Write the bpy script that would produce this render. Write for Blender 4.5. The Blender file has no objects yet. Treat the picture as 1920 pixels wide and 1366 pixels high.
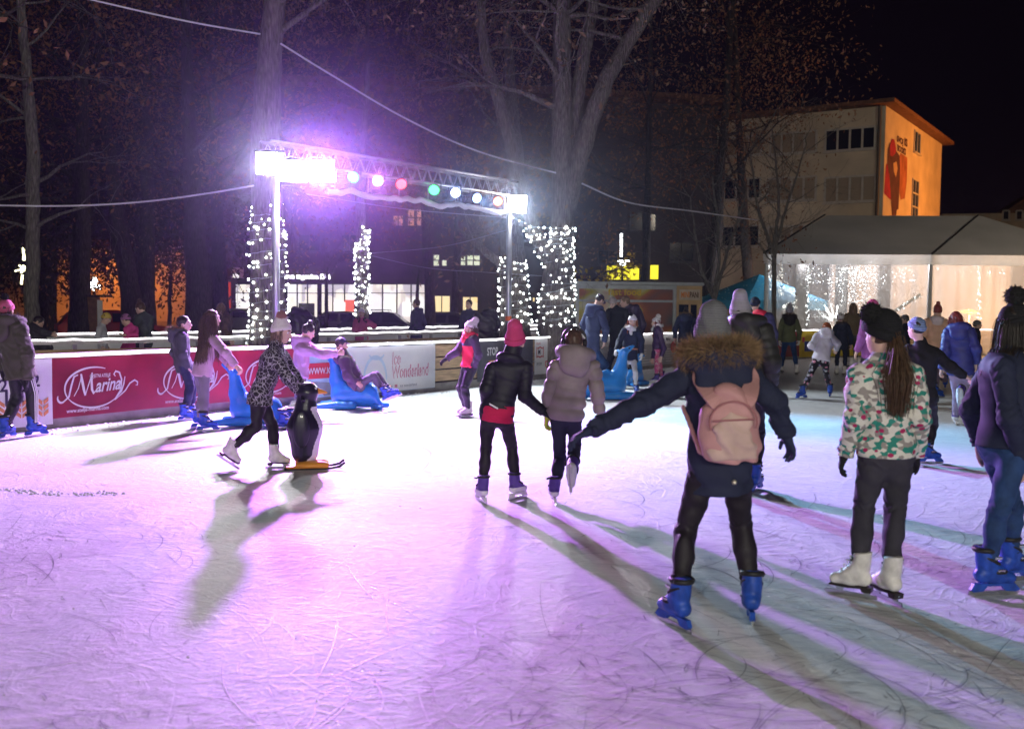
import bpy, math, random
import numpy as np
from mathutils import Vector, Matrix
random.seed(7); rng = np.random.default_rng(7)
SC = bpy.context.scene
COL = SC.collection
# ---------------------------------------------------------------- camera
F_PX, H_CAM = 1867.0, 1.65
_p, _r = math.atan(110 / F_PX), 0.01
FW = np.array([0, math.cos(_p), -math.sin(_p)])
_u0 = np.array([0, math.sin(_p), math.cos(_p)]); _r0 = np.array([1.0, 0, 0])
RT = _r0 * math.cos(_r) + _u0 * math.sin(_r)
UP = _u0 * math.cos(_r) - _r0 * math.sin(_r)
EYE = np.array([0, 0, H_CAM])
cam_d = bpy.data.cameras.new("camera"); cam = bpy.data.objects.new("camera", cam_d); COL.objects.link(cam)
cam_d.sensor_width = 36; cam_d.lens = 36 * F_PX / 1920
cam_d.clip_end = 600; cam_d.clip_start = 0.1
cam_d.dof.use_dof = True; cam_d.dof.focus_distance = 11.0; cam_d.dof.aperture_fstop = 2.4
cam.matrix_world = Matrix(((RT[0], UP[0], -FW[0], 0), (RT[1], UP[1], -FW[1], 0), (RT[2], UP[2], -FW[2], H_CAM), (0, 0, 0, 1)))
SC.camera = cam
# ---------------------------------------------------------------- world: night sky, sun far below the horizon
world = bpy.data.worlds.new("World"); SC.world = world; world.use_nodes = True
_nt = world.node_tree; _nt.nodes.clear()
_sky = _nt.nodes.new("ShaderNodeTexSky"); _sky.sky_type = 'NISHITA'; _sky.sun_disc = False
_sky.sun_elevation = math.radians(-8); _sky.sun_rotation = math.radians(200)
_bg = _nt.nodes.new("ShaderNodeBackground"); _bg.inputs[1].default_value = 0.05
_mx = _nt.nodes.new("ShaderNodeMixRGB"); _mx.blend_type = 'ADD'; _mx.inputs[0].default_value = 1
_mx.inputs[2].default_value = (0.04, 0.02, 0.045, 1)          # town glow in the night sky
_o = _nt.nodes.new("ShaderNodeOutputWorld")
_nt.links.new(_sky.outputs[0], _mx.inputs[1]); _nt.links.new(_mx.outputs[0], _bg.inputs[0]); _nt.links.new(_bg.outputs[0], _o.inputs[0])
SC.view_settings.view_transform = 'Standard'; SC.view_settings.look = 'None'
SC.view_settings.exposure = 0.05; SC.view_settings.gamma = 1.0; SC.view_settings.use_curve_mapping = False
SC.cycles.sample_clamp_indirect = 3.0; SC.cycles.max_bounces = 6; SC.cycles.diffuse_bounces = 3
SC.cycles.glossy_bounces = 3; SC.cycles.transmission_bounces = 4; SC.cycles.transparent_max_bounces = 12
SC.cycles.volume_bounces = 0; SC.cycles.caustics_reflective = False; SC.cycles.caustics_refractive = False
SC.cycles.volume_step_rate = 4; SC.cycles.use_denoising = True

def ray(px, py): return FW * F_PX + RT * (px - 960) - UP * (py - 683)
def J(px, py, D):                       # the point seen at a photo pixel, at depth D
    v = ray(px, py); return EYE + v * (D / v[1])
def G(px, py, z=0.0):                   # the point of the ice (or of height z) seen at a photo pixel
    v = ray(px, py); return EYE + v * ((z - H_CAM) / v[2])
def A(*x): return np.array(x, float)
def unit(v): v = np.asarray(v, float); return v / max(np.linalg.norm(v), 1e-9)

# ---------------------------------------------------------------- materials
_mc = {}
def mat(key, col=(.5, .5, .5), rough=.7, metal=0.0, vary=0.12, vs=6.0, bump=0.0, bs=60.0, emit=None, es=1.0, spec=.3, build=None, sample=True, coat=0, stretch=None):
    """Principled material with noise-driven colour variation and bump; cached by key."""
    if key in _mc: return _mc[key]
    m = bpy.data.materials.new(key); m.use_nodes = True
    nt = m.node_tree; b = nt.nodes["Principled BSDF"]
    b.inputs["Roughness"].default_value = rough; b.inputs["Metallic"].default_value = metal
    b.inputs["Specular IOR Level"].default_value = spec
    if coat: b.inputs["Coat Weight"].default_value = coat
    c = (*col, 1)
    b.inputs["Base Color"].default_value = c
    tc = nt.nodes.new("ShaderNodeTexCoord"); src = tc.outputs["Object"]
    if stretch:
        mp = nt.nodes.new("ShaderNodeMapping"); mp.inputs["Scale"].default_value = stretch
        nt.links.new(src, mp.inputs[0]); src = mp.outputs[0]
    if vary:
        n = nt.nodes.new("ShaderNodeTexNoise"); n.inputs["Scale"].default_value = vs; n.inputs["Detail"].default_value = 5
        nt.links.new(src, n.inputs["Vector"])
        rp = nt.nodes.new("ShaderNodeValToRGB")
        e = rp.color_ramp.elements
        e[0].position = .3; e[1].position = .72
        e[0].color = (*[max(0, x * (1 - vary)) for x in col], 1); e[1].color = (*[min(1, x * (1 + vary)) for x in col], 1)
        nt.links.new(n.outputs["Fac"], rp.inputs[0]); nt.links.new(rp.outputs[0], b.inputs["Base Color"])
    if bump:
        n2 = nt.nodes.new("ShaderNodeTexNoise"); n2.inputs["Scale"].default_value = bs; n2.inputs["Detail"].default_value = 4
        nt.links.new(src, n2.inputs["Vector"])
        bp = nt.nodes.new("ShaderNodeBump"); bp.inputs["Strength"].default_value = bump; bp.inputs["Distance"].default_value = .01
        nt.links.new(n2.outputs["Fac"], bp.inputs["Height"]); nt.links.new(bp.outputs[0], b.inputs["Normal"])
    if emit:
        b.inputs["Emission Color"].default_value = (*emit, 1); b.inputs["Emission Strength"].default_value = es
        if not sample: m.cycles.emission_sampling = 'NONE'
    if build: build(m, nt, b, src)
    _mc[key] = m
    return m
def nodes(nt, kind, **kw):
    n = nt.nodes.new(kind)
    for k, v in kw.items():
        if k.startswith("i_"):
            k = k[2:]; k = int(k) if k.isdigit() else k.replace("_", " ")
            n.inputs[k].default_value = v
        else: setattr(n, k, v)
    return n
def ramp(nt, fac, stops, const=False):
    r = nt.nodes.new("ShaderNodeValToRGB"); cr = r.color_ramp
    if const: cr.interpolation = 'CONSTANT'
    while len(cr.elements) < len(stops): cr.elements.new(.5)
    for e, (p, c) in zip(cr.elements, stops):
        e.position = p; e.color = (*c, 1) if len(c) == 3 else c
    nt.links.new(fac, r.inputs[0]); return r.outputs[0]

# ---------------------------------------------------------------- objects
def tag(o, label=None, cat=None, group=None, kind=None):
    for k, v in (("label", label), ("category", cat), ("group", group), ("kind", kind)):
        if v: o[k] = v
    return o
def empty(name, loc, label, cat, group=None):
    o = bpy.data.objects.new(name, None); COL.objects.link(o); o.location = tuple(loc); o.empty_display_size = .2
    return tag(o, label, cat, group)
def link(name, me, parent=None, loc=None):
    o = bpy.data.objects.new(name, me); COL.objects.link(o)
    if parent is not None: o.parent = parent
    if loc is not None: o.location = tuple(loc)
    return o
def frame(d, up=(0, 0, 1)):
    d = unit(d); up = np.asarray(up, float)
    s = np.cross(d, up)
    if np.linalg.norm(s) < 1e-4: s = np.cross(d, A(1, 0, 0))
    s = unit(s); return d, s, np.cross(s, d)

class MB:
    """Collects polygons (in world coordinates unless said otherwise) and links them as one mesh object."""
    def __init__(s): s.v = []; s.f = []; s.mi = []; s.m = 0
    def add(s, vs, fs):
        o = len(s.v); s.v.extend(tuple(map(float, p)) for p in vs)
        for f in fs: s.f.append([o + int(i) for i in f]); s.mi.append(s.m)
        return s
    def box(s, c, size, ax=None):
        c = np.asarray(c, float); X, Y, Z = (A(1, 0, 0), A(0, 1, 0), A(0, 0, 1)) if ax is None else ax
        h = np.asarray(size, float) / 2; vs = []
        for i in (-1, 1):
            for j in (-1, 1):
                for k in (-1, 1): vs.append(c + X * h[0] * i + Y * h[1] * j + Z * h[2] * k)
        return s.add(vs, [(0, 1, 3, 2), (4, 6, 7, 5), (0, 4, 5, 1), (2, 3, 7, 6), (0, 2, 6, 4), (1, 5, 7, 3)])
    def bbox(s, c, size, ax=None, b=.01):           # box with bevelled vertical-section edges
        c = np.asarray(c, float); X, Y, Z = (A(1, 0, 0), A(0, 1, 0), A(0, 0, 1)) if ax is None else ax
        h = np.asarray(size, float) / 2; vs = []
        for z, q in ((-h[2], b), (-h[2] + b, 0), (h[2] - b, 0), (h[2], b)):
            x, y = h[0] - q, h[1] - q
            for px, py in ((x, y - b), (x - b, y), (-x + b, y), (-x, y - b), (-x, -y + b), (-x + b, -y), (x - b, -y), (x, -y + b)):
                vs.append(c + X * px + Y * py + Z * z)
        fs = [tuple(range(7, -1, -1)), tuple(range(24, 32))]
        for r in range(3):
            for k in range(8): a = r * 8 + k; b2 = r * 8 + (k + 1) % 8; fs.append((a, b2, b2 + 8, a + 8))
        return s.add(vs, fs)
    def tube(s, pts, rad, n=8, cap=True, up=(0, 0, 1)):
        pts = [np.asarray(p, float) for p in pts]; k = len(pts)
        rad = [rad] * k if np.isscalar(rad) else rad
        vs = []; fs = []; u = None
        for i, p in enumerate(pts):
            d = unit(pts[min(i + 1, k - 1)] - pts[max(i - 1, 0)])
            if u is None: _, a, u = frame(d, up)
            u = unit(u - d * np.dot(u, d)); a = np.cross(d, u)
            for j in range(n):
                t = 2 * math.pi * j / n; vs.append(p + (a * math.cos(t) + u * math.sin(t)) * rad[i])
        for i in range(k - 1):
            for j in range(n):
                a0 = i * n + j; b0 = i * n + (j + 1) % n; fs.append((a0, b0, b0 + n, a0 + n))
        if cap: fs += [tuple(range(n - 1, -1, -1)), tuple(range((k - 1) * n, k * n))]
        return s.add(vs, fs)
    def lathe(s, prof, o=(0, 0, 0), d=(0, 0, 1), n=16):
        o = np.asarray(o, float); d, a, u = frame(d, (0, 1, 0) if abs(unit(d)[2]) > .9 else (0, 0, 1)); vs = []; fs = []
        for r, z in prof:
            for j in range(n):
                t = 2 * math.pi * j / n; vs.append(o + d * z + (a * math.cos(t) + u * math.sin(t)) * r)
        for i in range(len(prof) - 1):
            for j in range(n):
                a0 = i * n + j; b0 = i * n + (j + 1) % n; fs.append((a0, b0, b0 + n, a0 + n))
        if prof[0][0] > 1e-4: fs.append(tuple(range(n - 1, -1, -1)))
        if prof[-1][0] > 1e-4: fs.append(tuple(range((len(prof) - 1) * n, len(prof) * n)))
        return s.add(vs, fs)
    def ball(s, c, r, n=8, m=5):
        return s.lathe([(r * math.sin(math.pi * i / m), -r * math.cos(math.pi * i / m)) for i in range(m + 1)], c, (0, 0, 1), n)
    def quad(s, a, b, c, d): return s.add([a, b, c, d], [(0, 1, 2, 3)])
    def prism(s, outline, o, X, Y, N, thick):        # outline in X,Y, thickness from o along +N
        o = np.asarray(o, float); n = len(outline)
        p0 = [o + X * a + Y * b for a, b in outline]; p1 = [p + N * thick for p in p0]
        return s.add(p0 + p1, [tuple(range(n - 1, -1, -1)), tuple(range(n, 2 * n))] + [(i, (i + 1) % n, n + (i + 1) % n, n + i) for i in range(n)])
    def mesh(s, name, mats, smooth=False, o=(0, 0, 0)):
        o = np.asarray(o, float)
        me = bpy.data.meshes.new(name)
        v = np.asarray(s.v, float) - o if s.v else np.zeros((0, 3))
        me.from_pydata(v.tolist(), [], s.f)
        for m in (mats if isinstance(mats, (list, tuple)) else [mats]): me.materials.append(m)
        me.polygons.foreach_set("material_index", s.mi)
        if smooth: me.polygons.foreach_set("use_smooth", [True] * len(s.f))
        me.update(); return me
    def build(s, name, mats, parent=None, smooth=False, o=None):
        """o: world position of the object's origin; a child of a thing built in world coordinates takes the thing's location."""
        if parent is not None:
            base = world_loc(parent) if o is None else np.asarray(o, float)
            return link(name, s.mesh(name, mats, smooth, base), parent)
        if o is None:
            v = np.asarray(s.v); o = A(v[:, 0].mean(), v[:, 1].mean(), v[:, 2].min())
        return link(name, s.mesh(name, mats, smooth, o), None, o)
def world_loc(o):
    p = np.array(o.location)
    while o.parent is not None: o = o.parent; p = p + np.array(o.location)
    return p
def add_light(name, kind, loc, aim=None, energy=100, col=(1, 1, 1), size=.1, angle=120, blend=.6, parent=None):
    l = bpy.data.lights.new(name, kind); l.energy = energy; l.color = col; l.shadow_soft_size = size
    o = bpy.data.objects.new(name, l); COL.objects.link(o); o.location = tuple(loc)
    if kind == 'SPOT':
        l.spot_size = math.radians(angle); l.spot_blend = blend
    if aim is not None:
        d = Vector(tuple(np.asarray(aim, float) - np.asarray(loc, float))); o.rotation_euler = d.to_track_quat('-Z', 'Y').to_euler()
    return o

# ---------------------------------------------------------------- lettering (built-in font), made while the scene is empty
_tc = {}
def text_geo(body, shear=0.0, bold=0.0, spacing=1.0):
    k = (body, shear, bold, spacing)
    if k in _tc: return _tc[k]
    c = bpy.data.curves.new("lettering", 'FONT'); c.body = body; c.shear = shear; c.offset = bold; c.space_character = spacing
    c.resolution_u = 4
    o = bpy.data.objects.new("lettering", c); COL.objects.link(o)
    dg = bpy.context.evaluated_depsgraph_get(); me = o.evaluated_get(dg).to_mesh()
    v = np.array([x.co[:] for x in me.vertices]) if len(me.vertices) else np.zeros((0, 3)); f = [tuple(p.vertices) for p in me.polygons]
    bpy.data.objects.remove(o); bpy.data.curves.remove(c)
    v = v[:, :2]; mn = v.min(0); mxx = v.max(0)
    _tc[k] = ((v - mn), f, mxx - mn); return _tc[k]
# ---------------------------------------------------------------- implicit surfaces: smooth unions of tapered limbs, meshed by surface nets
class Field:
    def __init__(s, lo, hi, h):
        s.h = h; s.o = np.asarray(lo, float) - 2 * h
        n = np.ceil((np.asarray(hi, float) + 2 * h - s.o) / h).astype(int) + 1
        s.ax = [s.o[i] + h * np.arange(n[i]) for i in range(3)]
        s.f = np.full(n, 1.0)
    def sub(s, lo, hi):
        sl = []
        for i in range(3):
            a = max(0, int((lo[i] - s.o[i]) / s.h) - 1); b = min(s.f.shape[i], int((hi[i] - s.o[i]) / s.h) + 3)
            sl.append(slice(a, max(a + 1, b)))
        sl = tuple(sl)
        P = (s.ax[0][sl[0]][:, None, None], s.ax[1][sl[1]][None, :, None], s.ax[2][sl[2]][None, None, :])
        return sl, P
    def put(s, sl, d, k, neg=False):
        f = s.f[sl]
        if neg: s.f[sl] = np.maximum(f, -d)
        elif k > 0:
            hh = np.clip(.5 + .5 * (f - d) / k, 0, 1); s.f[sl] = f * (1 - hh) + d * hh - k * hh * (1 - hh)
        else: s.f[sl] = np.minimum(f, d)
    def cone(s, a, b, ra, rb, k=.03, side=None, q=1.0, quilt=None, neg=False, bun=None):
        """tapered limb a->b; with side (unit, across) and q (depth / width) the section is an ellipse."""
        a = np.asarray(a, float); b = np.asarray(b, float); m = max(ra, rb) * max(1, 1 / min(q, 1) * q) + k + 2 * s.h + (quilt[1] if quilt else 0)
        sl, (X, Y, Z) = s.sub(np.minimum(a, b) - m, np.maximum(a, b) + m)
        L = np.linalg.norm(b - a); d = (b - a) / max(L, 1e-6)
        px, py, pz = X - a[0], Y - a[1], Z - a[2]
        t = px * d[0] + py * d[1] + pz * d[2]; tc = np.clip(t, 0, L)
        r = ra + (rb - ra) * (tc / max(L, 1e-6))
        if quilt: r = r + quilt[1] * (np.abs(np.sin(math.pi * t / quilt[0])) ** .55 - .62)
        if bun:
            for am, pe, ce, wi in bun: r = r + am * np.sin(2 * math.pi * t / pe + 26 * px + 19 * py + 3 * np.sin(40 * (px - py))) * np.exp(-((t / max(L, 1e-6) - ce) / wi) ** 2)
        qx, qy, qz = px - d[0] * tc, py - d[1] * tc, pz - d[2] * tc
        if side is None: dist = np.sqrt(qx * qx + qy * qy + qz * qz) - r
        else:
            w = np.cross(d, side); w = unit(w)
            e = qx * w[0] + qy * w[1] + qz * w[2]
            dd = np.sqrt(np.maximum(qx * qx + qy * qy + qz * qz - e * e, 0) + (e / q) ** 2)
            dist = (dd - r) * min(1, q)
        s.put(sl, dist, k, neg); return s
    def ell(s, c, R, ax=None, k=.02, neg=False):
        c = np.asarray(c, float); m = max(R) + k + 2 * s.h
        sl, (X, Y, Z) = s.sub(c - m, c + m)
        px, py, pz = X - c[0], Y - c[1], Z - c[2]
        if ax is not None:
            px, py, pz = [px * v[0] + py * v[1] + pz * v[2] for v in ax]
        qn = np.sqrt((px / R[0]) ** 2 + (py / R[1]) ** 2 + (pz / R[2]) ** 2)
        g = np.sqrt((px / R[0] ** 2) ** 2 + (py / R[1] ** 2) ** 2 + (pz / R[2] ** 2) ** 2)
        d = qn * (qn - 1) / np.maximum(g, 1e-6)
        s.put(sl, d, k, neg); return s
    def fold(s, amp, freq=9.0, seed=0, ax=(1.0, 1.0, .6)):
        """cloth folds: domain-warped sines"""
        if amp <= 0: return s
        m = np.abs(s.f) < .06
        i = np.argwhere(m); X = s.ax[0][i[:, 0]] * ax[0]; Y = s.ax[1][i[:, 1]] * ax[1]; Z = s.ax[2][i[:, 2]] * ax[2]; w = freq
        a = np.sin(X * w + seed) + np.sin(Z * w * 1.3 + seed * 2.1); b = np.sin(Y * w * 1.1 + seed * .7) + np.sin(Z * w * .8 - seed)
        n = np.sin(w * 1.9 * (X + Z) + 1.4 * a + seed) * .6 + np.sin(w * 2.3 * (Y - Z) + 1.4 * b) * .6 + .4 * np.sin(w * 5 * (Z + .3 * X) + a * 2 + b)
        s.f[m] += amp * n; return s
    def cut(s, p, n, round=.0):          # keep the side n points to
        X, Y, Z = s.ax[0][:, None, None], s.ax[1][None, :, None], s.ax[2][None, None, :]
        d = -((X - p[0]) * n[0] + (Y - p[1]) * n[1] + (Z - p[2]) * n[2])
        s.f = np.maximum(s.f, d); return s
    def nets(s, smooth=1):
        F = s.f.copy(); F[0] = F[-1] = 1; F[:, 0] = F[:, -1] = 1; F[:, :, 0] = F[:, :, -1] = 1
        S = F < 0; n = np.array(F.shape) - 1
        acc = np.zeros((n[0] * n[1] * n[2], 3)); cnt = np.zeros(n[0] * n[1] * n[2]); E = []
        for ax in range(3):
            s0 = [slice(None)] * 3; s1 = [slice(None)] * 3; s0[ax] = slice(0, -1); s1[ax] = slice(1, None); s0, s1 = tuple(s0), tuple(s1)
            m = S[s0] != S[s1]; idx = np.argwhere(m)
            if not len(idx): continue
            a = F[s0][m]; b = F[s1][m]; p = idx.astype(float); p[:, ax] += a / (a - b)
            u, v = (ax + 1) % 3, (ax + 2) % 3; q = []
            for du, dv in ((0, 0), (1, 0), (1, 1), (0, 1)):
                c = idx.copy(); c[:, u] -= du; c[:, v] -= dv
                ci = (c[:, 0] * n[1] + c[:, 1]) * n[2] + c[:, 2]; q.append(ci)
                for j in range(3): acc[:, j] += np.bincount(ci, p[:, j], len(cnt))
                cnt += np.bincount(ci, minlength=len(cnt))
            q = np.stack(q, 1); fl = ~S[s0][m]; q[fl] = q[fl][:, ::-1]; E.append(q)
        if not E: return np.zeros((0, 3)), np.zeros((0, 4), int)
        used = np.flatnonzero(cnt); vid = np.full(len(cnt), -1); vid[used] = np.arange(len(used))
        V = acc[used] / cnt[used][:, None]; Q = vid[np.concatenate(E)]
        for _ in range(smooth):
            e = np.concatenate([Q[:, [0, 1]], Q[:, [1, 2]], Q[:, [2, 3]], Q[:, [3, 0]]])
            sm = np.zeros_like(V); ct = np.bincount(e[:, 0], minlength=len(V)) + np.bincount(e[:, 1], minlength=len(V))
            for j in range(3): sm[:, j] = np.bincount(e[:, 0], V[e[:, 1], j], len(V)) + np.bincount(e[:, 1], V[e[:, 0], j], len(V))
            V = V * .5 + .5 * sm / np.maximum(ct, 1)[:, None]
        return s.o + s.h * V, Q
def sdf_mesh(name, parts, mats, o=(0, 0, 0), pick=None):
    """parts: list of (V, Q); pick(V centres, part index) -> material index per face."""
    vs = []; qs = []; mi = []; off = 0
    for i, (V, Q) in enumerate(parts):
        if not len(V): continue
        vs.append(V); qs.append(Q + off); off += len(V)
        mi.append(pick(V[Q].mean(1), i) if pick else np.zeros(len(Q), int))
    V = np.concatenate(vs) - np.asarray(o, float); Q = np.concatenate(qs); mi = np.concatenate(mi).astype(np.int32)
    me = bpy.data.meshes.new(name); me.vertices.add(len(V)); me.vertices.foreach_set("co", V.astype(np.float32).ravel())
    me.loops.add(Q.size); me.loops.foreach_set("vertex_index", Q.astype(np.int32).ravel())
    me.polygons.add(len(Q)); me.polygons.foreach_set("loop_start", np.arange(0, Q.size, 4, dtype=np.int32))
    me.update(calc_edges=True); me.validate()
    for m in (mats if isinstance(mats, (list, tuple)) else [mats]): me.materials.append(m)
    if len(me.polygons) == len(mi): me.polygons.foreach_set("material_index", mi)
    me.polygons.foreach_set("use_smooth", np.ones(len(me.polygons), bool)); me.update()
    return me
# ================================================================= GROUND, ICE
def m_ice(m, nt, b, src):
    geo = nodes(nt, "ShaderNodeNewGeometry"); P = geo.outputs["Position"]
    hs = []
    for i, (rot, sc, s) in enumerate(((.3, (2.2, 10, 1), 1.6), (1.25, (2, 12, 1), 1.9), (-.7, (2.6, 9, 1), 2.4), (2.2, (3, 12, 1), 1.4))):
        w = nodes(nt, "ShaderNodeTexNoise", i_Scale=.35 + .1 * i, i_Detail=2.0); nt.links.new(P, w.inputs["Vector"])
        v = nodes(nt, "ShaderNodeVectorMath", operation='MULTIPLY_ADD'); nt.links.new(w.outputs["Color"], v.inputs[0]); v.inputs[1].default_value = (3.2, 3.2, 0); nt.links.new(P, v.inputs[2])
        mp = nodes(nt, "ShaderNodeMapping"); mp.inputs["Rotation"].default_value = (0, 0, rot); mp.inputs["Scale"].default_value = sc; nt.links.new(v.outputs[0], mp.inputs[0])
        n = nodes(nt, "ShaderNodeTexNoise", i_Scale=s, i_Detail=6.0, i_Roughness=.65); nt.links.new(mp.outputs[0], n.inputs["Vector"])
        hs.append(ramp(nt, n.outputs["Fac"], [(.50, (0, 0, 0)), (.60, (.35, .35, .35)), (.75, (1, 1, 1))]))
    def mixf(a, c, op='ADD', k=None):
        x = nodes(nt, "ShaderNodeMath", operation=op); nt.links.new(a, x.inputs[0])
        if k is None: nt.links.new(c, x.inputs[1])
        else: x.inputs[1].default_value = k
        return x.outputs[0]
    scr = mixf(mixf(hs[0], hs[1]), mixf(hs[2], hs[3]))
    fine = nodes(nt, "ShaderNodeTexNoise", i_Scale=13.0, i_Detail=9.0, i_Roughness=.7); nt.links.new(P, fine.inputs["Vector"])
    big = nodes(nt, "ShaderNodeTexNoise", i_Scale=.22, i_Detail=4.0); nt.links.new(P, big.inputs["Vector"])
    h = mixf(mixf(scr, None, 'MULTIPLY', .45), mixf(fine.outputs["Fac"], None, 'MULTIPLY', 1.2))
    bp = nodes(nt, "ShaderNodeBump"); bp.inputs["Strength"].default_value = .8; bp.inputs["Distance"].default_value = .011
    nt.links.new(h, bp.inputs["Height"]); nt.links.new(bp.outputs[0], b.inputs["Normal"])
    worn = mixf(mixf(scr, None, 'MULTIPLY', .22), mixf(big.outputs["Fac"], None, 'MULTIPLY', .5))
    c = ramp(nt, worn, [(.18, (.60, .63, .66)), (.34, (.72, .74, .76)), (.55, (.82, .83, .84))]); nt.links.new(c, b.inputs["Base Color"])
    rr = ramp(nt, mixf(big.outputs["Fac"], mixf(fine.outputs["Fac"], None, 'MULTIPLY', .5)), [(.5, (.40, .40, .40)), (.62, (.52, .52, .52)), (.85, (.68, .68, .68))]); nt.links.new(rr, b.inputs["Roughness"])
ICE = mat("rink_ice", (.8, .82, .84), .5, vary=0, spec=.2, build=m_ice)
PX1 = [(-150, 829), (0, 813), (99, 803), (224, 789), (316, 779), (422, 769), (560, 757), (700, 744.5), (817, 733.5), (904, 724), (999, 712.5), (1115, 701.5), (1263, 688), (1400, 678.5), (1500, 673), (1606, 669.5), (1800, 666), (2000, 665)]
def smooth_path(pts, n=12):
    P = [np.asarray(p, float)[:2] for p in pts]; P = [2 * P[0] - P[1]] + P + [2 * P[-1] - P[-2]]; out = []
    for i in range(1, len(P) - 2):
        for k in range(n):
            t = k / n; a, b, c, d = P[i - 1], P[i], P[i + 1], P[i + 2]
            out.append(.5 * (2 * b + (c - a) * t + (2 * a - 5 * b + 4 * c - d) * t * t + (3 * b - a - 3 * c + d) * t ** 3))
    out.append(P[-2]); return np.array(out)
class Path:
    def __init__(s, pts, n=12):
        s.p = smooth_path(pts, n); s.s = np.concatenate([[0], np.cumsum(np.linalg.norm(np.diff(s.p, axis=0), axis=1))]); s.L = s.s[-1]
    def at(s, t, off=0.0, z=0.0):
        x = np.interp(t, s.s, s.p[:, 0]); y = np.interp(t, s.s, s.p[:, 1])
        d = s.dir(t); return A(x + d[1] * off, y - d[0] * off, z)      # +off = towards the rink (camera) side
    def dir(s, t):
        e = .15; a = max(0, t - e); b = min(s.L, t + e)
        return unit(A(np.interp(b, s.s, s.p[:, 0]) - np.interp(a, s.s, s.p[:, 0]), np.interp(b, s.s, s.p[:, 1]) - np.interp(a, s.s, s.p[:, 1]), 0))
    def s_px(s, px, z=.5):
        best = None
        for t in np.linspace(0, s.L, 700):
            q = s.at(t, 0, z) - EYE; u = 960 + F_PX * q.dot(RT) / q.dot(FW)
            if best is None or abs(u - px) < best[0]: best = (abs(u - px), t)
        return best[1]
first = G(*PX1[0]); d0 = unit(G(*PX1[0]) - G(*PX1[1]))
B1 = Path([first + d0 * 9, first + d0 * 4] + [G(*q) for q in PX1])
B2 = Path([(-13, 11), (-10, 13.7), (-7.63, 15.9), (-6.02, 17.6), (-4.3, 20.3), (-2.43, 23.1), (.4, 27.2), (4.2, 31.6), (9, 36.4)])
B3 = Path([(-16, 14.5), (-12.5, 17), (-9.39, 19.8), (-6.9, 22.6), (-4.97, 25.7), (-3.0, 29), (.2, 33.6), (4, 37.4), (9, 40.5)])

g = MB(); g.quad(A(-150, -60, -.06), A(150, -60, -.06), A(150, 220, -.06), A(-150, 220, -.06))
tag(g.build("ground", mat("park_ground", (.06, .055, .05), .9, bump=.5, bs=8), o=A(0, 0, -.06)), kind="structure")
g = MB(); pts = B1.p
for i in range(len(pts) - 1):
    a, b = pts[i], pts[i + 1]
    if b[0] > a[0]: g.quad(A(a[0], -30, 0), A(b[0], -30, 0), A(b[0], b[1] - .02, 0), A(a[0], a[1] - .02, 0))
tag(g.build("ice_rink", ICE, o=A(0, 0, 0)), kind="structure")
# back lane of ice between the two rear barriers
g = MB()
for i in range(40):
    t0, t1 = i / 40, (i + 1) / 40
    g.quad(B2.at(B2.L * t0, 0, -.01), B2.at(B2.L * t1, 0, -.01), B3.at(B3.L * t1, 0, -.01), B3.at(B3.L * t0, 0, -.01))
tag(g.build("ice_lane", ICE, o=A(0, 0, 0)), kind="structure")

# skate grooves and snow crumbs
g = MB(); g2 = MB()
for k in range(11000):
    y = 2.5 + 17 * random.random() ** 1.9; x = random.uniform(-.62, .62) * y; short = k > 2600
    if y > 8 and random.random() < .35: continue
    if math.sin(x * 1.7 + math.sin(y * .9) * 2) * math.sin(y * 1.3 + x * .6) < -.25 and random.random() < .75: continue          # worn patches
    a = random.choice([random.gauss(.15, .45), random.gauss(-.5, .4), random.uniform(0, 6.28)]); R = random.choice([1, -1]) * (random.uniform(.15, 1.2) if short else random.choice([random.uniform(.3, 1), random.uniform(1.2, 7)])); L = random.uniform(.02, .16) if short else random.uniform(.15, 1.3); w = (random.uniform(.0008, .0022) if short else random.uniform(.0008, .0019)) * (1 + y / 14)
    n = 4 if short else 9; prev = None; tgt = g if random.random() < (.7 if short else .45) else g2
    for i in range(n + 1):
        t = L * i / n; an = a + t / R
        px, py = x + R * (math.sin(an) - math.sin(a)), y - R * (math.cos(an) - math.cos(a))
        ww = w * min(1, 3 * min(i, n - i) / n + .15); q = (A(px - math.sin(an) * ww, py + math.cos(an) * ww, .004), A(px + math.sin(an) * ww, py - math.cos(an) * ww, .004))
        if prev is not None and py < 20 - 2 * max(0, -px): tgt.quad(prev[0], prev[1], q[1], q[0])
        prev = q
tag(g.build("skate_grooves", mat("groove_dark", (.20, .21, .25), .5, vary=.3, vs=3), o=A(0, 0, 0)), "thin dark curved skate cuts criss-crossing the ice", "skate marks", kind="stuff")
tag(g2.build("ice_scratches", mat("groove_white", (.88, .89, .9), .55, vary=.1), o=A(0, 0, 0)), "pale powdery scratches left by skates on the ice", "skate marks", kind="stuff")
g = MB()
def crumb(x, y, r):
    o = A(x, y, 0); vs = []; n = 6
    for j in range(n): t = 6.283 * j / n; vs.append(o + A(math.cos(t) * r * random.uniform(.7, 1.3), math.sin(t) * r * random.uniform(.7, 1.3), 0))
    for j in range(n): t = 6.283 * j / n; vs.append(o + A(math.cos(t) * r * .6, math.sin(t) * r * .6, r * random.uniform(.35, .7)))
    vs.append(o + A(0, 0, r * .8))
    g.add(vs, [(j, (j + 1) % n, n + (j + 1) % n, n + j) for j in range(n)] + [(n + j, n + (j + 1) % n, 2 * n) for j in range(n)])
for k in range(150):
    c0 = random.choice([(20, 918), (48, 922), (95, 925), (165, 926), (205, 924)]); q = G(random.gauss(c0[0], 12), random.gauss(c0[1], 1.5)); crumb(q[0], q[1], random.uniform(.006, .022))
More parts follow.
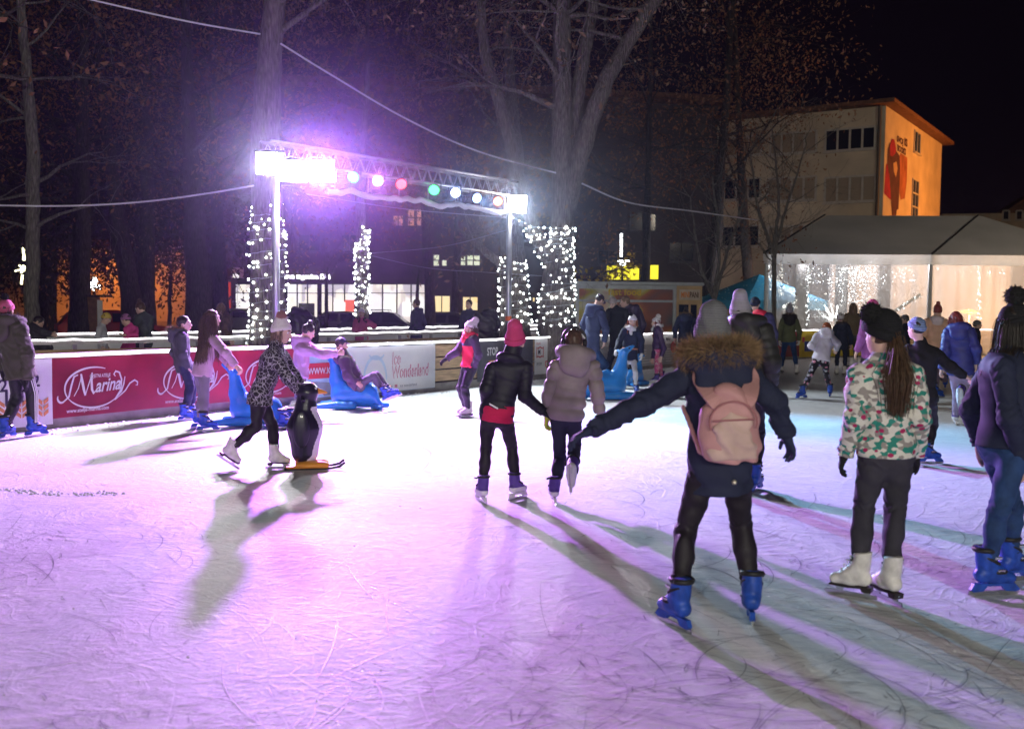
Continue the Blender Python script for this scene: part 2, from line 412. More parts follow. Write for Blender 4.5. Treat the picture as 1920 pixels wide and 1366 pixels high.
for k in range(160):
    y = 4 + 13 * random.random(); crumb(random.uniform(-.55, .55) * y, y, random.uniform(.003, .009))
for k in range(2200):
    t = random.uniform(6, B1.L - 2); q = B1.at(t, abs(random.gauss(.0, .26)) + .03); crumb(q[0], q[1], random.uniform(.004, .022) * random.choice([.6, 1, 1.5]))
tag(g.build("ice_crumbs", mat("snow_crumb", (.78, .79, .81), .8, vary=.1), smooth=True, o=A(0, 0, 0)), "loose crumbs of scraped snow lying on the ice", "snow", kind="stuff")

# ================================================================= BARRIERS
WOOD = mat("barrier_plank", (.44, .30, .17), .7, vary=.35, vs=3.0, bump=.3, bs=12, stretch=(1, 1, 9))
KICK = mat("kick_board", (.24, .22, .20), .8, vary=.3, vs=4, bump=.3, bs=20)
STEEL = mat("galvanised_steel", (.45, .46, .48), .4, metal=.8, vary=.15)
WPANEL = mat("white_board", (.66, .66, .66), .5, vary=.1, vs=2)
LED = mat("led_rope", (.9, .9, .9), .5, vary=0, emit=(1, .97, 1), es=4.0, sample=False)
RAIL = mat("rail_cap", (.62, .60, .60), .45, vary=.15)
def strip(path, s0, s1, z0, z1, off0, off1, g, step=.45):
    n = max(2, int((s1 - s0) / step)); n = int(n)
    for i in range(n):
        a, b = s0 + (s1 - s0) * i / n, s0 + (s1 - s0) * (i + 1) / n
        q = [path.at(t, o, z) for t in (a, b) for o in (off0, off1) for z in (z0, z1)]
        fs = [(0, 1, 5, 4), (2, 6, 7, 3), (1, 3, 7, 5), (0, 4, 6, 2)]
        if i == 0: fs.append((0, 2, 3, 1))
        if i == n - 1: fs.append((4, 5, 7, 6))
        g.add(q, fs)
def barrier(path, s0, s1, label, planks, post_step, z_top, led_z, led_off, name="rink_barrier", kick=True, panel=None, cat="barrier"):
    t = empty(name, path.at((s0 + s1) / 2), label, cat)
    if kick: g = MB(); strip(path, s0, s1, 0, .16, -.05, .012, g); g.build("kick_board", KICK, t)
    if panel: g = MB(); strip(path, s0, s1, *panel[0], -.03, 0, g); g.build("side_panel", panel[1], t)
    for z0, z1 in planks: g = MB(); strip(path, s0, s1, z0, z1, -.035, -.005, g); g.build("plank", WOOD, t)
    g = MB(); strip(path, s0, s1, z_top - .05, z_top, -.09, .045, g); g.build("top_rail", RAIL, t)
    n = int((s1 - s0) / post_step)
    for i in range(n + 1):
        s = s0 + (s1 - s0) * i / n; d = path.dir(s); nn = A(d[1], -d[0], 0)
        MB().box(path.at(s, -.065, (z_top - .06) / 2), (.06, .05, z_top - .06), (d, nn, A(0, 0, 1))).build("post", STEEL, t)
    g = MB(); g.tube([path.at(x, led_off, led_z + .012 * math.sin(x * 9)) for x in np.arange(s0, s1, .3)], .015, 6); g.build("light_rope", LED, t, smooth=True)
    return t
barrier(B1, 1, B1.L - .5, "wooden rink barrier hung with banners and topped by a bright light rope", [(.19, .40), (.43, .64), (.67, .88)], 2.0, .97, .945, .062)
barrier(B2, 1, B2.L - .5, "plank and post railing standing just behind the bannered rink barrier", [(.30, .56), (.60, .86)], 1.15, 1.0, 1.02, -.05, kick=False)
barrier(B3, 1, B3.L - .5, "farthest white panelled barrier with a light rope, at the back of the ice lane", [], 2.4, 1.0, 1.0, .07, panel=((.1, .93), WPANEL))

# ---------------------------------------------------------------- banners
def on_path(path, s0, pts, off):              # (u, v) -> world on the barrier face
    return [path.at(s0 + u, off, v) for u, v in pts]
def banner(px0, px1, z0, z1, m, label, wav=.012):
    s0, s1 = B1.s_px(px0), B1.s_px(px1)
    t = empty("banner", B1.at((s0 + s1) / 2, .02, z0), label, "banner", "banners on the rink barrier")
    g = MB(); n = max(6, int((s1 - s0) / .12)); vs = []; rows = 4
    for i in range(n + 1):
        s = s0 + (s1 - s0) * i / n
        for k in range(rows + 1):
            w = wav * (math.sin(s * 5 + k) * .5 + math.sin(s * 11.3 + k * 2.1) * .3)
            vs.append(B1.at(s, .022 + w * .4, z0 + (z1 - z0) * k / rows + (w * .5 if k == rows else 0)))
    g.add(vs, [(i * (rows + 1) + k, (i + 1) * (rows + 1) + k, (i + 1) * (rows + 1) + k + 1, i * (rows + 1) + k + 1) for i in range(n) for k in range(rows)])
    g.build("sheet", m, t, smooth=True)
    return t, s0, s1
OFFT = .034
def lettering(t, s, v, body, size, m, shear=0, bold=0, spacing=1, name="lettering", stretch=1.0, off=OFFT, rise=0.0):
    V, Fc, ext = text_geo(body, shear, bold, spacing); k = size / ext[1]
    g = MB(); g.add(on_path(B1, s, [(a * k * stretch, v + b * k + rise * a * k) for a, b in V], off), Fc); g.build(name, m, t)
    return ext[0] * k * stretch
def stroke(g, t, s, pts, w0, w1, off=OFFT):
    n = len(pts); P = [A(*p, 0) for p in pts]; L = []; R = []
    for i in range(n):
        d = unit(P[min(i + 1, n - 1)] - P[max(0, i - 1)]); k = math.sin(math.pi * min(1, max(0, (i + .3) / (n - .4)))) ** .6; w = w0 + (w1 - w0) * k
        L.append((P[i][0] - d[1] * w, P[i][1] + d[0] * w)); R.append((P[i][0] + d[1] * w, P[i][1] - d[0] * w))
    g.add(on_path(B1, s, L, off) + on_path(B1, s, R, off), [(i, n + i, n + i + 1, i + 1) for i in range(n - 1)])
def rect(t, s, u0, v0, u1, v1, m, name="panel", off=.03):
    g = MB(); n = max(1, int((u1 - u0) / .2))
    for i in range(n):
        a, b = u0 + (u1 - u0) * i / n, u0 + (u1 - u0) * (i + 1) / n
        g.add(on_path(B1, s, [(a, v0), (b, v0), (b, v1), (a, v1)], off), [(0, 1, 2, 3)])
    return g.build(name, m, t)
def arc(cx, cy, rx, ry, a0, a1, n=24): return [(cx + rx * math.cos(math.radians(a0 + (a1 - a0) * i / n)), cy + ry * math.sin(math.radians(a0 + (a1 - a0) * i / n))) for i in range(n + 1)]
VW = mat("vinyl_white", (.84, .84, .85), .45, vary=.06, vs=1.5, bump=.15, bs=3)
VR = mat("vinyl_red", (.22, .012, .03), .4, vary=.35, vs=1.6, bump=.25, bs=3)
VB = mat("vinyl_pale_blue", (.58, .72, .85), .45, vary=.12, vs=1.5, bump=.15, bs=3)
VK = mat("vinyl_charcoal", (.075, .075, .09), .5, vary=.3, vs=2, bump=.2, bs=3)
VY = mat("vinyl_yellow", (.72, .55, .03), .45, vary=.1)
VG = mat("vinyl_grey", (.45, .46, .50), .45, vary=.2, vs=2)
INK_W = mat("ink_white", (.8, .78, .8), .5, vary=0); INK_K = mat("ink_dark", (.04, .03, .07), .5, vary=0)
INK_O = mat("ink_orange", (.62, .26, .10), .5, vary=.1); INK_P = mat("ink_pink", (.62, .22, .32), .5, vary=0)
INK_R = mat("ink_red", (.55, .03, .05), .5, vary=0); INK_B = mat("ink_blue", (.02, .08, .40), .5, vary=0); INK_Y = mat("ink_yellow", (.80, .55, .03), .5, vary=0)
INK_G = mat("ink_grey", (.20, .21, .24), .5, vary=.2)
# 1: white banner at the left edge
t, s0, s1 = banner(-120, 96, .06, .91, VW, "white banner with dark numerals and orange chevrons at the left picture edge")
sx = lambda px: B1.s_px(px) - s0
lettering(t, s0 + sx(62), .56, "2", .16, INK_K, bold=.02); lettering(t, s0 + sx(-8), .52, "2", .16, INK_K, bold=.02)
lettering(t, s0 + sx(62), .40, "r", .12, INK_K, bold=.02); lettering(t, s0 + sx(35), .375, ".", .03, INK_K, bold=.02); lettering(t, s0 + sx(2), .34, "l", .2, INK_K, bold=.02)
g = MB()
for px in (-15, 2, 36, 74):
    for r in range(3):
        u = sx(px); v = .17 + r * .075
        for sg in (-1, 1): g = MB(); g.add(on_path(B1, s0, [(u + sg * .008, v), (u + sg * .008, v + .05), (u + sg * .075, v + .10), (u + sg * .075, v + .05)], OFFT), [(0, 1, 2, 3)]); g.build("chevron_half", INK_O, t)

# 2: red florist banner, the same logo three times
t, s0, s1 = banner(97, 566, .13, .91, VR, "long dark red banner with white Marina script logos")
for px in (106, 293, 449):
    b = B1.s_px(px) - s0; g = MB()
    stroke(g, t, s0 + b, arc(.54, .50, .44, .27, 65, 215), .003, .014); stroke(g, t, s0 + b, arc(.54, .50, .44, .27, 205, 322), .003, .012)
    stroke(g, t, s0 + b, arc(.05, .39, .055, .06, 150, 330), .004, .014); stroke(g, t, s0 + b, [(.07, .33), (.16, .40), (.2, .55), (.24, .66), (.3, .68)], .004, .014)
    stroke(g, t, s0 + b, [(.88, .33), (.97, .44), (.985, .58), (.95, .68), (.89, .70), (.86, .66), (.885, .63)], .004, .013)
    stroke(g, t, s0 + b, [(.86, .31), (.98, .42), (1.02, .52), (1.04, .62)], .003, .012); stroke(g, t, s0 + b, [(.87, .305), (1.04, .42), (1.12, .52), (1.2, .56), (1.25, .53), (1.245, .485), (1.215, .49)], .003, .012)
    g.build("emblem", INK_W, t)
    g = MB(); stroke(g, t, s0 + b, [(.235, .40), (.30, .50), (.335, .60), (.35, .69)], .004, .007); stroke(g, t, s0 + b, [(.345, .69), (.365, .58), (.385, .48), (.405, .40)], .008, .020); stroke(g, t, s0 + b, [(.405, .40), (.45, .52), (.49, .62), (.52, .70)], .004, .008); stroke(g, t, s0 + b, [(.515, .70), (.505, .58), (.51, .47), (.535, .42), (.565, .45)], .008, .019); g.build('initial', INK_W, t); lettering(t, s0 + b + .565, .425, "arina", .175, INK_W, shear=.35, bold=.02, stretch=.80, rise=.04)
    lettering(t, s0 + b + .48, .615, "CVJETNI ATELJE", .062, INK_W, shear=.15, bold=.015, stretch=.72)
    lettering(t, s0 + b + .12, .17, "www.atelje-marina.com", .068, INK_W, bold=.015, stretch=.95)
# 3: pale ice rink banner
t, s0, s1 = banner(567, 816, .08, .91, VB, "pale blue and white banner lettered Ice Wonderland")
sx = lambda px: B1.s_px(px) - s0
rect(t, s0, sx(640), .09, sx(815), .90, VW, "white_field", .027)
rect(t, s0, sx(576), .40, sx(640), .66, INK_R, "red_strip", .029); lettering(t, s0 + sx(578), .475, "WWW.ICEW", .11, INK_W, bold=.02, stretch=.8)
g = MB(); g.add(on_path(B1, s0, [(sx(578), .36), (sx(640), .30), (sx(640), .12), (sx(606), .06 + .05)], .0285), [(0, 3, 2, 1)]); g.build("dark_wedge", INK_G, t)
g = MB(); g.add(on_path(B1, s0, [(sx(603), .13), (sx(613), .28), (sx(604), .10)], .031), [(0, 2, 1)]); g.add(on_path(B1, s0, [(sx(556), .34), (sx(572), .30), (sx(576), .22), (sx(560), .26)], .031), [(0, 3, 2, 1)]); g.build("red_wedge", INK_R, t)
g = MB(); stroke(g, t, s0, arc((sx(680) + sx(725)) / 2, .30, (sx(725) - sx(680)) / 2, .42, 0, 180), .01, .03, .0295); stroke(g, t, s0, arc((sx(690) + sx(715)) / 2, .76, (sx(715) - sx(690)) / 2, .08, 180, 360), .01, .02, .0295); g.build("ice_arch", VB, t)
for body, u, v, sz, st in (("Ice", 731, .56, .23, .62), ("Wonderland", 731, .31, .235, .60)):
    lettering(t, s0 + sx(u), v, body, sz, INK_P, shear=.12, bold=.022, stretch=st, rise=.01); lettering(t, s0 + sx(u) + .012, v + .008, body, sz * .955, VW, shear=.12, bold=-.008, stretch=st * 1.01, off=.037, rise=.01, name="lettering_fill")
lettering(t, s0 + sx(747), .15, "ice wonderland", .05, INK_G); rect(t, s0, sx(740), .15, sx(744), .20, INK_P, "icon", .031); lettering(t, s0 + sx(706), .15, "ice wonderland", .05, INK_G, stretch=.8)
# 4: charcoal stop banner
t, s0, s1 = banner(893, 998, .10, .93, VK, "charcoal banner lettered STOP beside the bare planks")
sx = lambda px: B1.s_px(px) - s0
lettering(t, s0 + sx(909), .62, "STOP", .17, INK_W, bold=.03, stretch=.8); rect(t, s0, sx(913), .34, sx(928), .52, INK_O, "orange_mark", .03)
# 5: white sponsor banner
t, s0, s1 = banner(1000, 1106, .12, .93, VW, "white banner of small sponsor marks behind the girl in headphones")
sx = lambda px: B1.s_px(px) - s0
g = MB(); u0, u1 = sx(1005), sx(1016); w = .012
for sg in ((u0, u0 + .03), (u1 - .03, u1)): pass
stroke(g, t, s0, [(u0, .50), (u0, .74), (u0 + .05, .70), ((u0 + u1) / 2, .735), (u1 - .05, .70), (u1, .74), (u1, .50)], .008, .014); stroke(g, t, s0, [(u0, .50), (u0 + .05, .53), ((u0 + u1) / 2, .505), (u1 - .05, .53), (u1, .50)], .008, .014)
g.build("red_frame", INK_R, t); lettering(t, s0 + u0 + .06, .57, "M", .11, INK_K, bold=.02, stretch=.9); lettering(t, s0 + u0 - .01, .79, "MULLER", .045, INK_R, stretch=.75)
u = (sx(1027) + sx(1041)) / 2; rect(t, s0, u - .16, .50, u + .16, .80, INK_B, "blue_square", .029)
for nm, mm, r, of in (("red_ring", INK_R, .148, .031), ("yellow_disc", INK_Y, .136, .033)):
    g = MB(); g.add(on_path(B1, s0, arc(u, .65, r, r, 0, 345, 23), of), [tuple(range(24))]); g.build(nm, mm, t)
lettering(t, s0 + u - .10, .62, "LIDL", .065, INK_B, bold=.03, stretch=.9, off=.036)
lettering(t, s0 + sx(1004), .33, "SPORT", .055, INK_G, bold=.01); g = MB(); c0 = sx(1022); stroke(g, t, s0, [(c0 - .05, .40), (c0 + .05, .40), (c0 + .05, .32), (c0, .26), (c0 - .05, .32), (c0 - .05, .40)], .01, .014); g.build("shield", INK_R, t)
# 6: jumbled event banner
t, s0, s1 = banner(1110, 1306, .10, .93, VG, "grey event banner lettered HARD with a pale triangle, behind the girls near the seal aid")
sx = lambda px: B1.s_px(px) - s0
rect(t, s0, 0.02, .66, s1 - s0 - .02, .925, VW, "white_field", .027); lettering(t, s0 + sx(1122), .74, "HARD J", .10, INK_K, bold=.01); lettering(t, s0 + sx(1246), .74, "MAI", .10, INK_K, bold=.01)
g = MB(); g.add(on_path(B1, s0, [(sx(1115), .14), (sx(1143), .46), (sx(1115), .70)], .029), [(0, 1, 2)]); g.build("pale_triangle", mat("ink_ice", (.55, .6, .68), .5, vary=.15, vs=9), t)
g = MB(); g.add(on_path(B1, s0, [(sx(1140), .46), (sx(1150), .62), (sx(1158), .50), (sx(1150), .36)], .031), [(0, 3, 2, 1)]); g.build("dark_diamond", INK_K, t)
g = MB()
for r in range(6):
    v = .18 + r * .065
    for px in range(1150, 1296, 24):
        g.add(on_path(B1, s0, [(sx(px), v), (sx(px + 10 + (px * 7 + r * 13) % 12), v), (sx(px + 10 + (px * 7 + r * 13) % 12), v + .022), (sx(px), v + .022)], .03), [(0, 1, 2, 3)])
g.build("small_print", INK_W, t)
g = MB(); g.add(on_path(B1, s0, arc(sx(1260), .56, .16, .16, 0, 340, 17), .031), [tuple(range(18))]); g.build("round_badge", INK_R, t)
# 7, 8: far end
t, s0, s1 = banner(1380, 1497, .10, .94, VR, "dark red banner at the far end of the rink"); t, s0, s1 = banner(1497, 1700, .06, .94, VY, "bright yellow banner with red and blue squares at the far end")
sx = lambda px: B1.s_px(px) - s0
rect(t, s0, sx(1502), .55, sx(1508), .72, INK_R, "red_square", .03); rect(t, s0, sx(1508), .25, sx(1522), .58, INK_B, "blue_square", .03); rect(t, s0, sx(1600), .35, sx(1640), .6, INK_R, "red_square", .03)
# ================================================================= LIGHTING TRUSS
ALU = mat("truss_aluminium", (.62, .62, .64), .3, metal=.85, vary=.08)
BLK = mat("lamp_housing", (.03, .03, .035), .5, vary=.2)
TL, TR = A(-4.12, 16.7), A(-.02, 21.9)                     # plan ends of the truss
def on_truss(px):
    v = ray(px, 330)[:2]; d = TR - TL
    M = np.array([[v[0], -d[0]], [v[1], -d[1]]]); k = np.linalg.solve(M, TL)[1]
    return np.append(TL + d * k, 0)
TD = unit(np.append(TR - TL, 0)); TN = A(TD[1], -TD[0], 0); ZZ = A(0, 0, 1)     # TN faces the rink
Lt = np.linalg.norm(TR - TL); Z0, Z1 = 4.02, 4.33; hw = .14
def truss(name, label, o, D, N, L, z0, z1):
    t = empty(name, o + ZZ * z0, label, "truss"); g = MB()
    ch = {(a, b): o + N * a * hw + ZZ * (z0 if b < 0 else z1) for a in (-1, 1) for b in (-1, 1)}
    for c in ch.values(): g.tube([c, c + D * L], .024, 8)
    g.build("chord", ALU, t, smooth=True); g = MB(); n = int(L / .3)
    for i in range(n):
        a, b = L * i / n, L * (i + 1) / n; m = (a + b) / 2
        for k1, k2 in (((-1, -1), (-1, 1)), ((1, -1), (1, 1)), ((-1, 1), (1, 1)), ((-1, -1), (1, -1))):
            g.tube([ch[k1] + D * a, ch[k2] + D * m], .009, 5); g.tube([ch[k2] + D * m, ch[k1] + D * b], .009, 5)
    g.build("lacing", ALU, t, smooth=True); return t
truss("lighting_truss", "aluminium lattice truss carrying coloured lamps across two steel poles", np.append(TL, 0), TD, TN, Lt, Z0, Z1)
for px, lab in ((518, "left steel pole holding up the lamp truss, beside the wrapped tree"), (957, "right steel pole holding up the lamp truss, with an orange tag")):
    p = on_truss(px) - TN * .02; t = empty("truss_pole", p, lab, "pole", "poles of the lamp truss")
    MB().tube([p, p + ZZ * 4.0], .065, 14).build("pole", STEEL, t, smooth=True); MB().bbox(p + ZZ * .01, (.4, .4, .02)).build("base_plate", STEEL, t)
    if px > 900: MB().tube([p + ZZ * 1.32, p + ZZ * 1.42], .07, 12).build("tag", mat("orange_tape", (.8, .16, .04), .5), t)
# white cloth gathered under the truss
g = MB(); n = 70; vs = []
for i in range(n + 1):
    s = 1.2 + (Lt - 1.5) * i / n; sag = .07 * abs(math.sin(s * 1.9 + .6 * math.sin(s * 3.1))) + .012 * math.sin(s * 13 + 2 * math.sin(s * 4)); c = np.append(TL, 0) + TD * s + TN * .12 + ZZ * (3.68 - sag)
    for k in range(9): a = math.pi * 2 * k / 9; r = .055 + .02 * math.sin(s * 9 + k * 2); vs.append(c + TN * math.cos(a) * r + ZZ * math.sin(a) * r * .9)
g.add(vs, [(i * 9 + k, i * 9 + (k + 1) % 9, (i + 1) * 9 + (k + 1) % 9, (i + 1) * 9 + k) for i in range(n) for k in range(9)])
g.m = 0
for s in np.arange(1.4, Lt - .4, .8): p = np.append(TL, 0) + TD * s + TN * .12; g.tube([p + ZZ * 3.68, p + ZZ * 4.0], .006, 5)
o = g.build("cloth_cover", mat("white_tarp", (.75, .73, .76), .7, bump=.3, bs=9), smooth=True); tag(o, "gathered white cloth hanging along the underside of the lamp truss", "cloth")

def lamp_emit(key, c, s): return mat(key, (.8, .8, .8), .4, vary=0, emit=c, es=s, sample=False)
def par_can(px, py, col, key, label, es, aim, energy, lc, ang=70):
    b = on_truss(px); v = ray(px, py); z = H_CAM + v[2] / v[1] * b[1]; c = A(b[0], b[1], z) + TN * .16
    d = unit(aim - c); t = empty("stage_lamp", c, label, "stage lamp", "coloured lamps along the truss")
    g = MB(); g.lathe([(.05, -.24), (.085, -.2), (.10, -.1), (.118, 0), (.118, .035), (.108, .035), (.10, .0)], c, d, 18); g.build("housing", BLK, t, smooth=True)
    _, sd, uu = frame(d); g = MB(); g.lathe([(0, 0), (.10, 0)], c + d * .012, d, 18)
    g.build("lens", lamp_emit("lens_" + key, col, es), t)
    g = MB(); g.tube([c + sd * .125 - d * .06, c + sd * .125 - d * .06 + ZZ * .16, c - sd * .125 - d * .06 + ZZ * .16, c - sd * .125 - d * .06], .01, 5)
    g.tube([c - d * .06 + ZZ * .16, A(c[0], c[1], Z0) - d * .06], .012, 5); g.build("yoke", BLK, t)
    if energy: add_light("stage_lamp_light", 'SPOT', c + d * .06, aim, energy, lc, .012, ang, .8)
def flood(px, py, col, key, label, es, aim, energy, lc, w=.48, h=.42, ang=160):
    b = on_truss(px); v = ray(px, py); z = H_CAM + v[2] / v[1] * b[1]; c = A(b[0], b[1], z) + TN * .17
    d = unit(aim - c); _, sd, uu = frame(d); t = empty("floodlight", c, label, "floodlight", "floodlights on the truss")
    MB().bbox(c - d * .03, (w, h, .08), (sd, uu, d), .012).build("housing", BLK, t)
    MB().box(c + d * .015, (w * .9, h * .88, .006), (sd, uu, d)).build("lens", lamp_emit("flood_" + key, col, es), t)
    g = MB(); g.tube([c + sd * (w / 2 + .02), c + sd * (w / 2 + .02) + ZZ * .2, c - sd * (w / 2 + .02) + ZZ * .2, c - sd * (w / 2 + .02)], .012, 5); g.build("bracket", BLK, t)
    add_light("floodlight_light", 'SPOT', c + d * .07, aim, energy, lc, .12, ang, .35)
WHT = (1, .97, 1)
flood(494, 308, WHT, "white", "big white floodlight at the left end of the truss", 60, A(-2.5, 8, 0), 1400, (1, .93, .97))
flood(540, 322, WHT, "white", "white floodlight just right of the left pole", 60, A(-1, 10, 0), 500, (.92, .95, 1))
flood(590, 322, (.95, .8, 1), "violet", "violet floodlight beside the first coloured lamps", 60, A(-3, 5.5, 0), 11000, (.58, .18, 1), .48, .42, 114)
flood(958, 383, WHT, "white", "big white floodlight above the right pole", 60, A(3, 10, 0), 1900, (.85, .95, 1), .46, .42, 120)
CY, MG, RD, GN, BL, OR = (.05, .8, .9), (1, .35, 1), (1, .025, .012), (.01, .9, .14), (.2, .35, 1), (1, .14, .03)
for a in ((651, 333, CY, "cyan", "cyan stage lamp nearest the violet floodlight", 3.2, A(-4, 9, 0), 200, (.3, .95, .9)),
          (697, 340, (1, .5, .95), "magenta", "pinkish white stage lamp between the cyan and red ones", 3.5, A(-1.3, 5.5, 0), 900, (1, .28, .85)),
          (741, 346, RD, "red", "red stage lamp left of the truss joint", 3, A(0, 11, 0), 250, (1, .12, .06)),
          (803, 357, GN, "green", "green stage lamp right of the truss joint", 3, A(-2, 10, 0), 80, (.15, 1, .35)),
          (843, 362, (.5, .6, 1), "bluewhite", "bluish white stage lamp right of the green one", 4, A(3, 6, 0), 350, (.35, .55, 1)),
          (883, 372, (.25, .45, 1), "blue", "blue stage lamp second from the right end", 4, A(5.4, 9.0, 0), 11000, (.20, .58, 1), 46),
          (923, 378, OR, "orange", "orange red stage lamp nearest the right floodlight", 3, A(2, 11, 0), 250, (1, .3, .1))): par_can(*a)
# assumed truss and floodlights behind the camera, added as fill light
assumed_truss_at = A(-6, -13, 0); truss("lighting_truss", "assumed second lattice truss, unseen at the near end of the rink", assumed_truss_at, A(1, 0, 0), A(0, 1, 0), 14, 4.6, 4.9)
for x in (-4.5, 0.5, 5.5):
    c = A(x, -12.7, 4.5)
    tag(MB().bbox(c, (.36, .08, .28)).build("floodlight", BLK), "assumed floodlight of the second truss, outside the picture, added as fill", "floodlight", "assumed floodlights of the near truss")
    add_light("floodlight_light", 'SPOT', c + A(0, .1, 0), A(x * .6, 12, .6), 3600 if x > 5 else 2300, (1, .97, .84), .2, 130, .5)  # assumed fill light, inferred from the lit backs of the skaters

# ================================================================= CABLES
CABLE = mat("cable_white", (.75, .72, .78), .5, vary=.05); CABLE2 = mat("guy_wire", (.35, .34, .38), .5, vary=.05)
def cable(pts, r, label, m=CABLE, name="cable", n=14):
    P = [J(*p) for p in pts]; out = []
    Q = [2 * P[0] - P[1]] + P + [2 * P[-1] - P[-2]]
    for i in range(1, len(Q) - 2):
        for k in range(n):
            t = k / n; a, b, c, d = Q[i - 1], Q[i], Q[i + 1], Q[i + 2]
            out.append(.5 * (2 * b + (c - a) * t + (2 * a - 5 * b + 4 * c - d) * t * t + (3 * b - a - 3 * c + d) * t ** 3))
    out.append(P[-1]); tag(MB().tube(out, r, 6).build(name, m, smooth=True), label, "cable")
cable([(120, -12, 17.6), (340, 38, 18.2), (492, 65, 18.9)], .017, "white cable running from the top left to the violet lit trunk")
cable([(526, 82, 18.9), (620, 140, 19.5), (760, 222, 20.5), (900, 285, 21.8), (1068, 331, 23)], .018, "long white cable sagging from the violet lit trunk to the forked tree")
cable([(1086, 342, 23), (1180, 380, 25), (1300, 396, 27.5), (1420, 413, 31)], .02, "white cable from the forked tree towards the party tent")
cable([(-60, 384, 17), (120, 386, 17), (260, 379, 17), (380, 364, 17), (476, 348, 17)], .016, "white cable crossing the left side to the lamp truss")
cable([(575, 364, 19), (760, 392, 20.3), (950, 408, 21.6)], .008, "thin wire slung just below the lamp truss", CABLE2)
cable([(690, 475, 28), (830, 462, 25), (955, 430, 22)], .008, "thin guy wire rising from the slim wrapped tree to the right pole", CABLE2)
cable([(690, 478, 28), (800, 502, 26.5), (920, 511, 25), (1030, 518, 23)], .008, "thin sagging wire between the slim wrapped tree and the forked one", CABLE2)

# ================================================================= TREES
def m_bark(m, nt, b, src):
    mp = nodes(nt, "ShaderNodeMapping"); mp.inputs["Scale"].default_value = (9, 9, 1.6); nt.links.new(src, mp.inputs[0])
    v = nodes(nt, "ShaderNodeTexVoronoi", i_Scale=2.2); v.feature = 'DISTANCE_TO_EDGE'; nt.links.new(mp.outputs[0], v.inputs["Vector"])
    n = nodes(nt, "ShaderNodeTexNoise", i_Scale=3.0, i_Detail=6.0); nt.links.new(mp.outputs[0], n.inputs["Vector"])
    a = nodes(nt, "ShaderNodeMath", operation='ADD'); nt.links.new(v.outputs["Distance"], a.inputs[0]); nt.links.new(n.outputs["Fac"], a.inputs[1])
    bp = nodes(nt, "ShaderNodeBump"); bp.inputs["Strength"].default_value = 1; bp.inputs["Distance"].default_value = .05
    nt.links.new(a.outputs[0], bp.inputs["Height"]); nt.links.new(bp.outputs[0], b.inputs["Normal"])
    c0 = b.inputs["Base Color"].default_value[:3]
    nt.links.new(ramp(nt, a.outputs[0], [(.35, tuple(x * .45 for x in c0)), (.9, tuple(x * 1.25 for x in c0))]), b.inputs["Base Color"])
BARK = mat("bark_brown", (.17, .145, .13), .9, vary=0, build=m_bark); BARKG = mat("bark_grey", (.22, .20, .17), .85, vary=0, build=m_bark)
BARKD = mat("bark_dark", (.07, .06, .055), .9, vary=0, build=m_bark)
LEAF = mat("dry_oak_leaf", (.21, .13, .08), .8, vary=.5, vs=1.1); LEAF2 = mat("rust_leaf", (.27, .13, .07), .8, vary=.5, vs=1.1)
LEAFY = mat("yellow_leaf", (.55, .38, .05), .7, vary=.3, vs=2)
def wob(pts, n, amp):
    P = [np.asarray(p, float) for p in pts]; Q = [2 * P[0] - P[1]] + P + [2 * P[-1] - P[-2]]; out = []
    for i in range(1, len(Q) - 2):
        for k in range(n):
            t = k / n; a, b, c, d = Q[i - 1], Q[i], Q[i + 1], Q[i + 2]
            out.append(.5 * (2 * b + (c - a) * t + (2 * a - 5 * b + 4 * c - d) * t * t + (3 * b - a - 3 * c + d) * t ** 3) + rng.normal(0, amp, 3))
    out.append(P[-1]); return out
def grow(g, p, d, r, L, depth, tips, droop=.0, spread=.7, kids=3):
    n = 5; pts = [p]; rad = [r]; q = p.copy(); dd = d.copy()
    for i in range(n):
        dd = unit(dd + rng.normal(0, .16, 3) + A(0, 0, -droop)); q = q + dd * L / n; pts.append(q); rad.append(max(.004, r * (1 - .75 * (i + 1) / n)))
    g.tube(pts, rad, 5 if r > .03 else 3, cap=False)
    if depth == 0: tips.append((q, dd)); tips.append((pts[3], dd)); return
    for k in range(kids):
        i = 2 + (k * 3) // kids + random.randint(0, 1); i = min(i, n)
        grow(g, pts[i], unit(dd + rng.normal(0, spread, 3)), rad[i] * .75, L * random.uniform(.55, .8), depth - 1, tips, droop, spread, kids)
def leaves(g, tips, per, size, spread, sel=1.0):
    for q, d in tips:
        if random.random() > sel: continue
        for k in range(random.randint(max(1, per // 2), per)):
            c = q + rng.normal(0, spread, 3); s = size * random.uniform(.6, 1.3); a = unit(rng.normal(0, 1, 3) + A(0, 0, -.6)); b = unit(np.cross(a, rng.normal(0, 1, 3)))
            g.add([c - a * s, c + b * s * .42, c + a * s * .9, c - b * s * .42 + np.cross(a, b) * s * .2], [(0, 1, 2), (0, 2, 3)])
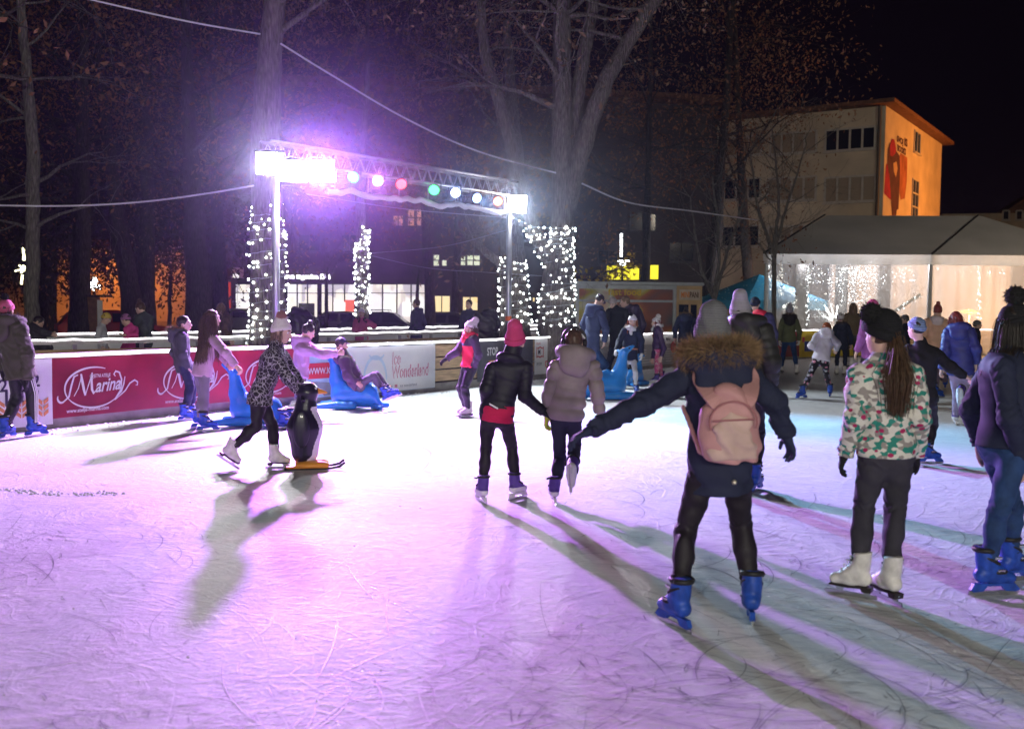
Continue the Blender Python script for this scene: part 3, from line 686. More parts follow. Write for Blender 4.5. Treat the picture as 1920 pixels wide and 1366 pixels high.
def tree(name, label, trunks, n_limb=10, limb=3.2, depth=2, lm=LEAF, per=5, lsize=.09, lspread=.3, sel=.8, bark=BARK, droop=.04, low=.45, group=None, up=.35, kids=3):
    """trunks: list of (points, radii) in world space; limbs sprout from their upper parts."""
    base = np.asarray(trunks[0][0][0], float); t = empty(name, base, label, "tree", group); g = MB(); bg = MB(); tips = []
    for pts, rad in trunks:
        W = wob(pts, 6, .012); R = list(np.interp(np.linspace(0, len(pts) - 1, len(W)), range(len(pts)), rad)); g.tube(W, R, 14, cap=False)
        for k in range(n_limb):
            i = int(len(W) * random.uniform(low, .98)); i = min(i, len(W) - 1); a = random.uniform(0, 6.283)
            grow(bg, W[i], unit(A(math.cos(a), math.sin(a), up + random.uniform(-.3, .5))), max(.02, R[i] * .35), limb * random.uniform(.6, 1.3), depth, tips, droop, kids=kids)
    g.build("trunk", bark, t, smooth=True)
    if bg.v: bg.build("branches", bark, t, smooth=True)
    if per: lg = MB(); leaves(lg, tips, per, lsize, lspread, sel); lg.build("crown", lm, t)
    return t
def T(*pp): return [J(*p) for p in pp]
def gnd(px, D): q = J(px, 600, D); return A(q[0], q[1], -.06)
# wrapped tree, left
DA = 19.0
tree("plane_tree", "thick violet lit tree with fairy lights round its trunk beside the left truss pole",
     [([gnd(505, DA)] + T((503, 560, DA), (501, 380, DA), (499, 230, DA), (508, 80, DA), (522, -60, DA), (530, -230, DA + .4)), [.42, .33, .30, .27, .22, .18, .1])], 8, 2.6, 2, per=2, sel=.35, low=.62, droop=.09)
# forked wrapped tree
DD = 23.0
tree("plane_tree", "big many stemmed tree with fairy lights behind the right truss pole",
     [([gnd(1045, DD)] + T((1044, 560, DD), (1055, 440, DD), (1055, 330, DD), (1054, 180, DD), (1055, 0, DD), (1056, -200, DD)), [.52, .40, .27, .25, .23, .20, .12]),
      (T((1036, 505, DD), (1005, 440, DD - .2), (965, 300, DD - .3), (932, 180, DD - .3), (906, 80, DD), (905, -60, DD), (920, -220, DD)), [.17, .15, .15, .14, .12, .10, .06]),
      (T((1058, 360, DD), (1075, 230, DD + .2), (1092, 120, DD + .3), (1112, 0, DD + .4), (1125, -150, DD + .5)), [.2, .17, .16, .14, .08]),
      (T((1060, 390, DD), (1088, 290, DD - .2), (1125, 180, DD - .3), (1170, 90, DD), (1228, 0, DD), (1280, -120, DD)), [.24, .21, .19, .17, .14, .08])], 9, 2.4, 2, per=5, sel=.8, lsize=.06, lspread=.26, low=.62, droop=.08)
DB = 28.0
tree("slim_tree", "slim tree wrapped in fairy lights in front of the lit shop", [([gnd(680, DB)] + T((679, 560, DB), (678, 470, DB), (676, 380, DB), (680, 280, DB), (690, 120, DB)), [.2, .17, .16, .13, .1, .05])], 8, 2.2, 2, per=3, sel=.5, droop=.08, low=.6)
DC = 26.0
tree("leaning_tree", "stout tree with rings of fairy lights directly behind the right pole",
     [([gnd(966, DC)] + T((965, 570, DC), (962, 500, DC), (960, 440, DC), (968, 330, DC + 1), (960, 200, DC + 1.5), (950, 40, DC + 2)), [.45, .38, .34, .3, .24, .18, .1]), (T((952, 505, DC), (930, 488, DC), (900, 462, DC), (860, 430, DC + .5)), [.14, .11, .09, .04])], 7, 3, 2, per=5, sel=.8, low=.6)
# pale trunk at the left
DE = 23.5
tree("pale_trunk_tree", "tall slender grey barked tree near the left edge of the picture",
     [([gnd(60, DE)] + T((60, 560, DE), (62, 430, DE), (62, 300, DE), (52, 150, DE), (40, 30, DE), (32, -120, DE)), [.2, .165, .155, .15, .12, .1, .06])], 11, 2.0, 2, lm=LEAF2, per=4, sel=.35, lsize=.085, bark=BARKG, droop=.06, low=.3)
tree("leafy_tree", "tree just outside the left edge dangling rusty leaves into the top corner", [([gnd(-110, 21)] + T((-105, 300, 21), (-100, 0, 21), (-90, -250, 21)), [.3, .24, .18, .1])], 16, 3.2, 2, lm=LEAF2, per=6, sel=.8, low=.45)
# dark park trees behind
for i, (px, D, lean, r, lab, lm) in enumerate((
        (150, 33, 4, .34, "dark tree trunk left of the small sparkling tree", LEAF2), (246, 36, -34, .36, "dark leaning trunk in front of the orange lit wall", LEAF2), (274, 37, 2, .33, "dark upright trunk beside the leaning one", LEAF2),
        (372, 32, -12, .40, "dark tree between the orange wall and the shop", LEAF), (415, 40, -10, .30, "dark tree behind the left wrapped trunk", LEAF), (673, 36, 8, .17, "dark tree behind the violet floodlight", LEAF),
        (806, 42, -12, .22, "dark tree rising behind the middle of the truss", LEAF), (855, 44, 6, .2, "dark tree behind the green stage lamp", LEAF), (1209, 37, 6, .17, "dark trunk right of the yellow sign", LEAF2), (1330, 41, 20, .3, "dark rusty leaved tree before the beige building", LEAF2), (1405, 45, -14, .26, "rusty tree hiding the left wing of the beige building", LEAF2))):
    x0 = px
    tree("park_tree", lab, [([gnd(x0, D)] + T((x0, 560, D), (x0 + lean * .6, 440, D), (x0 + lean, 330, D), (x0 + lean * 1.6, 180, D), (x0 + lean * 2, 20, D), (x0 + lean * 2.2, -160, D)), [r * 1.3, r, r * .85, r * .7, r * .5, r * .35, .04])],
         15, 4.2, 2, lm=lm, per=13, lsize=.085, lspread=.36, sel=.95, bark=BARKD, low=.42, droop=.03, group="dark park trees behind the rink", kids=4)
# low hanging dark crowns that cut the orange wall into patches
LEAFD = mat("dark_hanging_leaf", (.05, .035, .025), .85, vary=.4)
for px, D, sp_, lab in ((88, 40, 1.0, "dark drooping tree between the grey trunk and the notice stand"), (262, 41, .9, "dark drooping tree behind the leaning trunk"), (395, 42, 1.3, "dark drooping tree at the right end of the orange wall"), (-30, 38, 1.2, "dark drooping tree at the left picture edge")):
    tree("drooping_tree", lab, [([gnd(px, D)] + T((px, 560, D), (px + 4, 480, D), (px + 2, 400, D), (px, 320, D)), [.42, .36, .32, .24, .12])], 26, 2.3, 2, lm=LEAFD, per=8, lsize=.12, lspread=.26, sel=.8, bark=BARKD, droop=.16, low=.5, up=.25, kids=4, group="dark drooping trees before the orange wall")
# bare saplings
for px, D, py, lab in ((318, 38, 555, "small bare tree against the orange wall"), (612, 40, 540, "small bare forked tree in front of the shop windows"), (783, 41, 540, "thin bare sapling at the right end of the shop"), (1340, 31, 560, "bare multi stemmed tree beside the teal canopy"), (1452, 33, 470, "pale bare twiggy tree behind the left end of the party tent")):
    big = px > 1300; b = gnd(px, D)
    tr = [([b] + T((px, py, D), (px + 3, py - 40, D)), [.09, .07, .05])]
    if big: tr += [(T((px, py + 5, D), (px - 28, py - 70, D), (px - 45, py - 190, D)), [.06, .05, .02]), (T((px, py, D), (px + 25, py - 90, D), (px + 60, py - 200, D)), [.06, .045, .02]), (T((px, py, D), (px + 8, py - 110, D), (px - 5, py - 230, D)), [.06, .045, .02])]
    tree("bare_sapling", lab, tr, 8 if big else 7, 1.5, 2, per=0, bark=BARKG if big else BARKD, low=.35 if big else .55, up=.7, droop=-.02, group="bare young trees")
# yellow leaves near the sign
b = gnd(1098, 39); tree("yellow_bush", "branch of bright yellow leaves beside the yellow sign", [([b] + T((1100, 560, 39), (1112, 525, 39), (1128, 512, 39)), [.06, .05, .04, .02]), (T((1108, 530, 39), (1085, 520, 39), (1075, 521, 39)), [.04, .03, .01]), (T((1126, 512, 39), (1160, 505, 38.8), (1196, 500, 38.7)), [.03, .025, .01])], 5, .6, 1, lm=LEAFY, per=6, lsize=.12, lspread=.14, sel=.75, low=.35, bark=BARKD)

# ================================================================= FAIRY LIGHTS
def m_bulb(): return mat("fairy_bulb", (.9, .9, .9), .4, vary=0, emit=(.93, 1, .97), es=14, sample=False)
BULB = m_bulb(); WIRE = mat("fairy_wire", (.5, .55, .55), .5, vary=0, emit=(.55, .65, .65), es=.12, sample=False)
_bm = MB().ball((0, 0, 0), 1, 8, 6).mesh("bulb", BULB, True)
def fairy(label, wire_pts, spots, r, wr=.004, cat="fairy lights", wm=WIRE):
    t = empty("fairy_lights", wire_pts[0][0], label, cat); L = world_loc(t)
    g = MB()
    for w in wire_pts: g.tube(w, wr, 4)
    g.build("wire", wm, t)
    near = sorted(spots, key=lambda p: p[1] if p[1] == p[1] else 0)
    for p in near[:95]:
        o = link("bulb", _bm, t); o.location = tuple(p - L); o.scale = (r * random.choice([.55, .8, 1, 1.3]) * random.uniform(.85, 1.15),) * 3
    rest = near[95:]
    if rest:
        g = MB()
        for p in rest: g.ball(p, r, 6, 4)
        o = g.build("bulbs", BULB, t, smooth=True); o["kind"] = "stuff"
def wrap(axis, rad, turns, per, jit=.06):
    """helix round a trunk axis; axis: list of points bottom->top; rad: list of radii"""
    n = int(turns * 26); W = []; sp = []
    for i in range(n + 1):
        t = i / n * (len(axis) - 1); k = min(int(t), len(axis) - 2); f = t - k
        c = axis[k] * (1 - f) + axis[k + 1] * f; r = rad[k] * (1 - f) + rad[k + 1] * f; a = 2 * math.pi * turns * i / n + 1.0
        W.append(c + A(math.cos(a) * r, math.sin(a) * r, random.uniform(-.012, .012)))
    m = int(turns * per)
    for j in range(m):
        i = min(n, max(0, int(j / m * n + random.uniform(-1.4, 1.4)))); sp.append(W[i] + A(*(rng.normal(0, jit, 3) * A(.2, .2, 1))))
    return W, sp
ax = T((504, 640, DA), (503, 560, DA), (501, 440, DA), (500, 372, DA)); W, S = wrap(ax, [.40, .37, .34, .24], 15, 15, .07)
fairy("white fairy lights wound round the thick trunk beside the left pole", [W], S, .018)
ax = T((680, 590, DB), (679, 540, DB), (678, 470, DB), (684, 436, DB)); W, S = wrap(ax, [.22, .21, .20, .14], 11, 12, .07)
W2, S2 = wrap(ax, [.24, .22, .2, .14], 5, 10, .1); fairy("white fairy lights wound round the slim tree before the shop", [W, W2], S + S2, .022)
ax = T((966, 612, DC), (964, 560, DC), (961, 500, DC), (960, 482, DC)); W, S = wrap(ax, [.46, .42, .38, .30], 12, 13, .03)
fairy("white fairy lights ringing the stout trunk behind the right pole", [W], S, .018)
ax = T((1044, 628, DD), (1044, 560, DD), (1052, 480, DD), (1055, 425, DD)); W, S = wrap(ax, [.44, .43, .31, .28], 17, 15, .06)
W2, S2 = wrap(ax, [.45, .44, .32, .29], 4, 10, .12); ax = T((1034, 500, DD), (1012, 458, DD - .15), (992, 424, DD - .25)); W3, S3 = wrap(ax, [.20, .19, .18], 6, 9, .04)
W4 = T((962, 408, DD), (1000, 425, DD - .4), (1032, 428, DD - .4)); S4 = [W4[0] * (1 - f) + W4[2] * f + A(0, 0, -.05 * math.sin(f * 3.14)) for f in np.linspace(0, 1, 7)]
fairy("white fairy lights covering the forked tree and its left limb", [W, W2, W3, W4], S + S2 + S3 + S4, .017)
# small light ornaments
def ornament(name, label, bars, D, emit_key, col, es, cat, pole=None):
    p0 = J(bars[0][0], bars[0][1], D); t = empty(name, p0, label, cat)
    for (x0, y0, x1, y1, r) in bars: MB().tube([J(x0, y0, D), J(x1, y1, D)], r, 8).build("light_bar", mat(emit_key, (.9, .9, .9), .4, vary=0, emit=col, es=es, sample=False), t)
    if pole: q = J(pole[0], pole[1], D + .1); MB().tube([A(q[0], q[1], 0), q], .05, 8).build("pole", BARKD, t)
ornament("light_ornament", "tall white light bar with a crown shaped lamp above the yellow sign", [(1165, 438, 1165, 481, .045), (1160, 488, 1165, 500, .02), (1176, 488, 1168, 500, .02), (1158, 489, 1181, 489, .02), (1167, 489, 1167, 500, .02)], 41, "orn_white", (.95, 1, 1), 8, "street ornament", (1167, 500))
ornament("light_ornament", "yellowish star shaped street ornament left of the grey trunk", [(44, 464, 45, 488, .05), (28, 508, 48, 503, .03), (36, 497, 46, 508, .03), (42, 515, 40, 533, .04), (44, 497, 40, 512, .04), (48, 500, 40, 506, .04)], 36, "orn_yellow", (1, .95, .55), 4, "street ornament", (50, 534))
sp = [J(178 + random.uniform(-1, 1) * (y - 515) * .42, y, 38) for y in [random.uniform(521, 545) for _ in range(46)]]
fairy("small sparkling christmas tree of white lights left of the leaning trunk", [[J(178, 519, 38), J(178, 560, 38)]], sp, .02, .03, "christmas tree", BARKD)
# ================================================================= BUILDINGS
def wallmat(key, c, **k): return mat(key, c, .9, vary=k.pop("vary", .18), vs=k.pop("vs", .8), bump=.2, bs=20, **k)
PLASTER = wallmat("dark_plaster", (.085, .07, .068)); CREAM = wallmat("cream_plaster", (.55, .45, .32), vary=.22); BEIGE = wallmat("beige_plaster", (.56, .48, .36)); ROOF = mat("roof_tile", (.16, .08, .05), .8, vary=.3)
GLASSD = mat("dark_glass", (.015, .018, .03), .12, vary=0, spec=.6); FRAMEW = mat("window_frame", (.5, .47, .42), .6, vary=.1); FRAMED = mat("dark_frame", (.06, .055, .06), .5, vary=.1)
SHUT = mat("roller_shutter", (.33, .27, .20), .7, vary=.15, bump=.5, bs=1, stretch=(.2, .2, 30))
def lit(key, stops, es, sc=(1.2, 1.2, .5), seed=0):
    def bld(m, nt, b, src):
        mp = nodes(nt, "ShaderNodeMapping"); mp.inputs["Scale"].default_value = sc; mp.inputs["Location"].default_value = (seed, seed * 2.3, seed); nt.links.new(src, mp.inputs[0])
        v = nodes(nt, "ShaderNodeTexVoronoi", i_Scale=1.6); v.distance = 'CHEBYCHEV'; nt.links.new(mp.outputs[0], v.inputs["Vector"])
        s = nodes(nt, "ShaderNodeSeparateXYZ"); nt.links.new(v.outputs["Color"], s.inputs[0])
        c = ramp(nt, s.outputs[0], stops, True); nt.links.new(c, b.inputs["Emission Color"]); b.inputs["Emission Strength"].default_value = es; b.inputs["Base Color"].default_value = (.3, .3, .3, 1)
        m.cycles.emission_sampling = 'NONE'
    return mat(key, (.3, .3, .3), .5, vary=0, build=bld)
SHOPIN = lit("lit_shop_interior", [(0, (1, .92, .80)), (.3, (.95, .9, .92)), (.5, (.75, .66, .62)), (.66, (1, .97, .95)), (.85, (.55, .50, .55))], 1.0)
WINW = lit("lit_window_warm", [(0, (1, .80, .42)), (.5, (1, .72, .30)), (.8, (.75, .5, .2))], 1.0, (1, 1, 1)); WINC = lit("lit_window_pale", [(0, (.85, .9, .65)), (.6, (.75, .8, .55))], .9, (1, 1, 1))
WINO = lit("lit_window_orange", [(0, (.9, .42, .12)), (.5, (.35, .14, .06)), (.75, (.7, .32, .1))], .55, (2, 2, 2))
class Facade:
    """a wall plane between two plan points, addressed by photo pixels"""
    def __init__(s, a, b):
        s.a = np.append(np.asarray(a, float)[:2], 0); s.b = np.append(np.asarray(b, float)[:2], 0); s.d = unit(s.b - s.a); s.n = A(s.d[1], -s.d[0], 0)
    def pt(s, px, py):
        v = ray(px, py); t = np.dot(s.a - EYE, s.n) / np.dot(v, s.n); return EYE + v * t
    def uz(s, px, py): p = s.pt(px, py); return np.dot(p - s.a, s.d), p[2]
    def slab(s, g, u0, u1, z0, z1, n0, n1):
        c = s.a + s.d * (u0 + u1) / 2 + s.n * (n0 + n1) / 2 + ZZ * (z0 + z1) / 2; g.box(c, (abs(u1 - u0), abs(n1 - n0), abs(z1 - z0)), (s.d, s.n, ZZ)); return g
    def window(s, par, x0, y0, x1, y1, pane, fm, cols=2, rows=1, fw=.06, sill=True, name="window"):
        (u0, za), (u1, zb) = s.uz(x0, (y0 + y1) / 2), s.uz(x1, (y0 + y1) / 2); xm = (x0 + x1) / 2; z1 = s.uz(xm, y0)[1]; z0 = s.uz(xm, y1)[1]; g = MB()
        for i in range(cols + 1): u = u0 + (u1 - u0) * i / cols; s.slab(g, u - fw / 2, u + fw / 2, z0, z1, .012, .07)
        for j in range(rows + 1): z = z0 + (z1 - z0) * j / rows; s.slab(g, u0, u1, z - fw / 2, z + fw / 2, .012, .062)
        if sill: s.slab(g, u0 - .1, u1 + .1, z0 - .10, z0 - .032, .0, .14)
        w = g.build(name, fm, par); q = s.slab(MB(), u0, u1, z0, z1, .004, .016); q.build("pane", pane, w); return w
# --- dark block with the shop, far side of the park
fa = Facade(J(395, 580, 50), J(1338, 580, 54.5)); W = fa.uz(1338, 580)[0]
t = empty("shop_building", fa.a + fa.d * W / 2, "long dark building behind the trees with a brightly lit shop front", "building")
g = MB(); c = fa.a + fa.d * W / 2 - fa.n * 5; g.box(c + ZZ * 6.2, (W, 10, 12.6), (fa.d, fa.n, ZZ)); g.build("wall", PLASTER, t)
g = MB(); g.box(c + ZZ * 12.8, (W + 1.2, 11.2, .35), (fa.d, fa.n, ZZ)); g.build("roof", ROOF, t)
u0, z1 = fa.uz(438, 529); u1, z0 = fa.uz(798, 613); g = MB(); fa.slab(g, u0 - .3, u1 + .2, z1, z1 + .22, 0, .35); g.build("canopy", PLASTER, t)
for x0, x1, cols in ((441, 480, 1), (538, 596, 3), (602, 668, 3), (690, 744, 2), (744, 797, 2)): fa.window(t, x0, 532, x1, 612, SHOPIN, FRAMED, cols, 1, .07, False, "shop_window")
for x0, x1 in ((441, 480), (538, 596), (602, 668), (690, 744), (744, 797)):
    a, zz = fa.uz(x0, 549); b, _ = fa.uz(x1, 549); fa.slab(MB(), a, b, zz - .02, zz + .02, .02, .085).build("transom", FRAMED, t)
a, z1 = fa.uz(560, 568); b, z0 = fa.uz(590, 613); fa.slab(MB(), a, b, z0, z1, .015, .1).build("door", GLASSD, t)
POST = mat("poster_red", (.6, .1, .08), .5, vary=0, emit=(1, .18, .12), es=.8, sample=False); POSW = mat("poster_white", (.8, .8, .8), .5, vary=0, emit=(1, .97, .95), es=1.3, sample=False)
for x0, y0, x1, y1, m in ((646, 562, 676, 600, POST), (626, 566, 648, 590, POSW), (722, 566, 740, 592, POSW), (755, 567, 770, 592, POSW)):
    a, z1 = fa.uz(x0, y0); b, z0 = fa.uz(x1, y1); fa.slab(MB(), a, b, z0, z1, .09, .11).build("poster", m, t)
a, zz = fa.uz(529, 525); b, _ = fa.uz(619, 525); zt = fa.uz(575, 514)[1]
V, Fc, ext = text_geo("nova trgovina DM", 0, .035, 1)
g = MB(); g.add([fa.a + fa.d * (a + v[0] * (b - a) / ext[0]) + fa.n * .38 + ZZ * (zz + v[1] * (zt - zz) / ext[1]) for v in V], Fc); g.build("sign_lettering", mat("sign_letters", (.9, .9, .9), .5, vary=0, emit=(1, .97, 1), es=4, sample=False), t)
a, z1 = fa.uz(436, 502); b, z0 = fa.uz(458, 522); fa.slab(MB(), a, b, z0, z1, .3, .5).build("sign_box", mat("sign_box", (.6, .55, .5), .5), t); a, z1 = fa.uz(439, 514); b, z0 = fa.uz(450, 521); fa.slab(MB(), a, b, z0, z1, .5, .52).build("sign_light", POSW, t)
for a in ((812, 477, 824, 499, WINC, 1, 2), (828, 487, 838, 499, WINC, 1, 1), (862, 480, 873, 498, WINC, 1, 2), (875, 478, 900, 498, WINC, 2, 2), (812, 554, 844, 585, WINW, 2, 1), (867, 556, 896, 582, WINW, 2, 1), (764, 392, 777, 424, WINO, 1, 2), (781, 392, 795, 424, WINO, 1, 2), (737, 404, 756, 424, WINO, 2, 1), (1012, 562, 1024, 595, WINW, 1, 1), (998, 557, 1003, 566, WINW, 1, 1), (1122, 470, 1160, 495, GLASSD, 2, 1), (1255, 455, 1300, 490, GLASSD, 2, 1), (940, 420, 985, 450, GLASSD, 2, 1), (1180, 400, 1230, 432, GLASSD, 2, 1), (560, 440, 600, 470, GLASSD, 2, 1), (640, 440, 670, 470, GLASSD, 2, 1), (460, 440, 500, 470, GLASSD, 2, 1)):
    fa.window(t, *a[:4], a[4], FRAMED, a[5], a[6], .05)
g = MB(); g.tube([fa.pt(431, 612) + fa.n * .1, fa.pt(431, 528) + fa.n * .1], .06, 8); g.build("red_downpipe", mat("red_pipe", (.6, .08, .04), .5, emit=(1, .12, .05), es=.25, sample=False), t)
# --- orange lit wall at the left
fo = Facade(J(-140, 580, 52), J(392, 580, 50)); W = fo.uz(392, 580)[0]
t = empty("lit_wall_building", fo.a + fo.d * W / 2, "building with a wall glowing orange behind the dark trunks on the left", "building")
c = fo.a + fo.d * W / 2 - fo.n * 4; MB().box(c + ZZ * 2.2, (W, 8, 4.6), (fo.d, fo.n, ZZ)).build("wall", CREAM, t); MB().box(c + ZZ * 4.6, (W + .8, 8.8, .25), (fo.d, fo.n, ZZ)).build("roof", ROOF, t)
MB().box(fo.a + fo.d * W / 2 + fo.n * .06 + ZZ * .35, (W, .1, .7), (fo.d, fo.n, ZZ)).build("plinth", mat("plinth", (.3, .24, .18), .9), t)
p = J(150, 480, 47); t = empty("assumed_street_lamp", A(p[0], p[1], 0), "assumed sodium street lamp mostly hidden by a dark trunk", "street lamp"); MB().tube([A(p[0], p[1], 0), A(p[0], p[1], 5.2), A(p[0] + .2, p[1] + .2, 5.5)], .06, 8).build("pole", STEEL, t); MB().bbox(A(p[0] + .3, p[1] + .3, 5.5), (.25, .5, .12), b=.03).build("lamp_head", mat("lamp_head", (.2, .2, .2), .5), t)
add_light("assumed_street_lamp_light", 'SPOT', (p[0] + .3, p[1] + .3, 5.3), (p[0] + 3.5, p[1] + 6, 1.5), 1500, (1, .30, .05), .2, 165, .5)  # assumed lamp, inferred from the orange light on the wall
# --- beige building at the right
def corner_uz(px, py, D): return J(px, py, D)
C0 = J(1655, 400, 50); fl = Facade(A(9.3, 55.9), C0); fr = Facade(C0, A(C0[0] + 7.4 * 1.04, C0[1] + 11 * 1.04)); WL = np.linalg.norm(fl.b - fl.a); WR = np.linalg.norm(fr.b - fr.a); Hb = J(1655, 198, 50)[2]
t = empty("beige_building", (fl.a + fl.b) / 2, "three storey beige building with one side lit orange and painted with a mural", "building")
P4 = [fl.a, fl.b, fr.b, fl.a + (fr.b - fr.a)]; g = MB(); g.add([p for p in P4] + [p + ZZ * Hb for p in P4], [(0, 1, 5, 4), (1, 2, 6, 5), (2, 3, 7, 6), (3, 0, 4, 7)]); g.build("wall", BEIGE, t)
cc = sum(P4) / 4; Q = [cc + (p - cc) * 1.0 + unit(p - cc) * .9 for p in P4]; g = MB(); ap = [Q[0] * .5 + Q[3] * .5 + unit(Q[1] - Q[0]) * 6, Q[1] * .5 + Q[2] * .5 - unit(Q[1] - Q[0]) * 6]
g.add([q + ZZ * (Hb + .02) for q in Q] + [q + ZZ * (Hb + .22) for q in Q] + [a + ZZ * (Hb + 1.6) for a in ap], [(3, 2, 1, 0), (0, 1, 5, 4), (1, 2, 6, 5), (2, 3, 7, 6), (3, 0, 4, 7), (4, 5, 9, 8), (5, 6, 9), (6, 7, 8, 9), (7, 4, 8)]); g.build("roof", ROOF, t)
for x0, y0, x1, y1, m in ((1548, 241, 1641, 281, GLASSD), (1445, 249, 1531, 287, SHUT), (1547, 331, 1641, 378, SHUT), (1440, 333, 1530, 376, SHUT), (1340, 258, 1428, 292, SHUT), (1336, 336, 1426, 374, GLASSD), (1546, 424, 1641, 470, GLASSD), (1440, 424, 1530, 466, SHUT), (1332, 424, 1424, 462, GLASSD)):
    fl.window(t, x0, y0, x1, y1, m, FRAMEW, 4, 1, .10)
for x0, y0, x1, y1, r in ((1713, 247, 1724, 287, 1), (1709, 337, 1720, 414, 3)): fr.window(t, x0, y0, x1, y1, GLASSD, FRAMEW, 2, r, .08)
g = MB(); g.tube([fl.b + fl.n * .12 - fl.d * .25, fl.b + fl.n * .12 - fl.d * .25 + ZZ * Hb], .09, 8); g.build("downpipe", mat("downpipe", (.12, .10, .08), .6), t)
MUR, MUR2, MUR3 = mat("mural_dark", (.09, .035, .04), .9, vary=.3, vs=2), mat("mural_crimson", (.32, .02, .06), .9, vary=.3, vs=2), mat("mural_rust", (.36, .12, .06), .9, vary=.4, vs=1.5)
def mural(name, pts, m, off): g = MB(); g.add([fr.pt(x, y) + fr.n * off for x, y in pts], [tuple(range(len(pts)))]); g.build(name, m, t)
mural("mural_field", [(1688, 287), (1701, 296), (1700, 340), (1696, 372), (1688, 375), (1684, 340), (1684, 300)], MUR3, .012)
mural("mural_cape", [(1661, 308), (1666, 306), (1668, 345), (1672, 376), (1664, 370), (1657, 362)], MUR2, .016)
mural("mural_figure", [(1664, 280), (1668, 268), (1676, 268), (1680, 284), (1686, 292), (1687, 315), (1686, 345), (1684, 392), (1681, 393), (1679, 408), (1672, 406), (1670, 372), (1667, 330), (1663, 306)], MUR, .020)
mural("mural_hat", [(1668, 274), (1671, 260), (1676, 262), (1679, 276), (1679, 286), (1673, 294), (1668, 292)], MUR2, .026)
mural("mural_highlight", [(1674, 306), (1680, 303), (1682, 316), (1679, 333), (1675, 322)], mat("mural_ochre", (.5, .33, .2), .9), .026)
for body, x0, y0, x1, hz in (("SVOJ", 1681, 269, 1693, .42), ("IS", 1695, 273, 1701, .42), ("BOOKS", 1682, 283, 1698, .34)):
    V, Fc, ext = text_geo(body, 0, .04, 1); a = fr.pt(x0, y0); ua = fr.uz(x0, y0)[0]; ub = fr.uz(x1, y0)[0]; g = MB(); g.add([fr.a + fr.d * (ua + v[0] * (ub - ua) / ext[0]) + fr.n * .016 + ZZ * (a[2] + v[1] * hz / ext[1]) for v in V], Fc); g.build("mural_lettering", MUR, t)
p = fr.a + fr.n * 9 + fr.d * 7 + ZZ * 7.5; add_light("assumed_street_lamp_light", 'SPOT', p, fr.a + fr.d * 6.5 + ZZ * 7, 9000, (1, .32, .05), .3, 130, .4)  # assumed lamp, inferred from the orange light on the mural side
t = empty("assumed_street_lamp", A(p[0], p[1], 0), "assumed sodium street lamp hidden behind the party tent, lighting the mural wall", "street lamp"); MB().tube([A(p[0], p[1], 0), p + ZZ * .2], .08, 8).build("pole", STEEL, t); MB().bbox(p + ZZ * .25, (.3, .6, .14), b=.03).build("lamp_head", mat("lamp_head", (.2, .2, .2), .5), t)
p = A(24, 25, 9.5); t = empty("assumed_street_lamp", A(p[0], p[1], 0), "added street lamp beyond the right edge, brightening the beige building and tent roof", "street lamp"); MB().tube([A(p[0], p[1], 0), p + ZZ * .1], .09, 8).build("pole", STEEL, t); MB().bbox(p + ZZ * .15, (.4, .7, .14), b=.03).build("lamp_head", mat("lamp_head", (.2, .2, .2), .5), t)
add_light("assumed_street_lamp_light", 'SPOT', p - ZZ * .05, A(19, 44, 5), 3600, (1, .86, .66), .25, 84, .6)  # added unseen lamp, brightens the beige facade and the tent roof
# dim low house at the far right
fh = Facade(J(1762, 560, 72), J(1990, 560, 70)); t = empty("low_house", fh.a + fh.d * 4, "dim low house with a sloping roof behind the tent at the far right", "building")
za = fh.uz(1850, 400)[1]; WH = fh.uz(1990, 500)[0]; MB().box(fh.a + fh.d * WH / 2 - fh.n * 3 + ZZ * za / 2, (WH, 6, za), (fh.d, fh.n, ZZ)).build("wall", CREAM, t)
g = MB(); a = fh.a + fh.d * fh.uz(1880, 400)[0]; b = fh.a + fh.d * WH; z2 = fh.uz(1925, 376)[1]; g.add([a + ZZ * za, b + ZZ * za, (a + b) / 2 + ZZ * (z2 + .6), a - fh.n * 6 + ZZ * za, b - fh.n * 6 + ZZ * za, (a + b) / 2 - fh.n * 6 + ZZ * (z2 + .6)], [(0, 1, 2), (3, 5, 4), (0, 2, 5, 3), (1, 4, 5, 2)]); g.build("roof", ROOF, t)
for px in (1880, 1905): fh.window(t, px, 395, px + 12, 412, GLASSD, FRAMEW, 1, 1, .1)

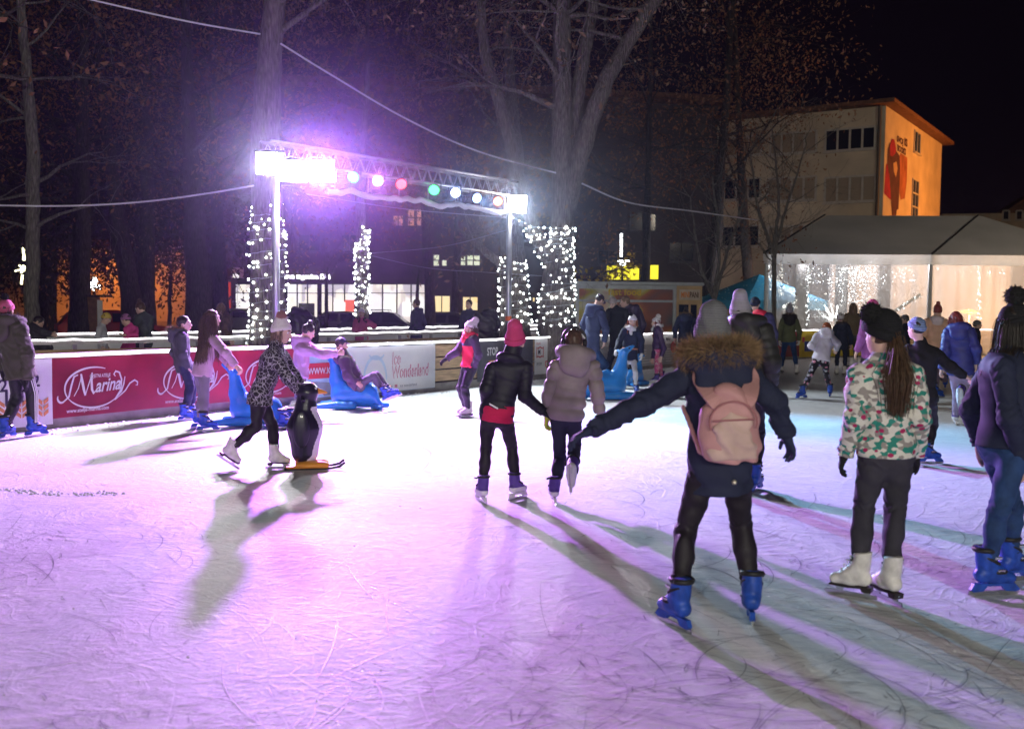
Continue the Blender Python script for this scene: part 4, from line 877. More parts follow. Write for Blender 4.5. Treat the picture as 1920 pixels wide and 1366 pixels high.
# ================================================================= PARTY TENT
def m_pvc(m, nt, b, src):
    o = nt.nodes["Material Output"]; tl = nodes(nt, "ShaderNodeBsdfTranslucent"); tl.inputs[0].default_value = (.8, .8, .8, 1); mx = nodes(nt, "ShaderNodeMixShader"); mx.inputs[0].default_value = .3; nt.links.new(b.outputs[0], mx.inputs[1]); nt.links.new(tl.outputs[0], mx.inputs[2]); nt.links.new(mx.outputs[0], o.inputs[0])
PVC = mat("tent_fabric", (.80, .80, .79), .55, vary=.06, bump=.2, bs=3, build=m_pvc); PVCR = mat("tent_roof", (.42, .41, .40), .7, vary=.12, vs=.7, bump=.2, bs=2)
def m_film(m, nt, b, src):
    o = nt.nodes["Material Output"]; tr = nodes(nt, "ShaderNodeBsdfTransparent"); tr.inputs[0].default_value = (.93, .93, .94, 1); gl = nodes(nt, "ShaderNodeBsdfGlossy", i_Roughness=.12)
    df = nodes(nt, "ShaderNodeBsdfDiffuse"); df.inputs[0].default_value = (.6, .6, .6, 1); m1 = nodes(nt, "ShaderNodeMixShader"); m1.inputs[0].default_value = .72; nt.links.new(gl.outputs[0], m1.inputs[1]); tl = nodes(nt, "ShaderNodeBsdfTranslucent"); tl.inputs[0].default_value = (.85, .84, .84, 1); m0 = nodes(nt, "ShaderNodeMixShader"); m0.inputs[0].default_value = .7; nt.links.new(df.outputs[0], m0.inputs[1]); nt.links.new(tl.outputs[0], m0.inputs[2]); nt.links.new(m0.outputs[0], m1.inputs[2])
    w = nodes(nt, "ShaderNodeTexNoise", i_Scale=1.2, i_Detail=4.0); nt.links.new(src, w.inputs["Vector"]); bp = nodes(nt, "ShaderNodeBump"); bp.inputs["Strength"].default_value = .6; bp.inputs["Distance"].default_value = .2; nt.links.new(w.outputs["Fac"], bp.inputs["Height"]); nt.links.new(bp.outputs[0], gl.inputs["Normal"])
    mx = nodes(nt, "ShaderNodeMixShader"); mx.inputs[0].default_value = .42; nt.links.new(tr.outputs[0], mx.inputs[1]); nt.links.new(m1.outputs[0], mx.inputs[2]); nt.links.new(mx.outputs[0], o.inputs[0])
FILM = mat("clear_film", (.8, .8, .8), .2, vary=0, build=m_film)
FT = Facade(J(1433, 560, 36), J(2080, 560, 35.2)); zE = FT.uz(1433, 476)[1]; zV = FT.uz(1440, 494)[1]; UL = FT.uz(2080, 500)[0]; DEP = 8.0
t = empty("party_tent", FT.a + FT.d * UL / 2, "large white party tent with clear side walls full of fairy lights", "tent")
posts = [0.06, FT.uz(1745, 500)[0], FT.uz(2058, 500)[0]]
for u in posts:
    MB().bbox(FT.a + FT.d * u + ZZ * (zE / 2), (.13, .13, zE), (FT.d, FT.n, ZZ), .015).build("post", STEEL, t); MB().bbox(FT.a + FT.d * (u + 4.2) - FT.n * DEP + ZZ * (zE / 2), (.13, .13, zE), (FT.d, FT.n, ZZ), .015).build("post", STEEL, t)
rz = zE + 1.75; rid = lambda u, k=.5: FT.a + FT.d * (u + 3.1) - FT.n * DEP * k + ZZ * rz
g = MB(); e0, e1 = FT.a + FT.n * .1 - FT.d * .1 + ZZ * zE, FT.a + FT.n * .1 + FT.d * UL + ZZ * zE; b0, b1 = e0 - FT.n * (DEP + .2) + FT.d * 4.2, e1 - FT.n * (DEP + .2) + FT.d * 4.2; r0, r1 = rid(0), rid(UL - 6)
g.add([e0, e1, r1, r0, b0, b1], [(0, 1, 2, 3), (4, 3, 2, 5), (0, 3, 4), (1, 5, 2)]); g.build("roof", PVCR, t)
SEAM = mat("roof_seam", (.02, .02, .02), .6)
for u in (-.08, posts[1]): p0 = FT.a + FT.n * .1 + FT.d * u + ZZ * (zE + .03); p1 = rid(u) + ZZ * .03; MB().tube([p0, p1], .035, 6).build("roof_seam", SEAM, t)
g = MB(); n = 90; vs = []
for i in range(n + 1):
    u = -.1 + (UL + .1) * i / n; dd = min(abs(u - q) for q in posts)
    for k in range(5): f = k / 4; w = .03 * math.sin(u * 6 + f * 3 + 1.5 * math.sin(u)) * f + .06 * f * math.exp(-dd * 1.5); vs.append(FT.a + FT.d * u + FT.n * (.11 + w) + ZZ * (zE - (zE - zV) * f - .03 * f * (1 - math.exp(-dd))))
g.add(vs, [(i * 5 + k, (i + 1) * 5 + k, (i + 1) * 5 + k + 1, i * 5 + k + 1) for i in range(n) for k in range(4)]); g.build("valance", PVC, t, smooth=True)
for a, b in zip(posts, posts[1:]):
    g = MB(); n = 30; vs = []
    for i in range(n + 1):
        for k in range(13): f = k / 12; vs.append(FT.a + FT.d * (a + .07 + (b - a - .14) * i / n) + FT.n * (.02 + .03 * math.sin(i * .9 + f * 5) * math.sin(f * 3.14)) + ZZ * (.1 + (zV - .1) * f))
    g.add(vs, [(i * 13 + k, (i + 1) * 13 + k, (i + 1) * 13 + k + 1, i * 13 + k + 1) for i in range(n) for k in range(12)]); g.build("clear_wall", FILM, t, smooth=True)
    for f in (.27, .36, .66, .75) if a < 1 else (.42, .46): pass
LIN = mat("tent_lining", (.60, .57, .55), .8, vary=.1, vs=1.2, bump=.3, bs=4)
g = MB(); bw = FT.a - FT.n * (DEP - .1) + FT.d * 4.2; n = 160; g.add([bw + FT.d * UL * i / n + FT.n * (.06 * math.sin(i * .9) + .05 * math.sin(i * .37 + 1)) + ZZ * (0 if k == 0 else zE) for i in range(n + 1) for k in (0, 1)], [(2 * i, 2 * i + 2, 2 * i + 3, 2 * i + 1) for i in range(n)]); g.add([FT.a + FT.d * UL, bw + FT.d * UL, bw + FT.d * UL + ZZ * zE, FT.a + FT.d * UL + ZZ * zE], [(0, 1, 2, 3)]); g.build("rear_lining", LIN, t)
g = MB(); g.quad(FT.a + ZZ * .02, FT.a + FT.d * UL + ZZ * .02, bw + FT.d * UL + ZZ * .02, bw + ZZ * .02); g.build("floor", mat("tent_floor", (.25, .2, .15), .7), t)
# drapes, stair truss, heater inside
DR = mat("drape", (.62, .60, .58), .8, vary=.06)
for px in (1500, 1575, 1655, 1905):
    u = FT.uz(px, 540)[0] * 1.02; g = MB(); n = 24; vs = []
    for i in range(n + 1):
        for k in (0, 1): vs.append(FT.a + FT.d * (u + .45 * i / n) - FT.n * (.9 + .05 * math.sin(i * 1.5)) + ZZ * (.1 if k == 0 else zE - .2))
    g.add(vs, [(2 * i, 2 * i + 2, 2 * i + 3, 2 * i + 1) for i in range(n)]); tag(g.build("drape", DR, smooth=True), {1500: "narrow pale drape leftmost inside the tent", 1575: "pale drape second from left inside the tent", 1655: "pale drape beside the brightest cluster of tent lights", 1905: "pale drape at the right picture edge inside the tent"}[px], "drape", "drapes inside the tent")
u = FT.uz(1850, 590)[0]; p = FT.a + FT.d * u - FT.n * 1.6; p[2] = 0; zt = FT.uz(1830, 584)[1]; hh = empty("patio_heater", p, "glowing patio heater inside the tent", "heater"); MB().tube([p, p + ZZ * zt], .03, 8).build("pole", STEEL, hh); MB().lathe([(.05, -.06), (.30, -.03), (.30, 0), (.05, .08), (0, .09)], p + ZZ * zt, n=20).build("hood", mat("heater_glow", (.8, .5, .2), .4, vary=0, emit=(1, .62, .12), es=2.2, sample=False), hh, smooth=True)
add_light("heater_light", 'POINT', p + FT.n * .3 + ZZ * (zt - .25), None, 130, (1, .45, .12), .15)
g = MB(); a, b = FT.pt(1688, 585) - FT.n * .8, FT.pt(1740, 552) - FT.n * .8
o = g.tube([a, b], .06, 8).build("railing", mat("garland", (.03, .08, .05), .9, bump=1, bs=30)); tag(o, "sloping dark garland rail inside the tent left of the middle post", "garland")
for u, dp, e, c in ((2.2, 3.5, 300, (.9, .9, 1)), (5, 4, 260, (1, .94, .92)), (8.5, 4, 400, (1, .74, .52)), (11.5, 4, 400, (1, .58, .34)), (1.5, .8, 16, (.95, .95, 1)), (3.5, .8, 24, (1, .95, .95)), (5.2, .8, 16, (1, .9, .85)), (8.5, .8, 16, (1, .8, .6))): add_light("tent_light", 'POINT', FT.a + FT.d * u - FT.n * dp + ZZ * (zE - .35), None, e, c, .25)
# fairy light curtains in the tent
def strand(px0, py0, px1, py1, n, jit, D_in, label, r=.012):
    P = [FT.pt(px0 + (px1 - px0) * f, py0 + (py1 - py0) * f) - FT.n * D_in for f in np.linspace(0, 1, n)]; P = [p + rng.normal(0, jit, 3) for p in P]
    fairy(label, [P], P, r, .003)
strand(1444, 500, 1456, 606, 34, .03, .12, "string of lights down the left end of the clear tent wall"); strand(1517, 500, 1515, 610, 40, .035, .12, "dense string of lights hanging beside the leftmost drape")
strand(1577, 500, 1578, 600, 24, .05, .12, "string of lights hanging beside the second drape"); strand(1838, 500, 1838, 600, 26, .04, .12, "string of lights hanging in the right hand tent bay")
strand(1752, 492, 1900, 512, 20, .1, .4, "loose swag of lights under the valance of the right tent bay"); strand(1690, 580, 1740, 555, 16, .06, .6, "lights on the sloping garland rail")
sp = [FT.pt(random.gauss(1612, 24), 500 + 95 * random.random() ** 1.4) - FT.n * random.uniform(.3, 2.2) for _ in range(230)] + [FT.pt(random.uniform(1520, 1735), random.uniform(498, 530)) - FT.n * random.uniform(.3, 2) for _ in range(110)]
sp.sort(key=lambda p: p[1]); fairy("bright tangle of white lights behind the middle of the clear tent wall", [[sp[0], sp[1]]], sp, .011, .003)
for k, (x0, y0, x1, y1) in enumerate(((1544, 572, 1566, 602), (1560, 570, 1575, 590), (1545, 596, 1560, 606))): pass
ps = [J(1566, 604, 35.4)]; wires = [[ps[0], J(1566 + a, 604 + b, 35.4)] for a, b in ((-20, -32), (-8, -34), (4, -30), (-22, -12), (-16, -22))]
sp = [w[0] * (1 - f) + w[1] * f for w in wires for f in np.linspace(.3, 1, 9)]; fairy("spray of lit twigs in front of the tent behind the white hatted skater", wires, sp, .014, .006)

# ================================================================= KIOSK, CANOPY, SIGNS
D = 30.5; fk = Facade(J(1082, 600, D), J(1264, 600, D + .3)); W = fk.uz(1264, 600)[0]; z1 = fk.uz(1170, 538)[1]; FR = mat("kiosk_frame", (.42, .44, .46), .45, metal=.5, vary=.1)
t = empty("food_trailer", fk.a + fk.d * W / 2, "food trailer with brown and yellow picture panels and an orange sign on its end", "trailer")
def m_pan(m, nt, b, src):
    n = nodes(nt, "ShaderNodeTexNoise", i_Scale=.9, i_Detail=1.5, i_Distortion=.6); nt.links.new(src, n.inputs["Vector"]); c = ramp(nt, n.outputs["Fac"], [(.3, (.14, .12, .13)), (.42, (.36, .12, .07)), (.5, (.5, .17, .08)), (.56, (.6, .52, .08)), (.63, (.7, .7, .55)), (.72, (.5, .18, .08))]); nt.links.new(c, b.inputs["Base Color"])
PAN = mat("picture_panel", (.3, .2, .1), .35, vary=0, build=m_pan)
c = fk.a + fk.d * W / 2 - fk.n * 1.1; MB().box(c + ZZ * (.45 + z1) / 2, (W, 2.1, z1 - .45), (fk.d, fk.n, ZZ)).build("body", PAN, t)
g = MB(); zm = fk.uz(1170, 564)[1]
for za, th in ((z1, .12), (zm, .07), (.5, .1)): fk.slab(g, -.05, W + .05, za - th / 2, za + th / 2, -.04, .04)
for u in (0, W): fk.slab(g, u - .05, u + .05, .45, z1, -.05, .03)
g.build("frame", FR, t); g = MB(); fk.slab(g, -.15, W + .9, z1 + .07, z1 + .16, -2.3, .1); g.build("roof", FR, t)
V, Fc, ext = text_geo("fast food", 0, .02, 1); ua, zz = fk.uz(1140, 553); ub, _ = fk.uz(1202, 553); g = MB(); g.add([fk.a + fk.d * (ua + v[0] * (ub - ua) / ext[0]) + fk.n * .012 + ZZ * (zz + v[1] * .2 / ext[1]) for v in V], Fc); g.build("lettering", INK_Y, t)
u0 = W + .06; u1 = fk.uz(1315, 600)[0]; KE = mat("kiosk_end", (.62, .42, .22), .6, vary=.2, vs=2)
g = MB(); fk.slab(g, u0, u1, .45, z1 + .06, -2.1, .02); g.build("end_panel", KE, t)
ua, zb = fk.uz(1273, 562); ub, za = fk.uz(1312, 543); g = MB(); fk.slab(g, ua, ub, zb, za, .022, .06); g.build("sign_board", mat("sign_cream", (.62, .50, .38), .6), t)
V, Fc, ext = text_geo("MINIPANi", 0, .03, 1); k0 = ua + .05; k1 = ub - .05; g = MB(); gq = MB(); add = lambda gg, sel: gg.add([fk.a + fk.d * (k0 + v[0] * (k1 - k0) / ext[0]) + fk.n * .066 + ZZ * (zb + .07 + v[1] * (za - zb - .14) / ext[1]) for v in V], [f for f in Fc if sel(V[list(f)][:, 0].mean() / ext[0])])
add(g, lambda x: x < .5); add(gq, lambda x: x >= .5); g.build("lettering_orange", mat("ink_sign_orange", (.75, .25, .05), .5), t); gq.build("lettering_brown", mat("ink_brown", (.12, .05, .02), .5), t)
ua, zb = fk.uz(1272, 600); ub, za = fk.uz(1306, 568); g = MB(); fk.slab(g, ua, ub, zb, za, .022, .04); g.build("hatch", GLASSD, t); g = MB(); fk.slab(g, ua + .3, ua + .36, zb, za, .04, .07); fk.slab(g, ua, ub, za - .05, za, .04, .07); fk.slab(g, ua, ub, zb - .04, zb + .03, .04, .2); g.build("hatch_frame", KE, t)
for u in (.8, W - .8): MB().lathe([(.1, -.1), (.34, -.1), (.36, 0), (.34, .1), (.1, .1)], fk.a + fk.d * u - fk.n * .4 + ZZ * .3, fk.n, 18).build("wheel", BLK, t, smooth=True)
# teal canopy
TEAL = mat("teal_canvas", (.03, .30, .50), .6, vary=.15, bump=.2, bs=6)
D = 39.5; ap = J(1424, 514, D); zb = J(1380, 570, D)[2]; cx = ap[0]; t = empty("market_canopy", A(cx, D, 0), "teal market canopy beside the party tent", "canopy"); g = MB(); n = 8; rr = 2.6; vs = [A(cx, D, ap[2])]
for i in range(n): a = math.pi * 2 * (i + .5) / n; vs.append(A(cx + math.cos(a) * rr, D + math.sin(a) * rr, zb + .15))
for i in range(n): a = math.pi * 2 * (i + .5) / n; vs.append(A(cx + math.cos(a) * (rr + .02), D + math.sin(a) * (rr + .02), zb - .2))
g.add(vs, [(0, 1 + i, 1 + (i + 1) % n) for i in range(n)] + [(1 + i, 1 + n + i, 1 + n + (i + 1) % n, 1 + (i + 1) % n) for i in range(n)]); g.build("canvas", TEAL, t); MB().tube([A(cx, D, 0), A(cx, D, ap[2] - .02)], .04, 8).build("pole", STEEL, t)
g = MB(); DOT = mat("canopy_dot", (.35, .65, .7), .5, vary=0)
for k in range(150):
    i = random.randint(0, n - 1); a, b = sorted((random.random(), random.random())); p = vs[0] * (1 - b) + vs[1 + i] * a + vs[1 + (i + 1) % n] * (b - a); g.ball(p + A(0, -.012, .012), .02, 5, 3)
g.build("printed_dots", DOT, t)
# yellow lit sign
fs = Facade(J(1138, 520, 43), J(1236, 520, 43)); YEL = mat("yellow_lightbox", (.8, .7, .05), .5, vary=.15, vs=2, emit=(1, .86, .03), es=1.1, sample=False)
for x0, x1, y0, y1, lab in ((1139, 1198, 498, 524, "wide bright yellow lit sign above the food trailer"), (1221, 1234, 497, 523, "small upright yellow lit sign right of the wide one")):
    u0, za = fs.uz(x0, y0); u1, zb = fs.uz(x1, y1); p = fs.a + fs.d * (u0 + u1) / 2; t = empty("lit_sign", p, lab, "sign"); fs.slab(MB(), u0, u1, zb, za, -.25, .0).build("light_box", YEL, t); fs.slab(MB(), u0 + .2, u0 + .28, 0, zb, -.18, -.1).build("post", BLK, t)
# wooden notice stand on the left
p = J(182, 590, 33); t = empty("notice_stand", A(p[0], p[1], 0), "brown wooden notice stand with a pale board under a little roof", "notice board"); zt = J(182, 557, 33)[2]
MB().box(A(p[0] - .12, p[1], zt / 2), (.32, .3, zt)).build("case", mat("stand_wood", (.22, .11, .05), .7, vary=.3), t); MB().box(A(p[0] + .12, p[1] - .05, zt / 2 + .3), (.16, .05, 1.0)).build("board", VW, t); MB().box(A(p[0], p[1], zt + .04), (.85, .5, .08)).build("roof", BARKD, t)

# ================================================================= CARS
def car(px, D, py_roof, w_px, col, label, kind="hatch", rails=False, yaw=0.0):
    """side-on parked car; length from its width in the photo"""
    L = w_px / F_PX * D; p = J(px, 600, D); o = A(p[0], p[1], 0); Hc = max(1.35, J(px, py_roof, D)[2]); X = A(math.cos(yaw), math.sin(yaw), 0); Y = A(-X[1], X[0], 0); L = 4.3 if L > 4.6 else max(L, 4.0); t = empty("parked_car", o, label, "van" if kind == "van" else "car")
    PM = mat("car_paint_" + kind + str(col), col, .3, vary=.04, coat=.6, metal=.2); h = L / 2; bz = .28; wl = .86 if kind != "van" else 1.0
    low = [(-h, .38), (-h + .08, .3), (h - .08, .3), (h, .4), (h - .02, .62), (h - .25, .74), (h * .42, wl), (-h * .9, wl + .04), (-h, .8)]
    g = MB()
    def loft(prof, w0, w1, ztop):
        vs = []
        for sg in (-1, 1):
            for x, z in prof: vs.append(o + X * x + Y * sg * (w0 + (w1 - w0) * max(0, (z - .5) / (ztop - .5))) / 2 + ZZ * z)
        n = len(prof); g.add(vs, [tuple(range(n)), tuple(range(2 * n - 1, n - 1, -1))] + [(i, n + i, n + (i + 1) % n, (i + 1) % n) for i in range(n)])
    loft(low, 1.72, 1.66, wl)
    if kind == "van": cab = [(-h * .97, wl - .01), (h * .45, wl - .01), (h * .2, Hc - .04), (h * .08, Hc), (-h * .9, Hc), (-h * .97, Hc - .1)]
    elif kind == "sedan": cab = [(-h * .72, wl - .01), (h * .44, wl - .01), (h * .12, Hc - .04), (0, Hc), (-h * .38, Hc - .03), (-h * .45, Hc - .06)]
    else: cab = [(-h * .95, wl - .01), (h * .44, wl - .01), (h * .14, Hc - .05), (0, Hc), (-h * .68, Hc - .03), (-h * .8, Hc - .1)]
    loft(cab, 1.62, 1.18, Hc); g.build("body", PM, t)
    g = MB(); zt = Hc - .12; zb2 = wl + .05
    xs = [(cab[0][0] + .25, cab[5][0] + .22), (-.15 * h, -.13 * h), (-.08 * h, -.09 * h), (cab[1][0] - .22, cab[2][0] - .10)]
    for (a, b) in ((xs[0], xs[1]), (xs[2], xs[3])):
        for sg in (-1, 1):
            wb = (1.62 + (1.18 - 1.62) * max(0, (zb2 - .5) / (Hc - .5))) / 2 + .006; wt = (1.62 + (1.18 - 1.62) * (zt - .5) / (Hc - .5)) / 2 + .006
            g.add([o + X * a[0] + Y * sg * wb + ZZ * zb2, o + X * b[0] + Y * sg * wb + ZZ * zb2, o + X * b[1] + Y * sg * wt + ZZ * zt, o + X * a[1] + Y * sg * wt + ZZ * zt], [(0, 1, 2, 3)])
    g.build("windows", GLASSD, t)
    for sx_ in (-.62, .60):
        for sg in (-1, 1): w = MB().lathe([(.06, -.1), (.30, -.1), (.32, -.05), (.32, .05), (.30, .1), (.06, .1)], o + X * sx_ * h + Y * sg * .78 + ZZ * .32, Y, 20).build("wheel", BLK, t, smooth=True); MB().lathe([(0, -.11), (.17, -.108), (.17, .108), (0, .11)], o + X * sx_ * h + Y * sg * .78 + ZZ * .32, Y, 16).build("rim", STEEL, w)
    for sg in (-1, 1): MB().box(o + X * (h - .06) + Y * sg * .6 + ZZ * .62, (.12, .3, .12), (X, Y, ZZ)).build("headlight", mat("lamp_glass", (.7, .7, .72), .1), t); MB().box(o - X * (h - .03) + Y * sg * .62 + ZZ * .72, (.08, .2, .16), (X, Y, ZZ)).build("tail_light", INK_R, t)
    if rails:
        for sg in (-1, 1): MB().tube([o + X * .1 + Y * sg * .5 + ZZ * Hc, o + X * .05 + Y * sg * .5 + ZZ * (Hc + .07), o - X * h * .6 + Y * sg * .5 + ZZ * (Hc + .06), o - X * h * .65 + Y * sg * .5 + ZZ * (Hc - .02)], .02, 6).build("roof_rail", STEEL, t)
car(728, 42, 591, 85, (.02, .025, .04), "dark estate car with roof rails parked before the shop", "estate", True)
car(650, 44, 598, 75, (.30, .28, .25), "silver beige saloon car parked left of the dark estate car", "sedan")
car(452, 42, 578, 60, (.5, .47, .42), "pale van parked by the left wrapped tree", "van"); car(216, 37, 588, 70, (.35, .02, .02), "red car parked by the leaning trunk", "hatch", yaw=.5); car(850, 43, 603, 80, (.03, .03, .045), "dark low car parked right of the estate car", "sedan")
# ================================================================= PEOPLE
SKIN = mat("skin", (.62, .40, .32), .5, vary=.06, vs=30); LIP = mat("lips", (.50, .18, .17), .4, vary=0); EYEW = mat("eye_white", (.75, .74, .72), .2, vary=0); IRIS = mat("iris", (.04, .03, .025), .15, vary=0); BROW = mat("brow", (.10, .06, .04), .8, vary=0)
def hairmat(key, c): return mat("hair_" + key, c, .45, vary=.45, vs=40, spec=.4)
H_BRN = hairmat("brown", (.075, .04, .022)); H_DRK = hairmat("dark", (.022, .015, .013)); H_RED = hairmat("red", (.30, .085, .03)); H_LGT = hairmat("light", (.20, .12, .065)); H_CRIM = hairmat("crimson", (.22, .03, .03))
def cloth(key, c, bump=.12, bs=90, vary=.16, rough=.8, vs=7, **k): return mat("cloth_" + key, c, rough, vary=vary, vs=vs, bump=bump, bs=bs, **k)
def knit(key, c, sc=60, vary=.2):
    def bld(m, nt, b, src):
        w = nodes(nt, "ShaderNodeTexWave", i_Scale=sc / 2.4, i_Distortion=1.0, i_Detail=2.0); w.bands_direction = 'Z'; nt.links.new(src, w.inputs["Vector"]); n = nodes(nt, "ShaderNodeTexNoise", i_Scale=120.0); nt.links.new(src, n.inputs["Vector"])
        a = nodes(nt, "ShaderNodeMath", operation='ADD'); nt.links.new(w.outputs["Fac"], a.inputs[0]); nt.links.new(n.outputs["Fac"], a.inputs[1])
        bp = nodes(nt, "ShaderNodeBump"); bp.inputs["Strength"].default_value = .4; bp.inputs["Distance"].default_value = .006; nt.links.new(a.outputs[0], bp.inputs["Height"]); nt.links.new(bp.outputs[0], b.inputs["Normal"])
        nt.links.new(ramp(nt, a.outputs[0], [(.3, tuple(x * (1 - vary) for x in c)), (1.0, tuple(min(1, x * (1 + vary)) for x in c))]), b.inputs["Base Color"])
    return mat("knit_" + key, c, .9, vary=0, build=bld)
def pattern(key, fn, rough=.75):
    return mat("cloth_" + key, (.5, .5, .5), rough, vary=0, build=fn)

# ---- skates: meshes shared by all wearers. Local frame: +X toe, +Z up, origin at the ankle joint, 0.15 above the ice
def _prism_xz(g, out, y0, y1): g.prism(out, A(0, y0, 0), A(1, 0, 0), A(0, 0, 1), A(0, 1, 0), y1 - y0)
def ring(g, c, rx, ry, r, n=18, tilt=0.0):
    P = [A(c[0] + rx * math.cos(t), c[1] + ry * math.sin(t), c[2] + tilt * math.cos(t)) for t in np.linspace(0, 2 * math.pi, n + 1)]; g.tube(P, r, 6)
def make_skate(kind):
    f = Field((-.13, -.09, -.12), (.24, .09, .17), .008); L = []
    f.cone((-.025, 0, .15), (-.01, 0, .0), .055, .05, .02); f.cone((-.035, 0, -.03), (.05, 0, -.035), .046, .046, .02); f.cone((.05, 0, -.035), (.135, 0, -.052), .046, .036, .02); f.cone((-.01, 0, .05), (.06, 0, -.02), .045, .04, .03)
    f.cut((0, 0, -.082), (0, 0, 1)); f.cut((0, 0, .125), (-.15, 0, -1)); f.fold(.0015, 30)
    out = {}
    if kind == 'blue':
        bm = mat("skate_blue", (.02, .07, .38), .42, vary=.35, vs=18, bump=.15, bs=30); out['boot'] = (sdf_mesh("boot", [f.nets()], bm), [])
        g = MB(); _prism_xz(g, [(-.085, -.08), (.165, -.08), (.20, -.118), (.17, -.128), (.11, -.124), (.085, -.096), (-.005, -.096), (-.03, -.124), (-.09, -.128), (-.105, -.115)], -.014, .014); out['blade_holder'] = (g.mesh("blade_holder", bm), [])
        g = MB(); ring(g, (-.02, 0, .118), .058, .054, .016); ring(g, (.0, 0, .06), .062, .052, .010, tilt=-.03); ring(g, (.055, 0, -.01), .05, .05, .010, tilt=.0); out['straps'] = (g.mesh("straps", mat("skate_black", (.02, .02, .022), .5), True), [])
        for i, (x, y, z) in enumerate(((.03, .05, .075), (.06, .046, .0), (-.02, .058, .118), (.055, -.046, 0), (.03, -.05, .075))):
            g = MB(); g.bbox((x, y, z), (.045, .014, .02), b=.004); out['buckle' + ' ' * i] = (g.mesh("buckle", mat("skate_chrome", (.7, .7, .72), .2, metal=.9, vary=0)), [])
    elif kind == 'white':
        wm = mat("skate_white", (.66, .63, .61), .5, vary=.22, vs=16, bump=.3, bs=30); out['boot'] = (sdf_mesh("boot", [f.nets()], wm), [])
        sm = mat("skate_sole", (.025, .02, .02), .4); g = MB(); _prism_xz(g, [(-.085, -.078), (.16, -.078), (.17, -.09), (.05, -.094), (-.02, -.088), (-.03, -.108), (-.08, -.108)], -.032, .032); out['sole'] = (g.mesh("sole", sm), [])
        g = MB()
        for k in range(5): x, z = .02 + .018 * k, .085 - .028 * k; g.tube([A(x + .018, -.03, z), A(x + .034, 0, z + .012), A(x + .018, .03, z)], .0035, 4)
        out['laces'] = (g.mesh("laces", mat("skate_lace", (.8, .8, .78), .6)), [])
    else:
        pm = cloth("skate_purple", (.09, .05, .26), rough=.5); wm = mat("skate_shell", (.62, .6, .62), .35, vary=.1); out['boot'] = (sdf_mesh("boot", [f.nets()], [pm, wm], pick=lambda c, i: (c[:, 2] < -.022).astype(int)), [])
        g = MB(); _prism_xz(g, [(-.085, -.08), (.165, -.08), (.19, -.12), (.12, -.124), (.09, -.1), (-.01, -.1), (-.03, -.124), (-.095, -.124)], -.013, .013); out['blade_holder'] = (g.mesh("blade_holder", wm), [])
        g = MB(); ring(g, (-.02, 0, .115), .058, .056, .012); ring(g, (.02, 0, .03), .065, .054, .01, tilt=-.03); g.bbox((.01, .07, .1), (.05, .03, .014), b=.004); out['straps'] = (g.mesh("straps", mat("skate_black", (.02, .02, .022), .5), True), [])
    g = MB(); _prism_xz(g, [(-.11, -.124), (.19, -.122), (.205, -.132), (.19, -.148), (.15, -.15), (-.07, -.15), (-.115, -.146)], -.0025, .0025)
    if kind == 'white':
        for x in (-.055, .105): _prism_xz(g, [(x - .03, -.09), (x + .03, -.09), (x + .014, -.126), (x - .014, -.126)], -.006, .006)
    out['blade'] = (g.mesh("blade", mat("skate_steel", (.6, .6, .62), .2, metal=.95, vary=0)), [])
    return out
def make_boot():
    f = Field((-.13, -.08, -.11), (.2, .08, .14), .009); f.cone((-.02, 0, .1), (-.01, 0, 0), .055, .05, .02); f.cone((-.035, 0, -.045), (.12, 0, -.055), .045, .038, .025); f.cut((0, 0, -.09), (0, 0, 1)); f.cut((0, 0, .1), (0, 0, -1))
    return {'boot': (sdf_mesh("boot", [f.nets()], mat("boot_dark", (.04, .03, .028), .5, vary=.2)), [])}
SKATE = {}
def put_skate(root, kind, an, fdir, up, k):
    if kind not in SKATE: SKATE[kind] = make_skate(kind) if kind != 'boot' else make_boot()
    fd = unit(fdir); up = unit(np.asarray(up) - fd * np.dot(up, fd)); lf = np.cross(up, fd); L = an - world_loc(root)
    M = Matrix(((fd[0], lf[0], up[0], L[0]), (fd[1], lf[1], up[1], L[1]), (fd[2], lf[2], up[2], L[2]), (0, 0, 0, 1))) @ Matrix.Scale(k, 4)
    pr = SKATE[kind]; b = link("ice_skate" if kind != 'boot' else "boot", pr['boot'][0], root); b.matrix_basis = M
    for nm, (me, _) in pr.items():
        if nm != 'boot': link(nm.strip(), me, b)
def hand(wr, d, side, k, curl, thumb, h=.006):
    """five separate bent fingers; d: forearm direction, side: across the palm towards the thumb, curl in degrees per joint"""
    d = unit(d); s = unit(side - d * np.dot(side, d)); n = np.cross(d, s) * thumb       # n: out of the palm
    f = Field(wr - .20 * k, wr + .20 * k, h * 1.0); c = wr + d * .045 * k
    f.cone(wr - d * .02, wr + d * .02, .026 * k, .027 * k, .01)
    for j, y in enumerate((-.026, -.009, .009, .026)): f.cone(wr + d * .02 * k + s * y * .7 * k, wr + d * .082 * k + s * y * k, .016 * k, .0145 * k, .012)
    for j, (y, ln) in enumerate(((.029, .070), (.010, .079), (-.010, .074), (-.029, .058))):
        p = wr + d * .082 * k + s * y * k; dd = unit(d + s * y * 2); r = .0105 * k
        for q, fr in enumerate((.45, .32, .25)):
            a = math.radians(curl * (q + .6)); v = unit(d * math.cos(a) + n * math.sin(a) + s * y * 3); p2 = p + v * ln * fr * k; f.cone(p, p2, r, r * .92, .004); p = p2; r *= .92
    p = wr + d * .03 * k + s * .028 * k; v = unit(d * .75 + s * .8 + n * .35); p2 = p + v * .042 * k; f.cone(p, p2, .015 * k, .0125 * k, .008); v = unit(d * .95 + s * .35 + n * .4); f.cone(p2, p2 + v * .036 * k, .0125 * k, .0105 * k, .004)
    return f.nets(1)
